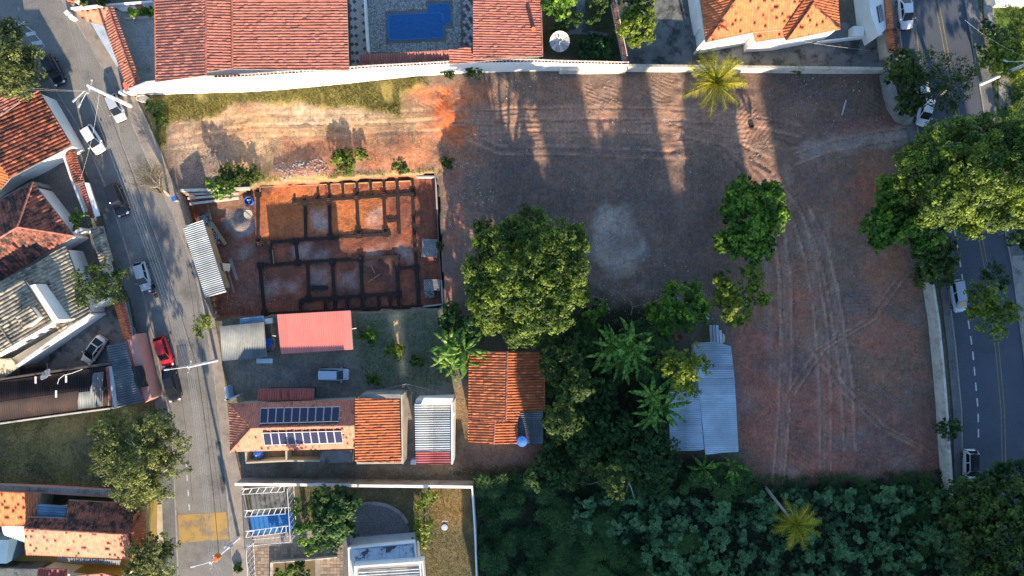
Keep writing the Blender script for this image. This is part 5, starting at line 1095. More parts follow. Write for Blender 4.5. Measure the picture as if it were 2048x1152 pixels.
blocks('small leftover group of blocks under the lower grid stack', 860, 588, 4, 3, 2, .1, mess=.6)
blocks('scattered long heap of grey blocks beside the slanting silver shed', 415, 452, 4, 8, 3, .35, mess=.7, sp=.38)
blocks('loose pile of grey blocks at the south end of the long block heap', 428, 478, 5, 4, 3, .1, mess=.8, sp=.34)
for i, (a, b_, c_, d_, r_) in enumerate(((362, 381, 500, 377, .22), (376, 397, 478, 388, .17), (380, 408, 478, 396, .18), (372, 389, 440, 386, .15))):
    q = MB(); A_ = Vector(P(a, b_, -.3 if i else .3)); B_ = Vector(P(c_, d_, -.3 if i else .3)); dd_ = B_-A_
    q.box(tuple((A_+B_)/2), (dd_.length, r_*1.6, r_*1.6), math.atan2(dd_.y, dd_.x)); q.top('concrete_post', M['white_dirty'], ['longest concrete beam lying along the top left edge of the pit', 'middle concrete post lying left of the bright shrub', 'lowest concrete post with a broken right end', 'short shaded post behind the others'][i], 'post', 'concrete posts by the pit')
for i, (a, b_, c_, d_, ww, lb) in enumerate(((424, 445, 453, 489, .45, 'wide orange brown plank pointing down beside the block heap'), (462, 518, 476, 560, .4, 'pale plank right of the silver shed'), (457, 540, 470, 585, .18, 'thin pole right of the silver shed'), (416, 405, 424, 440, .3, 'narrow rusty plank above the block heap'), (456, 600, 458, 580, .1, 'short stick at the bottom left of the pit'))):
    o = beam((a, b_), (c_, d_), ww, .08, 'plank', 'wood' if i in (0, 3) else 'woodgrey', z=PITZ+.25, par=None); o['label'] = lb; o['category'] = 'plank'
q = MB(); x, y, _ = P(414, 412, -1.0); cg = thing('rebar_cage', 'rusty rebar cage lying under the concrete posts', 'rebar cage', (x, y, -1.3))
for i in range(7):
    q = MB(); q.tube([(x-1.2, y-.5+i*.17, -1.1), (x+1.2, y-.5+i*.17, -1.1)], .02, 4); q.build('bar', M['tile_red'], cg)
    q = MB(); q.tube([(x-1.1+i*.36, y-.6, -1.08), (x-1.1+i*.36, y+.6, -1.08)], .02, 4); q.build('stirrup', M['tile_red'], cg)
x, y, _ = P(498, 402, -.9); dr = thing('water_drum', 'open dark blue drum holding small buckets near the pit corner', 'drum', (x, y, PITZ))
q = MB(); q.lathe((x, y, PITZ), [(.5, 0), (.58, .7), (.60, .95), (.54, .95), (.5, .4)], 20); q.build('shell', M['bluetank'], dr, smooth=False)
q = MB(); q.lathe((x, y, PITZ), [(.53, .45), (.53, .5)], 20); q.build('water', M['winglass'], dr)
for dx_, dy_ in ((-.15, .1), (.18, .12), (0, -.2)): q = MB(); q.lathe((x+dx_, y+dy_, PITZ+.5), [(.12, 0), (.15, .25), (.1, .26)], 10); q.build('bucket', M['metal_light'], dr)
x, y, _ = P(498, 429, -1); mx_ = thing('mortar_tub', 'round yellowish tub of mortar on the grey sand heap', 'tub', (x, y, PITZ+.5))
q = MB(); q.lathe((x, y, PITZ+.5), [(.42, 0), (.56, .35), (.58, .42), (.5, .42), (.45, .3)], 20); q.build('rim', M['white_dirty'], mx_)
q = MB(); q.lathe((x, y, PITZ+.5), [(.49, .36), (.49, .40)], 20); q.build('mortar', M['cream'], mx_)
q = MB(); q.tube([(x-.45, y+.4, PITZ+.95), (x+.5, y-.5, PITZ+.98)], .03, 5); q.build('stick', M['wood'], mx_)
x, y, _ = P(350, 398, .9); bx_ = thing('utility_box', 'blue topped utility box at the street corner of the building site', 'utility box', (x, y, 0))
q = MB(); q.box((x, y, .6), (.5, .5, 1.2), .3); q.build('cabinet', M['concrete'], bx_)
q = MB(); q.box((x, y, 1.23), (.62, .62, .06), .3); q.build('lid', M['bluetank'], bx_)
w = thing('site_fence', 'dark board fence on the street side of the foundation pit', 'fence', P(390, 480, 0))
for (a, b_), (c_, d_) in (((360, 386), (372, 430)), ((372, 430), (378, 452)), ((414, 596), (432, 636))):
    n = 9
    for i in range(n):
        p0 = Vector(P(a+(c_-a)*i/n, b_+(d_-b_)*i/n)[:2]); p1 = Vector(P(a+(c_-a)*(i+.92)/n, b_+(d_-b_)*(i+.92)/n)[:2]); q = MB(); q.wall([p0, p1], -1.4, .9+random.uniform(-.05, .05), .06); q.build('board', M['woodgrey'], w)
# bits on the plot
q = MB(); A_ = Vector(P(1684, 230, .1)); B_ = Vector(P(1692, 200, .1)); q.tube([A_, B_], .09, 8); q.top('fallen_post', M['steel'], 'pale metal post lying on the shaded soil in the northeast', 'post')
q = MB(); x, y, _ = P(1503, 252, .1)
for k_ in range(1): q.lathe((x, y, 0), [(.22, 0), (.34, .06), (.36, .16), (.3, .22), (.2, .2), (.16, .1)], 16)
q.top('old_tyre', M['rubber'], 'old black tyre lying in the sunlit strip below the palm', 'tyre')
pb = thing('water_standpipe', 'white pipe block with a dark box at the foot of the north wall', 'standpipe', P(983, 134, 0))
q = MB(); x, y, _ = P(984, 138, .3); q.box((x, y, .3), (.9, .5, .6)); q.tube([(x-1.2, y+.2, .5), (x+1.2, y+.2, .5)], .06, 6); q.build('pipe_block', M['white_dirty'], pb); q = MB(); q.box((x, y+.3, 1.0), (.4, .3, .8)); q.build('meter_box', M['brickdark'], pb)
q = MB(); x, y, _ = P(1356, 675, .5); q.box((x, y, .5), (1.0, .8, 1.0)); q.top('brick_oven', M['tile_old'], 'small brown brick block in the shade under the round tree', 'oven')
# scattered rubble
Rk = []; Ff = []; Tt = []
def rocks(poly, n, s0, s1, z0=0.0):
    p = np.array([P(a, b_, z0)[:2] for a, b_ in poly]); lo, hi = p.min(0), p.max(0); c_ = 0
    xs_ = RNG.uniform(lo[0], hi[0], n*3); ys_ = RNG.uniform(lo[1], hi[1], n*3); ok = sdist(xs_, ys_, poly if False else [tuple(v) for v in p]) < 0
    dens = fbm(xs_, ys_, 3, 555) > .47; ok &= dens
    for x, y in zip(xs_[ok][:n], ys_[ok][:n]):
        s = RNG.uniform(s0, s1)**1.0*(1 if RNG.random() < .93 else 1.9); b0 = len(Rk); an = RNG.uniform(0, 6)
        gi = int((y-gy[0])/RES)*nx+int((x-gx[0])/RES); zz = Z[gi]
        for k_ in range(4): Rk.append((x+s*math.cos(an+k_*1.57)*RNG.uniform(.7, 1.2), y+s*math.sin(an+k_*1.57)*RNG.uniform(.7, 1.2), zz-.02))
        Rk.append((x, y, zz+s*.8)); Ff.extend([(b0, b0+1, b0+4), (b0+1, b0+2, b0+4), (b0+2, b0+3, b0+4), (b0+3, b0, b0+4)]); t_ = RNG.random(); Tt.extend([t_]*4)
rocks([(980, 150), (1770, 150), (1820, 280), (1500, 330), (960, 290)], 2600, .03, .09)
rocks([(960, 280), (1500, 300), (1860, 300), (1870, 950), (1500, 960), (1440, 620), (1180, 600)], 3800, .03, .08)
rocks([(340, 300), (480, 310), (480, 380), (350, 380)], 700, .03, .08)
rocks([(545, 328), (650, 318), (660, 345), (560, 362)], 350, .05, .16)
rocks([(860, 180), (960, 180), (1000, 460), (900, 460)], 900, .04, .11)
rocks([(1160, 560), (1430, 580), (1430, 640), (1180, 640)], 300, .04, .12)
rocks([(520, 540), (600, 540), (600, 610), (530, 615)], 120, .03, .09, PITZ); rocks([(440, 590), (515, 590), (515, 630), (440, 630)], 100, .03, .08, PITZ)
np_obj('rubble', Rk, Ff, M['rock'], None, Tt, kind='stuff', label='pale stones and soil clods scattered over the bare plot', cat='rubble')

# ---------------------------------------------------------------- vehicles
def car(px_, py_, head, L, W_, paint, label, kind='hatch', zr=.012, sunroof=False, roofcol=None, cat='car', glass=None):
    """head: pixel direction in which the car's nose points"""
    ang = math.atan2(-head[1], head[0]); x, y, _ = P(px_, py_, 1.2)
    t = thing('parked_car', label, cat, (x, y, zr), ang, None); B_ = paint
    l, h = L/2, W_/2
    # body: cross sections along x (rear to nose): (x, half width, belt z, deck z)
    if kind == 'van': st = [(-l, .80, .75, .95), (-l+.12, .95, .80, 1.0), (-l*.5, 1, .85, 1.02), (0, 1, .85, 1.02), (l*.55, 1, .85, 1.0), (l*.86, .92, .72, .85), (l*.97, .75, .6, .68), (l, .55, .5, .55)]
    elif kind == 'sedan': st = [(-l, .70, .7, .85), (-l+.1, .88, .78, .92), (-l*.62, .98, .85, .95), (0, 1, .85, .95), (l*.42, 1, .83, .95), (l*.72, .96, .76, .86), (l*.92, .82, .62, .70), (l, .6, .5, .55)]
    else: st = [(-l, .72, .7, .8), (-l+.1, .9, .8, .9), (-l*.62, .99, .85, .93), (0, 1, .85, .93), (l*.42, 1, .83, .93), (l*.74, .95, .75, .84), (l*.93, .8, .6, .68), (l, .6, .5, .55)]
    vs = []; fs = []; m = 9
    for sx_, f_, bz, dz in st:
        w_ = h*f_
        vs += [(sx_, -w_*.9, .22), (sx_, -w_, .42), (sx_, -w_*.995, bz*.9), (sx_, -w_*.90, dz*.985), (sx_, 0, dz+.035), (sx_, w_*.90, dz*.985), (sx_, w_*.995, bz*.9), (sx_, w_, .42), (sx_, w_*.9, .22)]
    for i in range(len(st)-1):
        for k_ in range(m-1): a = i*m+k_; fs.append((a, a+1, a+m+1, a+m))
        fs.append((i*m+m-1, i*m, i*m+m, i*m+m+m-1))
    fs.append(tuple(range(m-1, -1, -1))); fs.append(tuple(range((len(st)-1)*m, len(st)*m)))
    q = MB().add(vs, fs); bo = q.build('body', B_, t, world=False, smooth=True)
    sd_ = bo.modifiers.new('sub', 'SUBSURF'); sd_.levels = 1; sd_.render_levels = 1
    # greenhouse ring: bottom outline and roof outline
    if kind == 'van': xb0, xb1, xr0, xr1, rz_ = -l+.12, l*.62, -l+.22, l*.30, 1.62
    elif kind == 'sedan': xb0, xb1, xr0, xr1, rz_ = -l*.80, l*.50, -l*.42, l*.12, 1.42
    elif kind == 'suv': xb0, xb1, xr0, xr1, rz_ = -l+.10, l*.46, -l+.38, l*.14, 1.62
    else: xb0, xb1, xr0, xr1, rz_ = -l+.12, l*.50, -l+.55, l*.14, 1.46
    wb, wr = h*.90, h*.70; db = .93 if kind != 'van' else 1.02
    def quadm(nm, pts, mm, lift=.0):
        n_ = (Vector(pts[1])-Vector(pts[0])).cross(Vector(pts[2])-Vector(pts[0])).normalized(); q = MB(); c_ = sum((Vector(p) for p in pts), Vector())/4
        vs = [Vector(p)+n_*lift for p in pts]+[Vector(p)+n_*(lift-.03) for p in pts]
        q.add(vs, [(0, 1, 2, 3), (7, 6, 5, 4), (0, 4, 5, 1), (1, 5, 6, 2), (2, 6, 7, 3), (3, 7, 4, 0)]); return q.build(nm, mm, t, world=False)
    gm_ = M['glass']
    # painted pillars: solid cabin slightly inside, glass panels proud of it
    q = MB(); base = [(xb0, -wb*.93), (xb1, -wb*.86), (xb1+.10, 0), (xb1, wb*.86), (xb0, wb*.93)]; tp = [(xr0, -wr), (xr1, -wr*.95), (xr1+.05, 0), (xr1, wr*.95), (xr0, wr)]
    vs = [(a, b_, db-.03) for a, b_ in base]+[(a, b_, rz_-.03) for a, b_ in tp]; q.add(vs, [(0, 1, 2, 3, 4)[::-1], (5, 6, 7, 8, 9)]+[(i, (i+1) % 5, 5+(i+1) % 5, 5+i) for i in range(5)]); q.build('cabin', B_, t, world=False, bevel=.04)
    def lerp(a, b_, k_): return tuple(a[i]+(b_[i]-a[i])*k_ for i in range(3))
    def inset(pts, k_):
        c_ = sum((Vector(p) for p in pts), Vector())/4; return [tuple(c_+(Vector(p)-c_)*k_) for p in pts]
    wsh = [(xb1+.02, -wb*.84, db), (xb1+.02, wb*.84, db), (xr1, wr*.93, rz_-.04), (xr1, -wr*.93, rz_-.04)]
    wsh = [(xb1+.08, -wb*.80, db-.01), (xb1+.08, wb*.80, db-.01), (xr1+.04, wr*.90, rz_-.03), (xr1+.04, -wr*.90, rz_-.03)]
    quadm('windscreen', inset(wsh, .98), gm_, .045)
    quadm('rear_window', inset([(xb0, wb*.88, db), (xb0, -wb*.88, db), (xr0, -wr*.95, rz_-.04), (xr0, wr*.95, rz_-.04)], .86), gm_, .03)
    for s_ in (-1, 1):
        b0_, b1_ = (xb0, s_*wb*.93, db), (xb1, s_*wb*.86, db); r0_, r1_ = (xr0, s_*wr, rz_-.03), (xr1, s_*wr*.95, rz_-.03)
        for k0, k1 in ((.07, .47), (.52, .93)):
            pts = [lerp(b0_, b1_, k0), lerp(b0_, b1_, k1), lerp(r0_, r1_, k1), lerp(r0_, r1_, k0)]; pts = [lerp(pts[0], pts[3], .1), lerp(pts[1], pts[2], .1), lerp(pts[1], pts[2], .86), lerp(pts[0], pts[3], .86)]
            quadm('side_window', pts if s_ < 0 else pts[::-1], gm_, .03)
        for sx_ in (-l*.62, l*.62):
            q = MB(); n = 16; vs = []; fs = []
            for (yy, rr) in ((0, .20), (0, .31), (.20, .31), (.20, .20)):
                for k_ in range(n): an = 2*math.pi*k_/n; vs.append((sx_+rr*math.cos(an), s_*(h-.17+yy*.9), .31+rr*math.sin(an)))
            for i in range(4):
                for k_ in range(n): fs.append((i*n+k_, i*n+(k_+1) % n, ((i+1) % 4)*n+(k_+1) % n, ((i+1) % 4)*n+k_))
            wh = MB().add(vs, fs).build('tyre', M['rubber'], t, world=False)
            q = MB(); vs = [(sx_+.2*math.cos(2*math.pi*k_/n), s_*(h+.0), .31+.2*math.sin(2*math.pi*k_/n)) for k_ in range(n)]+[(sx_+.2*math.cos(2*math.pi*k_/n), s_*(h-.10), .31+.2*math.sin(2*math.pi*k_/n)) for k_ in range(n)]
            q.add(vs, [tuple(range(n)), tuple(range(2*n-1, n-1, -1))]+[(k_, (k_+1) % n, n+(k_+1) % n, n+k_) for k_ in range(n)]); q.build('rim', M['chrome'], wh, world=False)
        q = MB(); q.box((xb1-.15, s_*(h+.09), .98), (.12, .2, .12), s_*.3); q.build('mirror', B_, t, world=False, bevel=.02)
        q = MB(); q.box((l*.90, s_*h*.66, .63), (.30, .30, .13), -s_*.55); q.build('headlight', M['lamp'], t, world=False, bevel=.03)
        q = MB(); q.box((-l+.07, s_*h*.76, .78), (.10, .26, .18), s_*.25); q.build('tail_light', M['tail'], t, world=False, bevel=.02)
    q = MB(); rv = [(xr0+.02, -wr*.97), (xr1-.02, -wr*.92), (xr1+.05, 0), (xr1-.02, wr*.92), (xr0+.02, wr*.97), (xr0-.03, 0)]
    q.prism(rv, rz_-.045, rz_+.015); q.build('roof_panel', roofcol or B_, t, world=False, bevel=.02)
    if sunroof: q = MB(); q.box(((xr0+xr1)/2+.05, 0, rz_+.02), (1.1, wr*1.5, .02)); q.build('sunroof', gm_, t, world=False)
    q = MB(); q.box((l-.05, 0, .42), (.14, W_*.62, .22)); q.build('front_bumper', M['black'] if kind != 'van' else B_, t, world=False, bevel=.03)
    q = MB(); q.box((-l+.05, 0, .42), (.14, W_*.74, .24)); q.build('rear_bumper', B_, t, world=False, bevel=.03)
    return t
def paint(n, c, r=.28, cl=.7): return mat('paint_'+n, c, rough=r, fine=.02, coat=cl, spec=.4)
pw, ps, pb_, pr, pc, pg = paint('white', (.66, .67, .68)), paint('silver', (.42, .45, .48)), paint('black', (.012, .013, .018)), paint('red', (.55, .012, .018)), paint('cream', (.62, .59, .52)), paint('pale_blue', (.40, .47, .55))
car(181, 277, (38, 62), 4.1, 1.75, pw, 'white hatchback in the top left street with its nose to the lower right')
car(227, 213, (22, 50), 3.9, 1.7, ps, 'silver blue hatchback parked beneath the white utility pole', zr=.012)
car(101, 138, (20, 40), 4.2, 1.75, pb_, 'black car half hidden under the street tree in the top left')
car(230, 399, (26, 60), 4.5, 1.85, pb_, 'glossy black SUV parked on the left side of the street', 'suv')
car(281, 552, (14, 50), 3.9, 1.68, ps, 'silver hatchback parked above the motorcyclist')
car(323, 704, (20, 62), 4.2, 1.75, pr, 'bright red car parked between the pink wall and the street')
car(338, 771, (15, 60), 4.6, 1.8, pb_, 'black car parked directly behind the red one', 'sedan')
car(183, 701, (-30, 44), 4.2, 1.78, pc, 'cream sedan with dark sunroof standing in the walled yard', 'sedan', sunroof=True, zr=.03)
car(665, 750, (1, 0), 4.0, 1.68, pg, 'pale blue van in the dirt yard below the pink shed', 'van', zr=0.0, cat='van')
car(1816, 22, (4, 40), 4.4, 1.8, pw, 'silver white sedan at the top end of the avenue', 'sedan')
car(1855, 221, (-10, 40), 4.0, 1.75, pw, 'white car peeking out from under the street trees, avenue north')
car(1849, 182, (6, 40), 3.9, 1.7, ps, 'pale car almost hidden beneath the bare branched tree')
car(1921, 592, (10, 60), 4.3, 1.75, pg, 'pale blue estate car under the yellowish street tree', 'van')
car(1946, 936, (0, 60), 4.6, 1.85, pw, 'white pickup with dark bed near the bottom of the avenue', 'suv', roofcol=pb_, cat='pickup')
# motorcycle and rider
mx0, my0, _ = P(306, 582, .8); mc = thing('motorcycle', 'small dark motorcycle in front of the silver hatchback', 'motorcycle', (mx0, my0, .012), math.atan2(-30, 8))
for sx_ in (-.62, .62):
    q = MB(); n = 14; vs = []; fs = []
    for yy, rr in ((-.05, .2), (-.05, .3), (.05, .3), (.05, .2)):
        for k_ in range(n): an = 2*math.pi*k_/n; vs.append((sx_+rr*math.cos(an), yy, .3+rr*math.sin(an)))
    for i in range(4):
        for k_ in range(n): fs.append((i*n+k_, i*n+(k_+1) % n, ((i+1) % 4)*n+(k_+1) % n, ((i+1) % 4)*n+k_))
    MB().add(vs, fs).build('wheel', M['rubber'], mc, world=False)
q = MB(); q.tube([(-.6, 0, .35), (-.1, 0, .55), (.35, 0, .75), (.6, 0, .35)], [.05, .14, .12, .04], 7); q.build('frame', M['black'], mc, world=False)
q = MB(); q.tube([(-.75, 0, .78), (-.1, 0, .76)], [.12, .15], 7); q.build('seat', M['black'], mc, world=False)
q = MB(); q.tube([(-.02, 0, .85), (.3, 0, .88)], [.16, .13], 8); q.build('fuel_tank', M['tail'], mc, world=False)
q = MB(); q.tube([(.3, -.36, 1.0), (.42, 0, .95), (.3, .36, 1.0)], .03, 5); q.build('handlebar', M['steel'], mc, world=False)
pn = thing('person', 'rider in dark clothes and a white helmet seated on the motorcycle', 'person', (mx0, my0, .012), math.atan2(-30, 8))
def skin(name, verts, edges, radii, m, par):
    me = bpy.data.meshes.new(name); me.from_pydata(verts, edges, []); me.materials.append(m)
    o = bpy.data.objects.new(name, me); link(o, par); md = o.modifiers.new('skin', 'SKIN')
    sk = me.skin_vertices[0].data if me.skin_vertices else None
    if sk is None:
        bpy.context.view_layer.objects.active = o; o.select_set(True); bpy.ops.mesh.customdata_skin_add(); sk = me.skin_vertices[0].data
    for i, r_ in enumerate(radii): sk[i].radius = (r_, r_)
    sk[0].use_root = True; s2 = o.modifiers.new('sub', 'SUBSURF'); s2.levels = 1; s2.render_levels = 2; return o
vv = [(-.25, 0, .88), (-.22, 0, 1.08), (-.12, 0, 1.32), (-.05, 0, 1.46), (0, 0, 1.6), (-.1, .18, 1.36), (.08, .3, 1.15), (.28, .33, 1.06), (-.1, -.18, 1.36), (.08, -.3, 1.15), (.28, -.33, 1.06), (-.2, .12, .86), (.18, .2, .8), (.08, .2, .42), (.2, .2, .32), (-.2, -.12, .86), (.18, -.2, .8), (.08, -.2, .42), (.2, -.2, .32)]
ee = [(0, 1), (1, 2), (2, 3), (3, 4), (2, 5), (5, 6), (6, 7), (2, 8), (8, 9), (9, 10), (0, 11), (11, 12), (12, 13), (13, 14), (0, 15), (15, 16), (16, 17), (17, 18)]
skin('body', vv, ee, [.15, .14, .17, .07, .08, .075, .05, .035, .075, .05, .035, .10, .08, .05, .04, .10, .08, .05, .04], mat('dark_clothes', (.04, .04, .05), (.06, .06, .08), 3, .9), pn)
q = MB(); q.lathe((.02, 0, 1.52), [(.11, -.04), (.15, .05), (.155, .14), (.11, .24), (.04, .27)], 14); q.build('helmet', pw, pn, world=False, smooth=True)
q = MB(); q.box((.15, 0, 1.62), (.04, .2, .10)); q.build('visor', M['black'], pn, world=False)

# ---------------------------------------------------------------- poles and wires
def pole(base, h, label, arms=(), lamp=None, mat_='steel_white', r=.16):
    x, y, _ = P(*base); t = thing('utility_pole', label, 'utility pole', (x, y, 0), 0, 'utility poles')
    q = MB(); q.tube([(x, y, -.2), (x, y, h)], [r*1.35, r*.8], 10); q.build('pole', M[mat_], t)
    for (dx_, dy_, z, L_, dz_) in arms:
        n_ = Vector((dx_, dy_, 0)).normalized(); q = MB(); c_ = Vector((x, y, z)); q.tube([c_-n_*L_*.5, c_+n_*L_*.5], .065, 6); a_ = q.build('crossarm', M['woodgrey'], t)
        for k_ in (-.45, -.15, .15, .45): p_ = c_+n_*L_*k_; q = MB(); q.lathe(tuple(p_), [(.05, .02), (.07, .12), (.03, .22)], 8); q.build('insulator', M['steel'], a_)
    if lamp:
        for (ex, ey, ez) in lamp:
            hd = Vector((x+ex, y+ey, h+ez)); q = MB(); q.tube([(x, y, h-.8), Vector((x, y, h-.4)).lerp(hd, .4), hd], .035, 6); a_ = q.build('lamp_arm', M['steel_white'], t)
            d_ = Vector((ex, ey, 0)).normalized(); q = MB(); q.box(tuple(hd+d_*.25), (.6, .2, .1), math.atan2(ey, ex)); q.build('lamp_head', M['steel'], a_, bevel=.03)
    return t
pole((263, 213), 9.3, 'leaning looking white utility pole over the silver blue car with two lamp arms', [(.3, 1, 8.8, 1.8, 0)], [(-1.6, -1.5, -.3), (-1.0, -2.1, -.2)], r=.2)
pole((434, 720), 8.2, 'utility pole beside the red car with a long lamp arm over the street', [(.25, 1, 7.6, 1.6, 0)], [(-2.4, -.3, -.2)])
t = pole((478, 1074), 8.6, 'utility pole near the yellow road patch carrying a rusty drum', [(.2, 1, 8.0, 1.8, 0)], [(-1.9, -.4, -.1)])
x, y, _ = P(478, 1074); q = MB(); q.lathe((x+.3, y+.25, 7.0), [(.25, 0), (.4, .05), (.4, .9), (.3, 1.0)], 14); q.build('drum', M['orange'], t)
q = MB(); q.box((x-.15, y-.1, 3.0), (.7, .5, 1.0), .5); q.build('service_box', M['steel'], t)
pole((1961, 168), 9.5, 'white utility pole on the right side of the avenue leaning out of frame', [(.3, 1, 8.9, 1.8, 0)], [(-1.6, .6, -2.4)], r=.2)
pole((70, 195), 4.0, 'short service pole between the roofs on the left edge', [], None, r=.07)
pole((812, 768), 3.2, 'slim garden pole where three wires meet above the alley', [], None, 'woodgrey', r=.06)
def wire(a, b_, sag=.6, r=.02, m_='steel', n=10, cnt=1):
    A_, B_ = Vector(a), Vector(b_); q = MB(); q.tube([A_.lerp(B_, i/n)-Vector((0, 0, 4*sag*(i/n)*(1-i/n))) for i in range(n+1)], r, 4); return q
cw = lambda *a: a
def PP(b_, h, off=0.0, off2=0.0): x, y, _ = P(*b_); return (x+off, y+off2, h)
wires = []
for i, o_ in enumerate((-.8, -.27, .27, .8)):
    wires += [('%s street wire of four between the two left utility poles' % ['outermost', 'second', 'third', 'innermost'][i], PP((263, 213), 8.85, o_*.3-.2, o_), PP((434, 720), 7.7, o_*.3, o_), .7)]
    wires += [('%s street wire running to the pole by the yellow patch' % ['outermost', 'second', 'third', 'innermost'][i], PP((434, 720), 7.7, o_*.3, o_), PP((478, 1074), 8.1, o_*.3, o_), .5)]
    wires += [('%s street wire leaving the frame at the top left' % ['outermost', 'second', 'third', 'innermost'][i], PP((263, 213), 8.85, o_*.3-.2, o_), P(60+i*18, -190, 8.8), .7)]
    wires += [('%s street wire leaving the frame at the bottom' % ['outermost', 'second', 'third', 'innermost'][i], PP((478, 1074), 8.1, o_*.3, o_), P(520+i*6, 1420, 8.5), .5)]
wires += [('lower cable bundle parallel to the left street', PP((263, 213), 6.5), PP((434, 720), 5.8), .6), ('lower cable bundle past the yellow patch', PP((434, 720), 5.8), PP((478, 1074), 6.2), .5),
          ('service cable from the white pole to the left service pole', PP((263, 213), 7.2), PP((70, 195), 3.9), .5), ('second service cable to the roofs at the left edge', PP((263, 213), 7.0), PP((40, 190), 4.6), .6), ('dangling service cable to the car side yard', PP((263, 213), 7.0), P(160, 360, 2.4), .5),
          ('wire from the garden pole to the orange roof', P(812, 768, 3.2), P(722, 790, 4.2), .1), ('wire from the garden pole to the white roofed house', P(812, 768, 3.2), P(835, 800, 4.3), .1), ('wire from the garden pole towards the banana clump', P(812, 768, 3.2), P(940, 800, 3.7), .2),
          ('service cable from the pole by the lawn gate', PP((478, 1074), 6.5), P(488, 968, 2.8), .3), ('second cable from the lawn gate pole', PP((478, 1074), 6.2), P(490, 972, 2.8), .3),
          ('wire over the stained yard of the hipped house', P(1600, 82, 4.6), P(1776, 104, 3.4), .3), ('wire crossing above the right avenue verge', P(1930, 40, 8.0), PP((1961, 168), 9.2), .6), ('wire dropping down the right verge', PP((1961, 168), 9.0), P(2046, 300, 6), .4), ('second wire dropping down the right verge', PP((1961, 168), 8.8), P(2030, 330, 6), .4)]
for lb, a, b_, sg in wires: wire(a, b_, sg, .008 if 'bundle' not in lb else .03).top('overhead_wire' if True else '', M['steel'] if 'bundle' not in lb else M['black'], lb, 'wire', 'overhead wires')

# ---------------------------------------------------------------- vegetation
def leaf_quads(C_, N_, size, aspect=.55, droop=0.0):
    """C_ centres (n,3), N_ facing normals, one rhombic leaf each"""
    n = len(C_); R_ = RNG.normal(size=(n, 3)); T_ = np.cross(N_, R_); T_ /= np.linalg.norm(T_, axis=1)[:, None]+1e-9; B_ = np.cross(N_, T_); B_ /= np.linalg.norm(B_, axis=1)[:, None]+1e-9
    s = (size if np.ndim(size) else np.full(n, size))[:, None]
    V_ = np.stack([C_-T_*s, C_-B_*s*aspect+N_*s*.1, C_+T_*s-np.array([0, 0, 1])*s*droop, C_+B_*s*aspect+N_*s*.1], 1).reshape(-1, 3)
    return V_, np.arange(4*n).reshape(n, 4)
def unit(v): return v/(np.linalg.norm(v, axis=1)[:, None]+1e-9)
def crown(blobs, size=.2, dens=7.0, clr=.45, per=14, inner=.35, seed=1, flat=1.0, upb=.5, tint0=0.0):
    """blobs (x,y,z,rx,rz); leaves in small clusters over and inside every blob"""
    Cs = []; Ns = []; Ts = []
    for (x, y, z, r_, rz_) in blobs:
        ns = int(6+r_*r_*2.6+r_*2); D0 = unit(RNG.normal(size=(ns, 3))); D0[:, 2] = np.where(D0[:, 2] < -.25, -D0[:, 2], D0[:, 2])
        ctr = np.array([x, y, z])+D0*np.array([r_, r_, rz_])*RNG.uniform(.55, .95, ns)[:, None]; sr = np.clip(r_*.36, .26, .85)*RNG.uniform(.6, 1.25, ns); lt = RNG.uniform(-.16, .16, ns)
        for c0, s_, l_ in zip(ctr, sr, lt):
            n = max(3, int(dens*s_*s_*2.4)); D = unit(RNG.normal(size=(n, 3))); D[:, 2] = np.where(D[:, 2] < -.2, -D[:, 2], D[:, 2])
            cc_ = c0+D*s_*np.array([1, 1, .85])*np.where(RNG.random(n) < inner*.6, .55, 1.0)[:, None]
            m_ = n*per; K = np.repeat(np.arange(n), per); E = unit(RNG.normal(size=(m_, 3)))
            pos = cc_[K]+E*(clr*.62*RNG.uniform(.5, 1.3, n)[K][:, None])*np.array([1, 1, .6]); ct = RNG.random(n)
            nr = unit(E*.45+D[K]*1.0+np.array([0, 0, upb*.7])+RNG.normal(size=(m_, 3))*.35)
            Cs.append(pos); Ns.append(nr); Ts.append(np.clip(.12+ct[K]*.4+RNG.random(m_)*.42+tint0+l_, 0, 1))
    return np.concatenate(Cs), np.concatenate(Ns), np.concatenate(Ts)
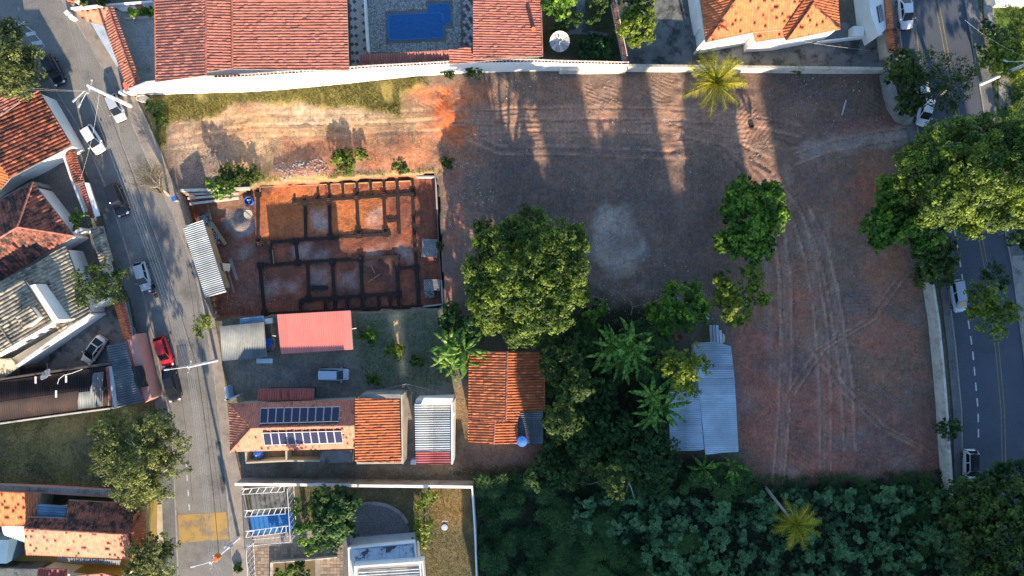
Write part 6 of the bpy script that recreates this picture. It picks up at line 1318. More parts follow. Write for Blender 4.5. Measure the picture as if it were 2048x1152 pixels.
def tree(name, label, base, blobs, m_, size=.19, dens=6.0, bark='bark', tr=.28, limbs=True, group=None, clr=.45, per=13, inner=.35, seed=None, cat='tree', tint0=0.0, upb=.5, aspect=.55):
    """blobs in pixels: (px,py,z,radius px,rz m)"""
    seed = seed or (int(base[0])*7+int(base[1])); x0_, y0_, _ = P(base[0], base[1], 0)
    t = thing(name, label, cat, (x0_, y0_, 0), 0, group)
    wb = []
    for (a, b_, z, rp, rz_) in blobs:
        X_, Y_, _ = P(a, b_, z); wb.append((X_, Y_, z, rp/15*(H-z)/H, rz_))
    C_, N_, T_ = crown(wb, size, dens, clr, per, inner, seed, tint0=tint0, upb=upb)
    V_, F_ = leaf_quads(C_, N_, size*RNG.uniform(.6, 1.3, len(C_)), aspect)
    np_obj('crown', V_, F_, M[m_], t, T_)
    zt = min(b_[2]-b_[4]*.5 for b_ in wb); zt = max(zt, .5); q = MB(); top_ = Vector((sum(b_[0] for b_ in wb)/len(wb)*.5+x0_*.5, sum(b_[1] for b_ in wb)/len(wb)*.5+y0_*.5, zt))
    q.tube([(x0_, y0_, -.2), Vector((x0_, y0_, 0)).lerp(top_, .5)+Vector((.1, .05, 0)), top_], [tr*1.4, tr, tr*.8], 8); q.build('trunk', M[bark], t)
    if limbs:
        for b_ in wb[:14]:
            c_ = Vector((b_[0], b_[1], b_[2]+b_[4]*.2)); q = MB(); m0 = top_.lerp(c_, .5)+Vector((random.uniform(-.3, .3), random.uniform(-.3, .3), .3)); q.tube([top_-Vector((0, 0, .3)), m0, c_], [tr*.6, tr*.35, tr*.1], 6)
            for _ in range(5):
                e_ = c_+Vector((random.uniform(-1, 1)*b_[3]*.7, random.uniform(-1, 1)*b_[3]*.7, random.uniform(-.1, .8)*b_[4])); q.tube([m0.lerp(c_, random.uniform(.2, .9)), e_], [tr*.16, tr*.05], 4)
            q.build('limb', M[bark], t)
    return t
big = [(1050, 470, 8, 55, 2.6), (1000, 500, 8, 52, 2.6), (1100, 500, 8.6, 60, 3), (965, 545, 7.5, 38, 2.2), (1040, 560, 9.6, 70, 3.4), (1130, 545, 8.6, 52, 2.6), (1000, 600, 8.6, 55, 2.6), (1085, 615, 9, 62, 3), (960, 590, 6.8, 32, 2), (1050, 655, 7.4, 42, 2.2), (1105, 640, 7, 36, 2), (1150, 485, 7, 32, 2), (1150, 580, 7, 30, 2), (1035, 675, 6.2, 20, 1.4), (985, 640, 6, 30, 1.8), (970, 475, 6.5, 30, 1.8)]
big = [(a, b_, 1.2+(z-1.2)*(.50 if a < 1010 else 1.12 if a > 1035 and b_ < 640 else .75), r_, rz_*.8) for a, b_, z, r_, rz_ in big]
tree('mango_tree', 'largest round crowned tree in the middle of the plot, left of the pale soil patch', (1040, 575), big, 'leaf_olive', .17, 9, clr=.5, per=15, tr=.45)
mega = [(1880, 300, 9, 60, 3), (1950, 290, 9, 62, 3), (2020, 300, 9, 60, 3), (1850, 350, 9, 52, 2.8), (1920, 360, 10.5, 75, 3.6), (2000, 370, 10.5, 75, 3.6), (1880, 405, 10, 60, 3), (1960, 420, 9.6, 62, 2.8), (1820, 320, 7.5, 34, 2), (1930, 440, 8, 34, 2), (2060, 400, 9, 60, 3), (2070, 310, 9, 60, 3), (1826, 380, 8, 34, 2)]
tree('broad_street_tree', 'huge olive green tree spreading over the avenue at the right edge', (1900, 390), mega, 'leaf_olive', .15, 10, clr=.5, per=15, tr=.5, tint0=.04)
tree('mango_tree', 'bright green lumpy tree tucked under the left side of the huge avenue tree', (1800, 440), [(1790, 400, 4.8, 46, 2), (1765, 450, 4.6, 42, 2), (1810, 455, 5.2, 46, 2.2), (1850, 470, 4.8, 36, 1.8), (1750, 480, 3.6, 22, 1.4), (1780, 380, 4.0, 30, 1.5), (1735, 455, 3.6, 18, 1.2)], 'leaf_bright', .24, 6, clr=.45, per=11, tr=.3)
tree('roadside_shrub', 'dark rounded shrub tree at the head of the long pale retaining wall', (1860, 540), [(1860, 525, 3.6, 38, 1.8), (1890, 512, 3.6, 28, 1.6), (1842, 555, 2.8, 24, 1.4), (1880, 545, 3.2, 26, 1.4)], 'leaf_mid', .17, 7, clr=.4)
tree('mango_tree', 'glossy bright green tree standing alone right of centre on the bare plot, upper lobe', (1505, 420), [(1480, 395, 4.6, 38, 1.9), (1520, 400, 5.2, 42, 2.2), (1535, 430, 5, 34, 1.9), (1500, 440, 5, 42, 2), (1460, 420, 3.6, 26, 1.5)], 'leaf_bright', .24, 7, clr=.42, per=11)
tree('mango_tree', 'glossy tree joined below the lone bright green tree on the plot', (1500, 490), [(1490, 480, 4.8, 42, 2), (1520, 495, 4.6, 30, 1.8), (1460, 480, 3.6, 30, 1.7), (1505, 510, 3.8, 20, 1.3)], 'leaf_bright', .24, 7, clr=.42, per=11)
tree('small_tree', 'yellow tipped tree with gaps south of the twin glossy trees', (1475, 600), [(1450, 590, 3.6, 30, 1.7), (1495, 560, 4.4, 28, 1.7), (1470, 620, 4.2, 30, 1.6), (1510, 590, 3.6, 26, 1.4), (1440, 560, 3.4, 20, 1.3), (1525, 605, 3.4, 14, 1)], 'leaf_yellow', .19, 6, clr=.38)
tree('small_tree', 'round green tree left of the white square table', (1360, 620), [(1350, 600, 5.6, 36, 1.8), (1380, 620, 6.6, 36, 2), (1345, 640, 6, 32, 1.6), (1385, 590, 5.2, 26, 1.6), (1312, 625, 2.6, 26, 1.3)], 'leaf_bright', .2, 7, clr=.4)
tree('small_tree', 'airy yellow green tree overhanging the pale barn roof', (1360, 750), [(1350, 740, 8.4, 38, 1.8), (1385, 735, 8.8, 32, 1.7), (1370, 765, 8.6, 30, 1.4), (1335, 720, 7.4, 26, 1.4), (1395, 712, 7.8, 20, 1.2)], 'leaf_yellow', .15, 6, clr=.35, inner=.3, tint0=.1)
tree('small_tree', 'slim tree with two sunlit tufts in the dark gap below the central tree', (1200, 620), [(1180, 620, 3.6, 16, 1.2), (1200, 618, 4, 18, 1.2), (1185, 645, 3.4, 14, 1), (1160, 600, 2.6, 22, 1)], 'leaf_bright', .2, 6, clr=.35)
for i, (a, b_, z, r_, mt, lb) in enumerate(((1120, 720, 6.6, 40, 'leaf_mid', 'upper tree of the dark row beside the ridged orange roof'), (1150, 770, 7.4, 34, 'leaf_mid', 'speckled tree in the dark row, second down from the top'), (1125, 830, 8.2, 40, 'leaf_mid', 'sun spotted tree right of the blue water tank'), (1145, 690, 3, 32, 'leaf_dark', 'dark shrub tree at the foot of the central mango'), (1290, 905, 4.2, 62, 'leaf_dark', 'large dark green tree left of the barn foot'), (1230, 860, 3.2, 40, 'leaf_dark', 'dark tree in the middle of the thicket'), (1170, 880, 3.4, 36, 'leaf_dark', 'dark tree behind the yellow tipped crown'), (1265, 680, 2.6, 30, 'leaf_dark', 'small dark tree right of the tall banana clump'), (905, 640, 2.6, 30, 'leaf_dark', 'dark feathery bush beside the lower right corner of the pit'), (945, 655, 2.8, 28, 'leaf_dark', 'dark leafy bush under the left edge of the central mango'), (1095, 935, 2.6, 40, 'leaf_dark', 'dark drooping tree at the top left of the thicket'), (1240, 720, 2.6, 40, 'leaf_dark', 'shadowy undergrowth tree below the banana clump'), (1190, 800, 3, 40, 'leaf_dark', 'shadowy tree left of the lower banana clump'))):
    tree('small_tree' if 'tree' in lb else 'bush', lb, (a, b_), [(a, b_, z, r_, z*.5), (a+r_*.5, b_+r_*.4, z*.85, r_*.6, z*.4), (a-r_*.5, b_+r_*.3, z*.8, r_*.6, z*.4), (a+r_*.2, b_-r_*.6, z*.8, r_*.55, z*.4), (a-r_*.3, b_+r_*.8, z*.7, r_*.45, z*.35)], mt, .2, 6, clr=.4, limbs=False, tr=.16)
tree('small_tree', 'tall tree with creamy sunlit tips at the middle of the thicket', (1220, 960), [(1200, 945, 9.2, 24, 1.6), (1235, 950, 11, 24, 1.6), (1235, 985, 11.4, 20, 1.3), (1150, 965, 7, 22, 1.4), (1175, 930, 6, 20, 1.3)], 'leaf_mid', .17, 6, clr=.38, tr=.15)
# left side trees
tree('street_tree', 'large olive crowned tree overhanging the street at the lower left', (300, 900), [(260, 870, 6.6, 55, 2.6), (310, 870, 7.2, 55, 2.8), (230, 910, 6, 42, 2.2), (290, 925, 7.4, 62, 3), (345, 890, 6.6, 38, 2.2), (250, 960, 6, 40, 2), (310, 975, 6.4, 36, 2), (350, 930, 6, 30, 2), (275, 990, 5.6, 26, 1.5), (215, 850, 5.4, 32, 1.6), (325, 835, 5.4, 24, 1.4)], 'leaf_grey', .14, 5, clr=.5, inner=.6, bark='bark_pale')
tree('street_tree', 'olive tree cut by the bottom edge beside the street', (305, 1115), [(300, 1100, 5.4, 40, 2), (325, 1130, 5.4, 34, 1.8), (280, 1140, 5, 34, 1.8), (335, 1090, 4.6, 22, 1.4), (300, 1180, 5, 40, 1.8)], 'leaf_grey', .14, 6, clr=.42)
tree('street_tree', 'olive tree over the black car in the top left corner', (60, 150), [(35, 130, 6.4, 48, 2.2), (60, 160, 6, 38, 2), (20, 165, 5.6, 36, 1.8), (15, 90, 6.2, 42, 2.2), (70, 115, 5.2, 24, 1.4), (-15, 130, 6, 45, 2), (28, 60, 5.6, 28, 1.6)], 'leaf_grey', .14, 5, clr=.5, inner=.5)
tree('round_shrub', 'clipped round green shrub in the corner of the paved yard', (168, 445), [(163, 440, 1.9, 21, 1.1)], 'leaf_bright', .13, 16, clr=.25, limbs=False, tr=.1, cat='shrub', tint0=-.1)
tree('thin_tree', 'sparse grey green tree between the beige roof and its street wall', (200, 560), [(185, 560, 3.8, 34, 1.7), (215, 580, 3.6, 34, 1.6), (175, 590, 3.4, 26, 1.4), (235, 560, 3.4, 24, 1.3), (205, 540, 3.6, 22, 1.3), (245, 590, 3, 20, 1.1)], 'leaf_mid', .13, 4, clr=.4, inner=.5, bark='bark_pale', tr=.16)
tree('bare_tree', 'nearly leafless twiggy tree leaning over the kerb beside the vacant lot', (338, 392), [(300, 345, 3.4, 34, 1.6), (325, 345, 3.4, 26, 1.4), (290, 370, 3, 22, 1.2), (320, 375, 3, 22, 1.2)], 'leaf_dry', .10, 5, clr=.4, per=9, inner=.6, bark='bark_pale', tr=.14, aspect=.15)
bt = bpy.data.objects[[o.name for o in bpy.data.objects if o.name.startswith('bare_tree')][0]]
q = MB(); x0_, y0_, _ = P(338, 392)
for i in range(34):
    cx, cy, _ = P(random.gauss(302, 12), random.gauss(352, 12), 3.0); e_ = Vector((cx, cy, random.uniform(2.2, 3.6))); m0 = Vector((x0_, y0_, 1.6)).lerp(e_, .45)
    q.tube([(x0_, y0_, 1.4), m0, e_], [.05, .03, .02], 4)
    for j in range(7):
        a_ = random.uniform(-1.1, 1.1)+math.atan2(cy-y0_, cx-x0_); L_ = random.uniform(.8, 2.0); s_ = m0.lerp(e_, random.uniform(.3, 1)); q.tube([s_, s_+Vector((math.cos(a_)*L_, math.sin(a_)*L_, random.uniform(-.2, .5)))], [.02, .008], 3)
q.build('twigs', M['leaf_dry'], bt, kind='stuff')
tree('small_street_tree', 'small half bare tree at the kerb just above the grey corrugated shed', (420, 650), [(405, 650, 2.8, 20, 1.2), (418, 640, 2.6, 16, 1.1), (400, 664, 2.4, 12, .9)], 'leaf_yellow', .11, 7, clr=.3, bark='bark_pale', tr=.1)
tree('bright_shrub', 'bright leafy shrub over the concrete posts at the pit corner', (445, 372), [(430, 372, 2.0, 18, .9), (455, 378, 1.9, 16, .8), (440, 385, 1.8, 14, .8)], 'leaf_bright', .17, 12, clr=.25, limbs=False, tr=.08, cat='shrub', tint0=.1)
for i, (a, b_, r_, z, mt, lb) in enumerate(((465, 350, 26, 1.2, 'leaf_mid', 'dusty green bush above the bright shrub'), (505, 348, 16, .9, 'leaf_olive', 'small olive bush left of the red soil heap'), (690, 322, 26, 1.3, 'leaf_olive', 'wispy green bush between the two red soil heaps'), (722, 308, 14, .9, 'leaf_olive', 'small tuft right of the wispy green bush'), (800, 333, 16, .7, 'leaf_olive', 'low tuft at the top edge of the pit'), (312, 215, 20, 1.4, 'leaf_dark', 'dark bush at the street corner of the vacant lot'), (325, 240, 16, 1.1, 'leaf_mid', 'second bush just below the street corner bush'), (945, 138, 20, 2.0, 'leaf_bright', 'round bright bush against the white north wall'), (892, 142, 18, 1.2, 'leaf_mid', 'spiky low plant against the white north wall'), (895, 325, 12, .7, 'leaf_mid', 'small green tuft at the foot of the orange soil'), (737, 674, 19, 1.7, 'leaf_bright', 'round bright shrub right of the pink shed'), (747, 760, 12, 1.4, 'leaf_bright', 'small lime round shrub right of the pale blue van'), (790, 702, 20, 1.9, 'leaf_yellow', 'yellowish airy shrub in the sunlit strip of the yard'), (835, 720, 14, .8, 'leaf_olive', 'low straggly bush right of the yellowish shrub'), (880, 490, 8, .5, 'leaf_mid', 'small tuft on the red strip right of the pit'), (1496, 962, 16, 1.5, 'leaf_mid', 'small feathery bush at the corner of the red plot and thicket'), (1590, 140, 12, 1, 'leaf_olive', 'small tuft growing at the cream wall'), (980, 122, 0, 0, '', ''), (300, 24, 10, .9, 'leaf_bright', 'clipped bright hedge ball, rightmost of three'), (268, 24, 8, .9, 'leaf_bright', 'clipped bright hedge ball, leftmost of three'), (283, 25, 7, .9, 'leaf_bright', 'clipped bright hedge ball, middle of three'), (170, 3, 14, 1.6, 'leaf_mid', 'dark green bush at the top edge above the street canopy'), (205, 0, 12, 1.5, 'leaf_mid', 'bush at the top edge right of its darker neighbour'), (1888, 855, 22, 2.6, 'leaf_dark', 'dark tree clump over the lower end of the retaining wall'), (1905, 850, 14, 2.2, 'leaf_mid', 'smaller clump beside the avenue kerb'), (408, 1118, 0, 0, '', ''), (478, 1135, 8, .6, 'leaf_dark', 'tiny plant on the pavement near the bottom'))):
    if r_: tree('hedge_ball' if 'hedge' in lb else 'bush', lb, (a, b_), [(a, b_, z*.6, r_, z*.5), (a+r_*.4, b_+r_*.3, z*.5, r_*.6, z*.45), (a-r_*.45, b_-r_*.2, z*.5, r_*.55, z*.4)], mt, .13, 14, clr=.22, limbs=False, tr=.06, cat='bush')
tree('garden_tree', 'broad dark tree with pale rosettes left of the curved driveway', (660, 1030), [(662, 1000, 3.8, 36, 1.7), (690, 1000, 3.6, 32, 1.6), (662, 1040, 3.8, 36, 1.7), (685, 1035, 3.6, 30, 1.6), (648, 1015, 3.4, 24, 1.4), (655, 1078, 3.2, 26, 1.4), (690, 1060, 2.6, 22, 1.2)], 'leaf_dark', .22, 7, clr=.42)
tree('garden_tree', 'narrow bright green tree at the left edge of the broad dark garden tree', (612, 1040), [(606, 1010, 6.4, 20, 1.6), (606, 1040, 6.8, 22, 1.7), (614, 1070, 6.4, 20, 1.5), (624, 1092, 5.6, 16, 1.2)], 'leaf_bright', .15, 8, clr=.32)
tree('lawn_tree', 'slim yellow green tree on the lawn beside the curved driveway', (850, 1030), [(858, 990, 2.2, 18, .9), (845, 1010, 2.0, 15, .8), (848, 1045, 2.0, 20, .9), (838, 1065, 1.8, 18, .9), (850, 1080, 1.6, 12, .7)], 'leaf_yellow', .16, 7, clr=.32, tr=.1, tint0=.12)
tree('garden_bush', 'leafy bush in the bottom planter', (570, 1140), [(565, 1140, 1.6, 18, .9), (590, 1138, 1.4, 14, .8)], 'leaf_bright', .16, 10, clr=.3, limbs=False, tr=.08)
tree('garden_bush', 'second leafy bush in the bottom planter, by its right wall', (605, 1135), [(605, 1138, 1.4, 14, .8), (608, 1155, 1.4, 14, .8)], 'leaf_mid', .16, 10, clr=.3, limbs=False, tr=.08)
# north and right side
tree('garden_tree', 'bright tree spilling in at the top edge beside the round dish', (1120, 10), [(1105, 5, 4.6, 26, 1.6), (1130, 8, 4.6, 24, 1.5), (1122, 30, 3.8, 14, 1), (1150, -10, 4.4, 24, 1.4), (1110, -30, 4.6, 30, 1.6)], 'leaf_bright', .2, 8, clr=.35)
tree('yard_tree', 'rounded bright tree beyond the stepped white garden wall', (1272, 60), [(1275, 60, 4.6, 33, 1.9), (1262, 40, 4.4, 24, 1.5), (1285, 40, 4.4, 24, 1.6), (1272, 82, 3.8, 18, 1.2)], 'leaf_yellow', .17, 9, clr=.35, tint0=.05)
tree('yard_tree', 'darker tree above the rounded bright one at the top edge', (1275, 12), [(1262, 12, 4.2, 26, 1.5), (1285, 14, 4.2, 24, 1.5), (1275, -20, 4.4, 30, 1.6)], 'leaf_mid', .17, 7, clr=.38)
for i, (a, b_, r_) in enumerate(((1170, 105, 22), (1205, 98, 22), (1188, 85, 18), (1150, 42, 16), (1200, 10, 22), (1185, 40, 12), (1118, 60, 18))):
    tree('garden_plant', ['dark plant clump low in the walled garden', 'dark plant clump beside the stepped white wall', 'dark plant in the middle of the walled garden', 'round rosette bush by the garden path', 'hazy green bush at the top of the walled garden', 'small rosette between the garden paths', 'shaded bush left of the garden path above the dish'][i], (a, b_), [(a, b_, 1.1, r_, .8), (a+r_*.5, b_-r_*.4, .9, r_*.6, .6)], 'leaf_dark', .18, 9, clr=.28, limbs=False, tr=.07, cat='plant')
tree('sparse_street_tree', 'greyish half bare tree spreading across the avenue lanes', (1880, 190), [(1850, 130, 6.6, 34, 1.6), (1880, 150, 7, 40, 1.8), (1905, 180, 6.6, 34, 1.6), (1870, 195, 6.4, 30, 1.5), (1925, 145, 6.4, 30, 1.5), (1835, 165, 6, 26, 1.4), (1895, 215, 5.6, 22, 1.2)], 'leaf_mid', .12, 3.4, clr=.5, per=10, inner=.6, bark='bark_pale', tr=.24, tint0=-.1)
tree('street_tree', 'green tree hanging over the curved northeast wall', (1808, 180), [(1800, 130, 5.2, 30, 1.8), (1812, 165, 5, 30, 1.8), (1815, 205, 4.6, 26, 1.6), (1795, 150, 4.6, 22, 1.5), (1825, 215, 4.2, 20, 1.4), (1782, 150, 3.6, 18, 1.2)], 'leaf_mid', .19, 7, clr=.38)
tree('street_tree', 'sparse yellow green tree partly covering the pale blue estate car', (1960, 600), [(1960, 600, 5.6, 34, 1.5), (1990, 615, 6, 38, 1.7), (1975, 640, 5.6, 30, 1.4), (2020, 620, 5.6, 26, 1.3), (1945, 585, 5, 18, 1.1), (1990, 665, 5, 20, 1.1), (1935, 625, 4.8, 16, 1)], 'leaf_yellow', .14, 5, clr=.36, inner=.4, bark='bark_pale', tr=.2)
tree('small_street_tree', 'small dark sparse crown over the avenue above the yellow green tree', (1990, 555), [(1988, 545, 4.6, 22, 1.2), (2000, 565, 4.2, 18, 1), (1970, 550, 4, 14, 1)], 'leaf_dark', .13, 4, clr=.35, inner=.5, tr=.1)
tree('verge_tree', 'yellow flowering looking tree on the verge above the right utility pole', (2000, 120), [(2000, 110, 4.4, 32, 1.6), (2020, 130, 4.4, 30, 1.6), (1985, 125, 3.8, 22, 1.3), (2040, 100, 4.2, 30, 1.5)], 'leaf_yellow', .17, 7, clr=.35)
tree('verge_tree', 'tall dark tree at the bottom right corner with a sunlit top', (1990, 1060), [(1960, 1010, 8, 50, 2.4), (2010, 1000, 8, 50, 2.4), (1940, 1060, 7.6, 46, 2.2), (2000, 1070, 10, 60, 3), (1960, 1110, 8.6, 50, 2.4), (2030, 1120, 9.6, 55, 2.8), (1915, 1030, 6, 36, 1.8), (2050, 1040, 9, 50, 2.6), (1980, 1160, 8, 50, 2.4)], 'leaf_mid', .19, 7, clr=.45, tr=.4)
tree('verge_tree', 'dark tree leaning over the white pickup from below', (1930, 1000), [(1935, 985, 5, 34, 1.8), (1965, 965, 5.4, 32, 1.8), (1905, 990, 4.4, 26, 1.6), (1990, 950, 5, 28, 1.6), (2030, 945, 5.4, 34, 1.8)], 'leaf_dark', .19, 6, clr=.42)
for a, b_, lb in ((2015, 270, 'dark shrub on the right verge below the grey slab'), (1975, 60, 'shrub behind the kerb at the top right'), (2035, 480, 'dark shrub beside the grey pavement slab on the far right'), (1960, 110, 'low shrub between kerb and verge tree')):
    tree('bush', lb, (a, b_), [(a, b_, 1.2, 18, .9), (a+12, b_+8, 1.0, 14, .7)], 'leaf_dark', .17, 10, clr=.28, limbs=False, tr=.07, cat='bush')
slab('pavement_slab', [(1996, 155), (2020, 150), (2030, 210), (2000, 218)], M['concrete'], -.05, .12, kind=None, label='grey concrete slab on the verge beside the right utility pole', cat='slab')
slab('pavement_slab', [(1966, -20), (1984, -20), (1992, 70), (1972, 74)], M['concrete'], -.05, .12, kind=None, label='grey concrete strip behind the kerb at the top right', cat='slab')
slab('pavement_slab', [(2024, 512), (2070, 508), (2080, 700), (2048, 700)], M['concrete'], -.05, .16, kind=None, label='grey paved strip at the right edge beside the avenue', cat='slab')
slab('verge_wall', [(1985, -20), (2080, -20), (2080, 12), (1992, 10)], M['white'], -.05, .8, kind=None, label='bright white wall top at the upper right corner', cat='wall')

# ---- palms and bananas: every large leaf is a part
def frond_mesh(L_, n=22, wid=.55, seed=0, drop=.9, name='frond', gap=.62):
    r_ = random.Random(seed); mb = MB(); pts = []
    for i in range(n+1):
        t_ = i/n; pts.append(Vector((L_*t_*(1-.12*t_), 0, .55*L_*.35*math.sin(t_*1.9)-drop*t_*t_*L_*.32)))
    mb.tube(pts[::2], [.05*(1-.8*i/(len(pts[::2])-1)) for i in range(len(pts[::2]))], 4, .9)
    for i in range(2, n+1):
        t_ = i/n; w_ = wid*math.sin(min(1, t_*1.15+.15)*math.pi*.86)*1.2+.12; p = pts[i]
        for s_ in (-1, 1):
            for k_ in (0, .5):
                pp = pts[i-1].lerp(p, k_+.5); d_ = Vector((.55+r_.uniform(-.15, .15), s_, -.35+r_.uniform(-.25, .1))).normalized()*w_*r_.uniform(.8, 1.15); hw = Vector((.035*gap/.62, 0, .01))
                mb.add([pp-hw, pp+hw, pp+d_+hw*.2, pp+d_-hw*.2], [(0, 1, 2, 3)], r_.uniform(.1, .9))
    me = mb.mesh(name); return me
def place_leaves(t, meshes, spec, m_, nm='frond'):
    for me in meshes:
        if not me.materials: me.materials.append(m_)
    for i, (az, pitch, sc, z) in enumerate(spec):
        o = bpy.data.objects.new(nm, meshes[i % len(meshes)]); o.rotation_euler = (random.uniform(-.25, .25), -pitch, az); o.scale = (sc, sc, sc); o.location = z; link(o, t)
def palm(label, base, h, crown_px, L_, n, m_, lean=None, group=None):
    x, y, _ = P(*base); t = thing('palm_tree', label, 'palm tree', (x, y, 0)); cx, cy, _ = P(crown_px[0], crown_px[1], h)
    q = MB(); A_ = Vector((x, y, -.2)); B_ = Vector((cx, cy, h)); q.tube([A_, A_.lerp(B_, .5)+Vector((0, 0, .1)), B_], [.24, .17, .15], 9); q.build('trunk', M['bark_pale'], t)
    q = MB(); q.lathe((cx, cy, h-.3), [(.18, 0), (.34, .2), (.3, .5), (.08, .9)], 9); q.build('crown_shaft', M[m_], t)
    ms = [frond_mesh(L_, 20, L_*.2, seed=s_, drop=dr_) for s_, dr_ in ((1, .7), (2, 1.0), (3, 1.3))]
    off = Vector((cx-x, cy-y, h+.1)); sp_ = []
    for i in range(n):
        ring = i % 3; sp_.append((i*2.399+random.uniform(-.15, .15), (.15, .5, .95)[ring]+random.uniform(-.1, .1), (1.0, .92, .72)[ring]*random.uniform(.88, 1.08), off))
    place_leaves(t, ms, sp_, M[m_]); return t
palm('golden green coconut palm in front of the cream wall, upper right of the plot', (1410, 203), 7.2, (1428, 168), 4.6, 30, 'leaf_palm')
palm('tall slender palm with a long pale trunk rising out of the dark thicket', (1531, 975), 11.0, (1588, 1046), 3.3, 22, 'leaf_palm')
def banana_mesh(L_, W_, seed, droop):
    r_ = random.Random(seed); mb = MB(); n = 12; pts = [Vector((L_*(i/n)*(1-.1*(i/n)), 0, .30*L_*math.sin(i/n*2.0)-droop*(i/n)**2*L_*.35)) for i in range(n+1)]
    mb.tube([pts[0], pts[n//2], pts[n]], [.045, .03, .012], 4, .95)
    for i in range(1, n):
        for s_ in (-1, 1):
            def wd(t_): return W_*.5*math.sin(math.pi*min(1, max(0, (t_-.06)/.94))**.8)**.7
            if r_.random() < .05: continue
            a, b_ = pts[i], pts[i+1]; g_ = .93 if r_.random() < .5 else 1.0; wa, wb_ = wd(i/n), wd((i+1)/n)
            za = -.35-r_.uniform(0, .3); b2 = a.lerp(b_, g_); A2 = a+Vector((.1, s_*wa, za*wa)); B2 = b2+Vector((.1, s_*wb_, za*wb_))
            mb.add([a, b2, B2, A2], [(0, 1, 2, 3)], r_.uniform(.15, .85))
    return mb.mesh('leaf')
bms = [banana_mesh(3.3, .60, s_, d_) for s_, d_ in ((1, .6), (2, 1.0), (3, 1.4), (4, .9))]
for me in bms: me.materials.append(M['leaf_banana'])
def banana(label, base, stems, group='banana clumps'):
    x, y, _ = P(*base); t = thing('banana_plant', label, 'banana plant', (x, y, 0), 0, group)
    for (a, b_, h, n, sc) in stems:
        cx, cy, _ = P(a, b_, h); q = MB(); q.tube([(cx, cy, 0), (cx, cy, h+.1)], [.16, .09], 7); q.build('stem', M['leaf_banana'], t)
        for i in range(n):
            o = bpy.data.objects.new('leaf', random.choice(bms)); o.rotation_euler = (random.uniform(-.4, .4), -random.uniform(-.05, .75), i*2.399+random.uniform(-.3, .3)+a)
            s_ = sc*random.uniform(.75, 1.1); o.scale = (s_, s_*random.uniform(.8, 1.1), s_); o.location = (cx-x, cy-y, h); link(o, t)
banana('dense banana clump overhanging the ridged orange roof', (912, 705), [(900, 690, 3.6, 10, 1.0), (930, 700, 4.0, 10, 1.05), (905, 730, 3.4, 9, .9), (935, 725, 3.2, 7, .8), (885, 715, 3, 7, .8)])
banana('widest banana clump in the dark centre of the thicket', (1240, 700), [(1225, 690, 7.2, 11, 1.15), (1260, 700, 7.4, 11, 1.2), (1235, 725, 6.8, 9, 1.0), (1270, 725, 6.4, 8, .9), (1205, 705, 6.2, 7, .9), (1260, 675, 6.6, 7, .9)])
banana('banana clump at the lower left corner of the pale barn', (1312, 808), [(1305, 795, 7.6, 11, 1.1), (1325, 815, 7.6, 10, 1.1), (1300, 830, 6.8, 8, .9)])
banana('left small banana plant below the barn', (1408, 936), [(1408, 936, 2.4, 9, .85)])
banana('right small banana plant below the barn', (1462, 932), [(1462, 930, 2.6, 9, .9)])

# ---- thicket: leaf rosettes nobody could count
def thicket(name, label, poly, per_m2, m_, hmax, rr=(.25, .5), leaves=7, size=.2, hs=2.6, seed=5, zoff=.1):
    p = [P(a, b_)[:2] for a, b_ in poly]; pa = np.array(p); lo, hi = pa.min(0), pa.max(0); n = int((hi-lo).prod()*per_m2)
    x = RNG.uniform(lo[0], hi[0], n); y = RNG.uniform(lo[1], hi[1], n); ok = sdist(x, y, p)+(fbm(x, y, 2.5, seed+1)-.5)*2.5 < 0; x, y = x[ok], y[ok]; n = len(x)
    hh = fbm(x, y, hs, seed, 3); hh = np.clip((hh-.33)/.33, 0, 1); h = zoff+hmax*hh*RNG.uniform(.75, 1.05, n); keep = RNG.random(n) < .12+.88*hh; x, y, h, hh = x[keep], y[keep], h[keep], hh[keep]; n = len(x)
    K = np.repeat(np.arange(n), leaves); an = np.tile(np.arange(leaves)*2*np.pi/leaves, n)+np.repeat(RNG.uniform(0, 6, n), leaves)+RNG.normal(0, .15, n*leaves); R_ = RNG.uniform(rr[0], rr[1], n)[K]
    d = np.stack([np.cos(an), np.sin(an), RNG.uniform(-.35, .35, len(an))], 1); side = np.stack([-np.sin(an), np.cos(an), RNG.normal(0, .3, len(an))], 1)
    c_ = np.stack([x, y, h], 1)[K]; a0 = c_+d*R_[:, None]*.12; a1 = c_+d*R_[:, None]+np.array([0, 0, -.12])*R_[:, None]; mid = (a0+a1)/2+np.array([0, 0, .08])*R_[:, None]; w_ = (size*R_/rr[1])[:, None]
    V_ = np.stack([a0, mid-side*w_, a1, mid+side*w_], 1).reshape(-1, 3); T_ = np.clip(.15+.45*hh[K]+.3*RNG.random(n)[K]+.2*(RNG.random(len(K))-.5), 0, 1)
    np_obj(name, V_, np.arange(len(V_)).reshape(-1, 4), M[m_], None, T_, kind='stuff', label=label, cat='undergrowth')
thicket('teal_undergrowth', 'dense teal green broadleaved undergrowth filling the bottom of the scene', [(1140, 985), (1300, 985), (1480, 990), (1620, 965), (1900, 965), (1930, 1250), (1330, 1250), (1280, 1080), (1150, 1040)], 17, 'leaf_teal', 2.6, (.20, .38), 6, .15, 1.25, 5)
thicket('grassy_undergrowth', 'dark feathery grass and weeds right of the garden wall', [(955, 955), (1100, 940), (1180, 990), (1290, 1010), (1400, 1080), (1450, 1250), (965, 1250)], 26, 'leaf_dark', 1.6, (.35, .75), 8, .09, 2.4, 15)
thicket('dark_undergrowth', 'shadowed weeds beneath the trees beside the barn', [(1085, 640), (1330, 640), (1345, 920), (1500, 925), (1500, 1000), (1120, 1000), (1085, 900)], 12, 'leaf_dark', 1.6, (.25, .5), 7, .12, 2.5, 25)
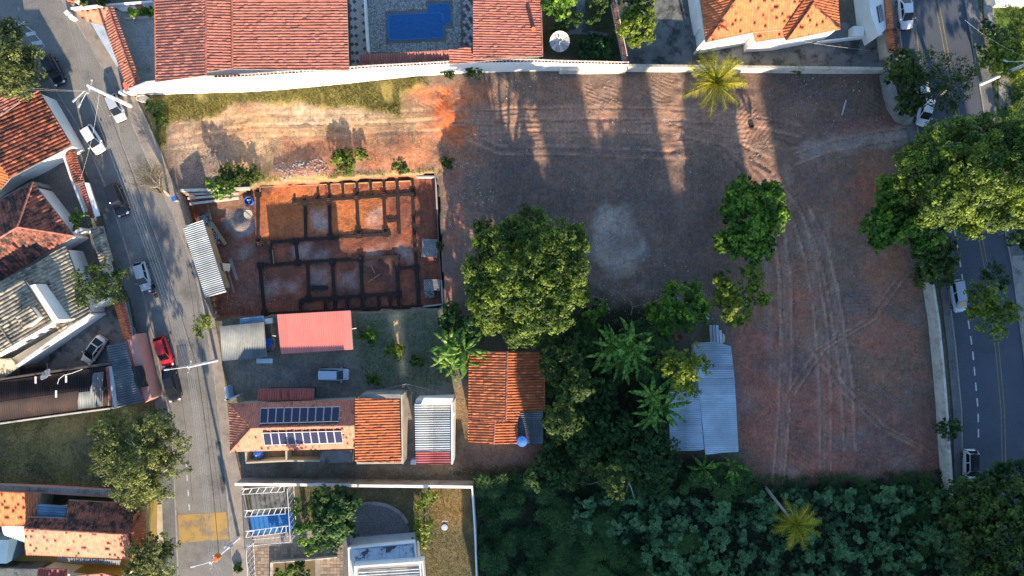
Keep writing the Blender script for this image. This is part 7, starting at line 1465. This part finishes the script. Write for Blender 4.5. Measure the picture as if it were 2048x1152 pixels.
thicket('verge_undergrowth', 'tangled dark weeds along the lower edge of the red plot and verge', [(1500, 950), (1880, 940), (1930, 980), (1930, 1250), (1700, 1000), (1500, 985)], 10, 'leaf_dark', 1.2, (.3, .6), 8, .07, 2.0, 35)
thicket('verge_weeds', 'bright weeds on the verge in the upper right corner', [(1992, 15), (2100, 15), (2100, 240), (2030, 230), (1990, 120)], 16, 'leaf_mid', .8, (.2, .4), 7, .08, 2.0, 45)
thicket('verge_weeds_shaded', 'dark weeds along the right verge of the avenue', [(1985, 150), (2100, 230), (2100, 520), (2035, 500), (1995, 260)], 10, 'leaf_dark', .8, (.2, .4), 7, .08, 2.0, 55)
def grass(name, label, poly, per_m2, m_, h=(.08, .22), wob=1.2, seed=3, th=.3, w_=.035):
    p = [P(a, b_)[:2] for a, b_ in poly]; pa = np.array(p); lo, hi = pa.min(0), pa.max(0); n = int((hi-lo).prod()*per_m2)
    x = RNG.uniform(lo[0], hi[0], n); y = RNG.uniform(lo[1], hi[1], n); nz = fbm(x, y, 1.8, seed+2); ok = (sdist(x, y, p)+(nz-.5)*wob*2 < 0) & (nz > th); x, y, nz = x[ok], y[ok], nz[ok]; n = len(x)
    gi = np.clip(((y-gy[0])/RES).astype(int), 0, ny-1)*nx+np.clip(((x-gx[0])/RES).astype(int), 0, nx-1); z = Z[gi]
    hh = RNG.uniform(h[0], h[1], n)*(.5+nz); an = RNG.uniform(0, 6.28, n); ln = RNG.uniform(.3, 1.3, n)*hh
    b0 = np.stack([x, y, z], 1); sd2 = np.stack([-np.sin(an), np.cos(an), 0*an], 1)*w_; tip = b0+np.stack([np.cos(an)*ln, np.sin(an)*ln, hh], 1)
    V_ = np.stack([b0-sd2, b0+sd2, tip+sd2*.4, tip-sd2*.4], 1).reshape(-1, 3)
    np_obj(name, V_, np.arange(len(V_)).reshape(-1, 4), M[m_], None, np.clip(nz*.6+RNG.random(n)*.4, 0, 1), kind='stuff', label=label, cat='grass')
grass('dry_grass', 'yellow green grass strip at the foot of the white north wall', [(300, 188), (520, 180), (830, 150), (870, 158), (805, 185), (808, 238), (760, 222), (560, 203), (470, 205), (420, 235), (335, 248), (325, 330), (308, 260)], 120, 'leaf_grass', (.10, .32), .9, 3, .34)
grass('bank_grass', 'dry grass fringe along the top rim of the foundation pit', [(480, 345), (560, 355), (700, 348), (880, 335), (890, 350), (860, 346), (515, 368), (480, 382), (400, 372), (430, 340)], 60, 'leaf_grass', (.08, .25), .5, 13, .4)
grass('lot_weeds', 'thin weeds dotted over the sandy vacant lot', [(330, 240), (830, 215), (860, 330), (640, 330), (345, 384)], 10, 'leaf_dry', (.08, .2), 1, 23, .5)
grass('yard_grass', 'thin dark lawn between the pit and the banana clump', [(815, 628), (890, 622), (930, 660), (935, 760), (830, 775), (826, 750)], 35, 'leaf_mid', (.05, .14), 1, 33, .36)
grass('yard_grass', 'thin dark lawn right of the pink shed', [(710, 628), (770, 626), (792, 752), (790, 778), (730, 780)], 35, 'leaf_mid', (.05, .14), 1, 38, .36)
grass('field_grass', 'dry lawn of the shaded field at the left edge', [(-40, 845), (110, 828), (310, 812), (335, 1000), (262, 975), (-40, 962)], 35, 'leaf_olive', (.05, .16), .5, 43, .34)
grass('garden_grass', 'short brownish lawn of the bottom garden', [(595, 972), (944, 970), (955, 1160), (850, 1160), (822, 1060), (745, 1000), (600, 1100)], 35, 'leaf_olive', (.03, .09), .3, 53, .33)
grass('forest_edge_weeds', 'weeds creeping over the lower edge of the bare plot', [(1085, 930), (1100, 980), (900, 950), (850, 955), (960, 925)], 40, 'leaf_mid', (.08, .25), 1, 63, .38)
# fallen branches by the thicket
for i, (a, b_, lb) in enumerate(((1215, 612, 'dead grey branch nearest the central mango tree'), (1262, 630, 'dead forked branch between the mango tree and the round green tree'), (1305, 606, 'dead branch lying just left of the round green tree'))):
    q = MB(); x, y, _ = P(a, b_, .2); an = 2.2-i*.8; L_ = 2.2
    q.tube([(x, y, .15), (x+math.cos(an)*L_*.5, y+math.sin(an)*L_*.5, .3), (x+math.cos(an+.3)*L_, y+math.sin(an+.3)*L_, .2)], [.06, .045, .015], 5)
    q.tube([(x+math.cos(an)*L_*.5, y+math.sin(an)*L_*.5, .3), (x+math.cos(an-.6)*L_*.9, y+math.sin(an-.6)*L_*.9, .35)], [.035, .01], 5)
    q.top('dead_branch', M['bark_pale'], lb, 'branch', 'dead branches below the mango tree')
q = MB(); q.tube([P(1253, 955, 5.5), P(1262, 975, 5.9), P(1270, 1000, 5.6)], [.12, .07, .02], 6); q.tube([P(1258, 965, 5.7), P(1252, 985, 5.8)], [.05, .01], 4); q.tube([P(1250, 950, 0), P(1253, 955, 5.5)], [.18, .12], 7)
q.top('dead_snag', M['bark_pale'], 'bare pale snag among the creamy tipped tree crown', 'dead tree')
pn_ = thing('washing_line_post', 'white T shaped post standing on the lawn', 'post', P(895, 1035, 0))
q = MB(); x, y, _ = P(893, 1032); q.tube([(x, y, 0), (x, y, 2.1)], .045, 6); q.build('post', M['steel_white'], pn_); q = MB(); q.tube([(x-.4, y, 2.0), (x+.4, y, 2.0)], .04, 6); q.build('crossbar', M['steel_white'], pn_)
q = MB(); x, y, _ = P(889, 1055, .05); q.lathe((x, y, -.02), [(.45, 0), (.42, .07), (.2, .08)], 10); q.top('drain_cover', M['metal_light'], 'pale stone drain cover in the middle of the lawn', 'drain cover')
q = MB(); A_ = Vector(P(778, 632, 1.2)); q.tube([P(796, 636, .1), P(776, 662, .15)], .04, 5); q.top('bamboo_pole', M['wood'], 'thin bamboo pole lying in the sunlit strip of the yard', 'pole')
# flower bed edges: tiles on the street wall corner planter
q = MB(); x, y, _ = P(283, 196, .7); q.lathe((x, y, 0), [(.75, 0), (.8, .7), (.68, .72), (.66, .5)], 18, sy=.6); q.top('oval_planter', M['white_dirty'], 'oval stone planter at the street corner below the white wall', 'planter')
# blue service tank at the solar house
x, y, _ = P(512, 910, 2.2); tk = thing('water_tank', 'bright blue water tank with a white ladder under the eave of the solar panel house', 'water tank', (x, y, 0))
q = MB(); q.lathe((x, y, .4), [(.5, 0), (.64, .1), (.66, 1.1), (.5, 1.3), (.2, 1.4)], 18); q.build('tank', M['bluetank'], tk); q = MB(); q.tube([(x-.5, y-.9, .3), (x-.1, y-.1, 2.0)], .06, 5); q.build('pipe', M['steel_white'], tk)
# ---- unseen blocks added south of the frame, sized and spaced to shade the plot
def block(label, x0_, x1_, h, y_=1326, d=12.0, seed=1, m_='cream'):
    X0, X1 = (x0_-1024)/15, (x1_-1024)/15; Y0 = (576-y_)/15
    t = thing('shade_block', label, 'shade block', ((X0+X1)/2, Y0, 0)); q = MB(); q.prism([(X0, Y0), (X1, Y0), (X1, Y0-d), (X0, Y0-d)], 0, h); q.build('wall', M[m_], t)
    q = MB(); q.wall([(X0, Y0), (X1, Y0), (X1, Y0-d), (X0, Y0-d), (X0, Y0+.01)], h, h+.6, .25); q.build('parapet', M['white_dirty'], t)
    W3 = MB(); W3.box((0, 0, 0), (1.4, .12, 1.3)); wm = W3.mesh('window'); wm.materials.append(M['winglass'])
    fl = int(h/3.1); nn = max(1, int((X1-X0)/3.4))
    for f in range(fl):
        for i in range(nn):
            o = bpy.data.objects.new('window', wm); o.location = (X0+(i+.5)*(X1-X0)/nn-(X0+X1)/2, .03, 1.7+f*3.1); link(o, t)
    return t
block('added low shade block at the left end of the unseen southern row', 1020, 1190, 9.0, seed=11)
block('added long shade block with a cream parapet, unseen south of the thicket', 1192, 1344, 20.0, seed=1)
block('added tall shade block, leftmost unseen tower beyond the south edge', 1346, 1408, 27, seed=2)
block('added lower shade wing between the first two unseen towers', 1410, 1516, 21.9, seed=3, m_='white_dirty')
block('added slim shade tower, second from the left beyond the south edge', 1518, 1546, 27.5, seed=4, m_='concrete')
block('added lower shade wing behind the palm beyond the south edge', 1548, 1638, 19.8, seed=5)
block('added shade tower right of the slim one beyond the south edge', 1640, 1704, 27, seed=6, m_='white_dirty')
block('added low shade block at a gap of the unseen southern row', 1706, 1800, 18.9, seed=7)
block('added shade tower, broadest of the unseen southern row', 1802, 2030, 28, seed=8)
block('added middle height shade block of the unseen southern row over the avenue end', 2030, 2170, 25, seed=9, m_='concrete')
block('added low shade block, rightmost of the unseen southern row', 2172, 2500, 19, seed=10)
print('objects', len(bpy.data.objects), 'tris', sum(len(o.data.polygons)*2 for o in bpy.data.objects if o.type == 'MESH'))
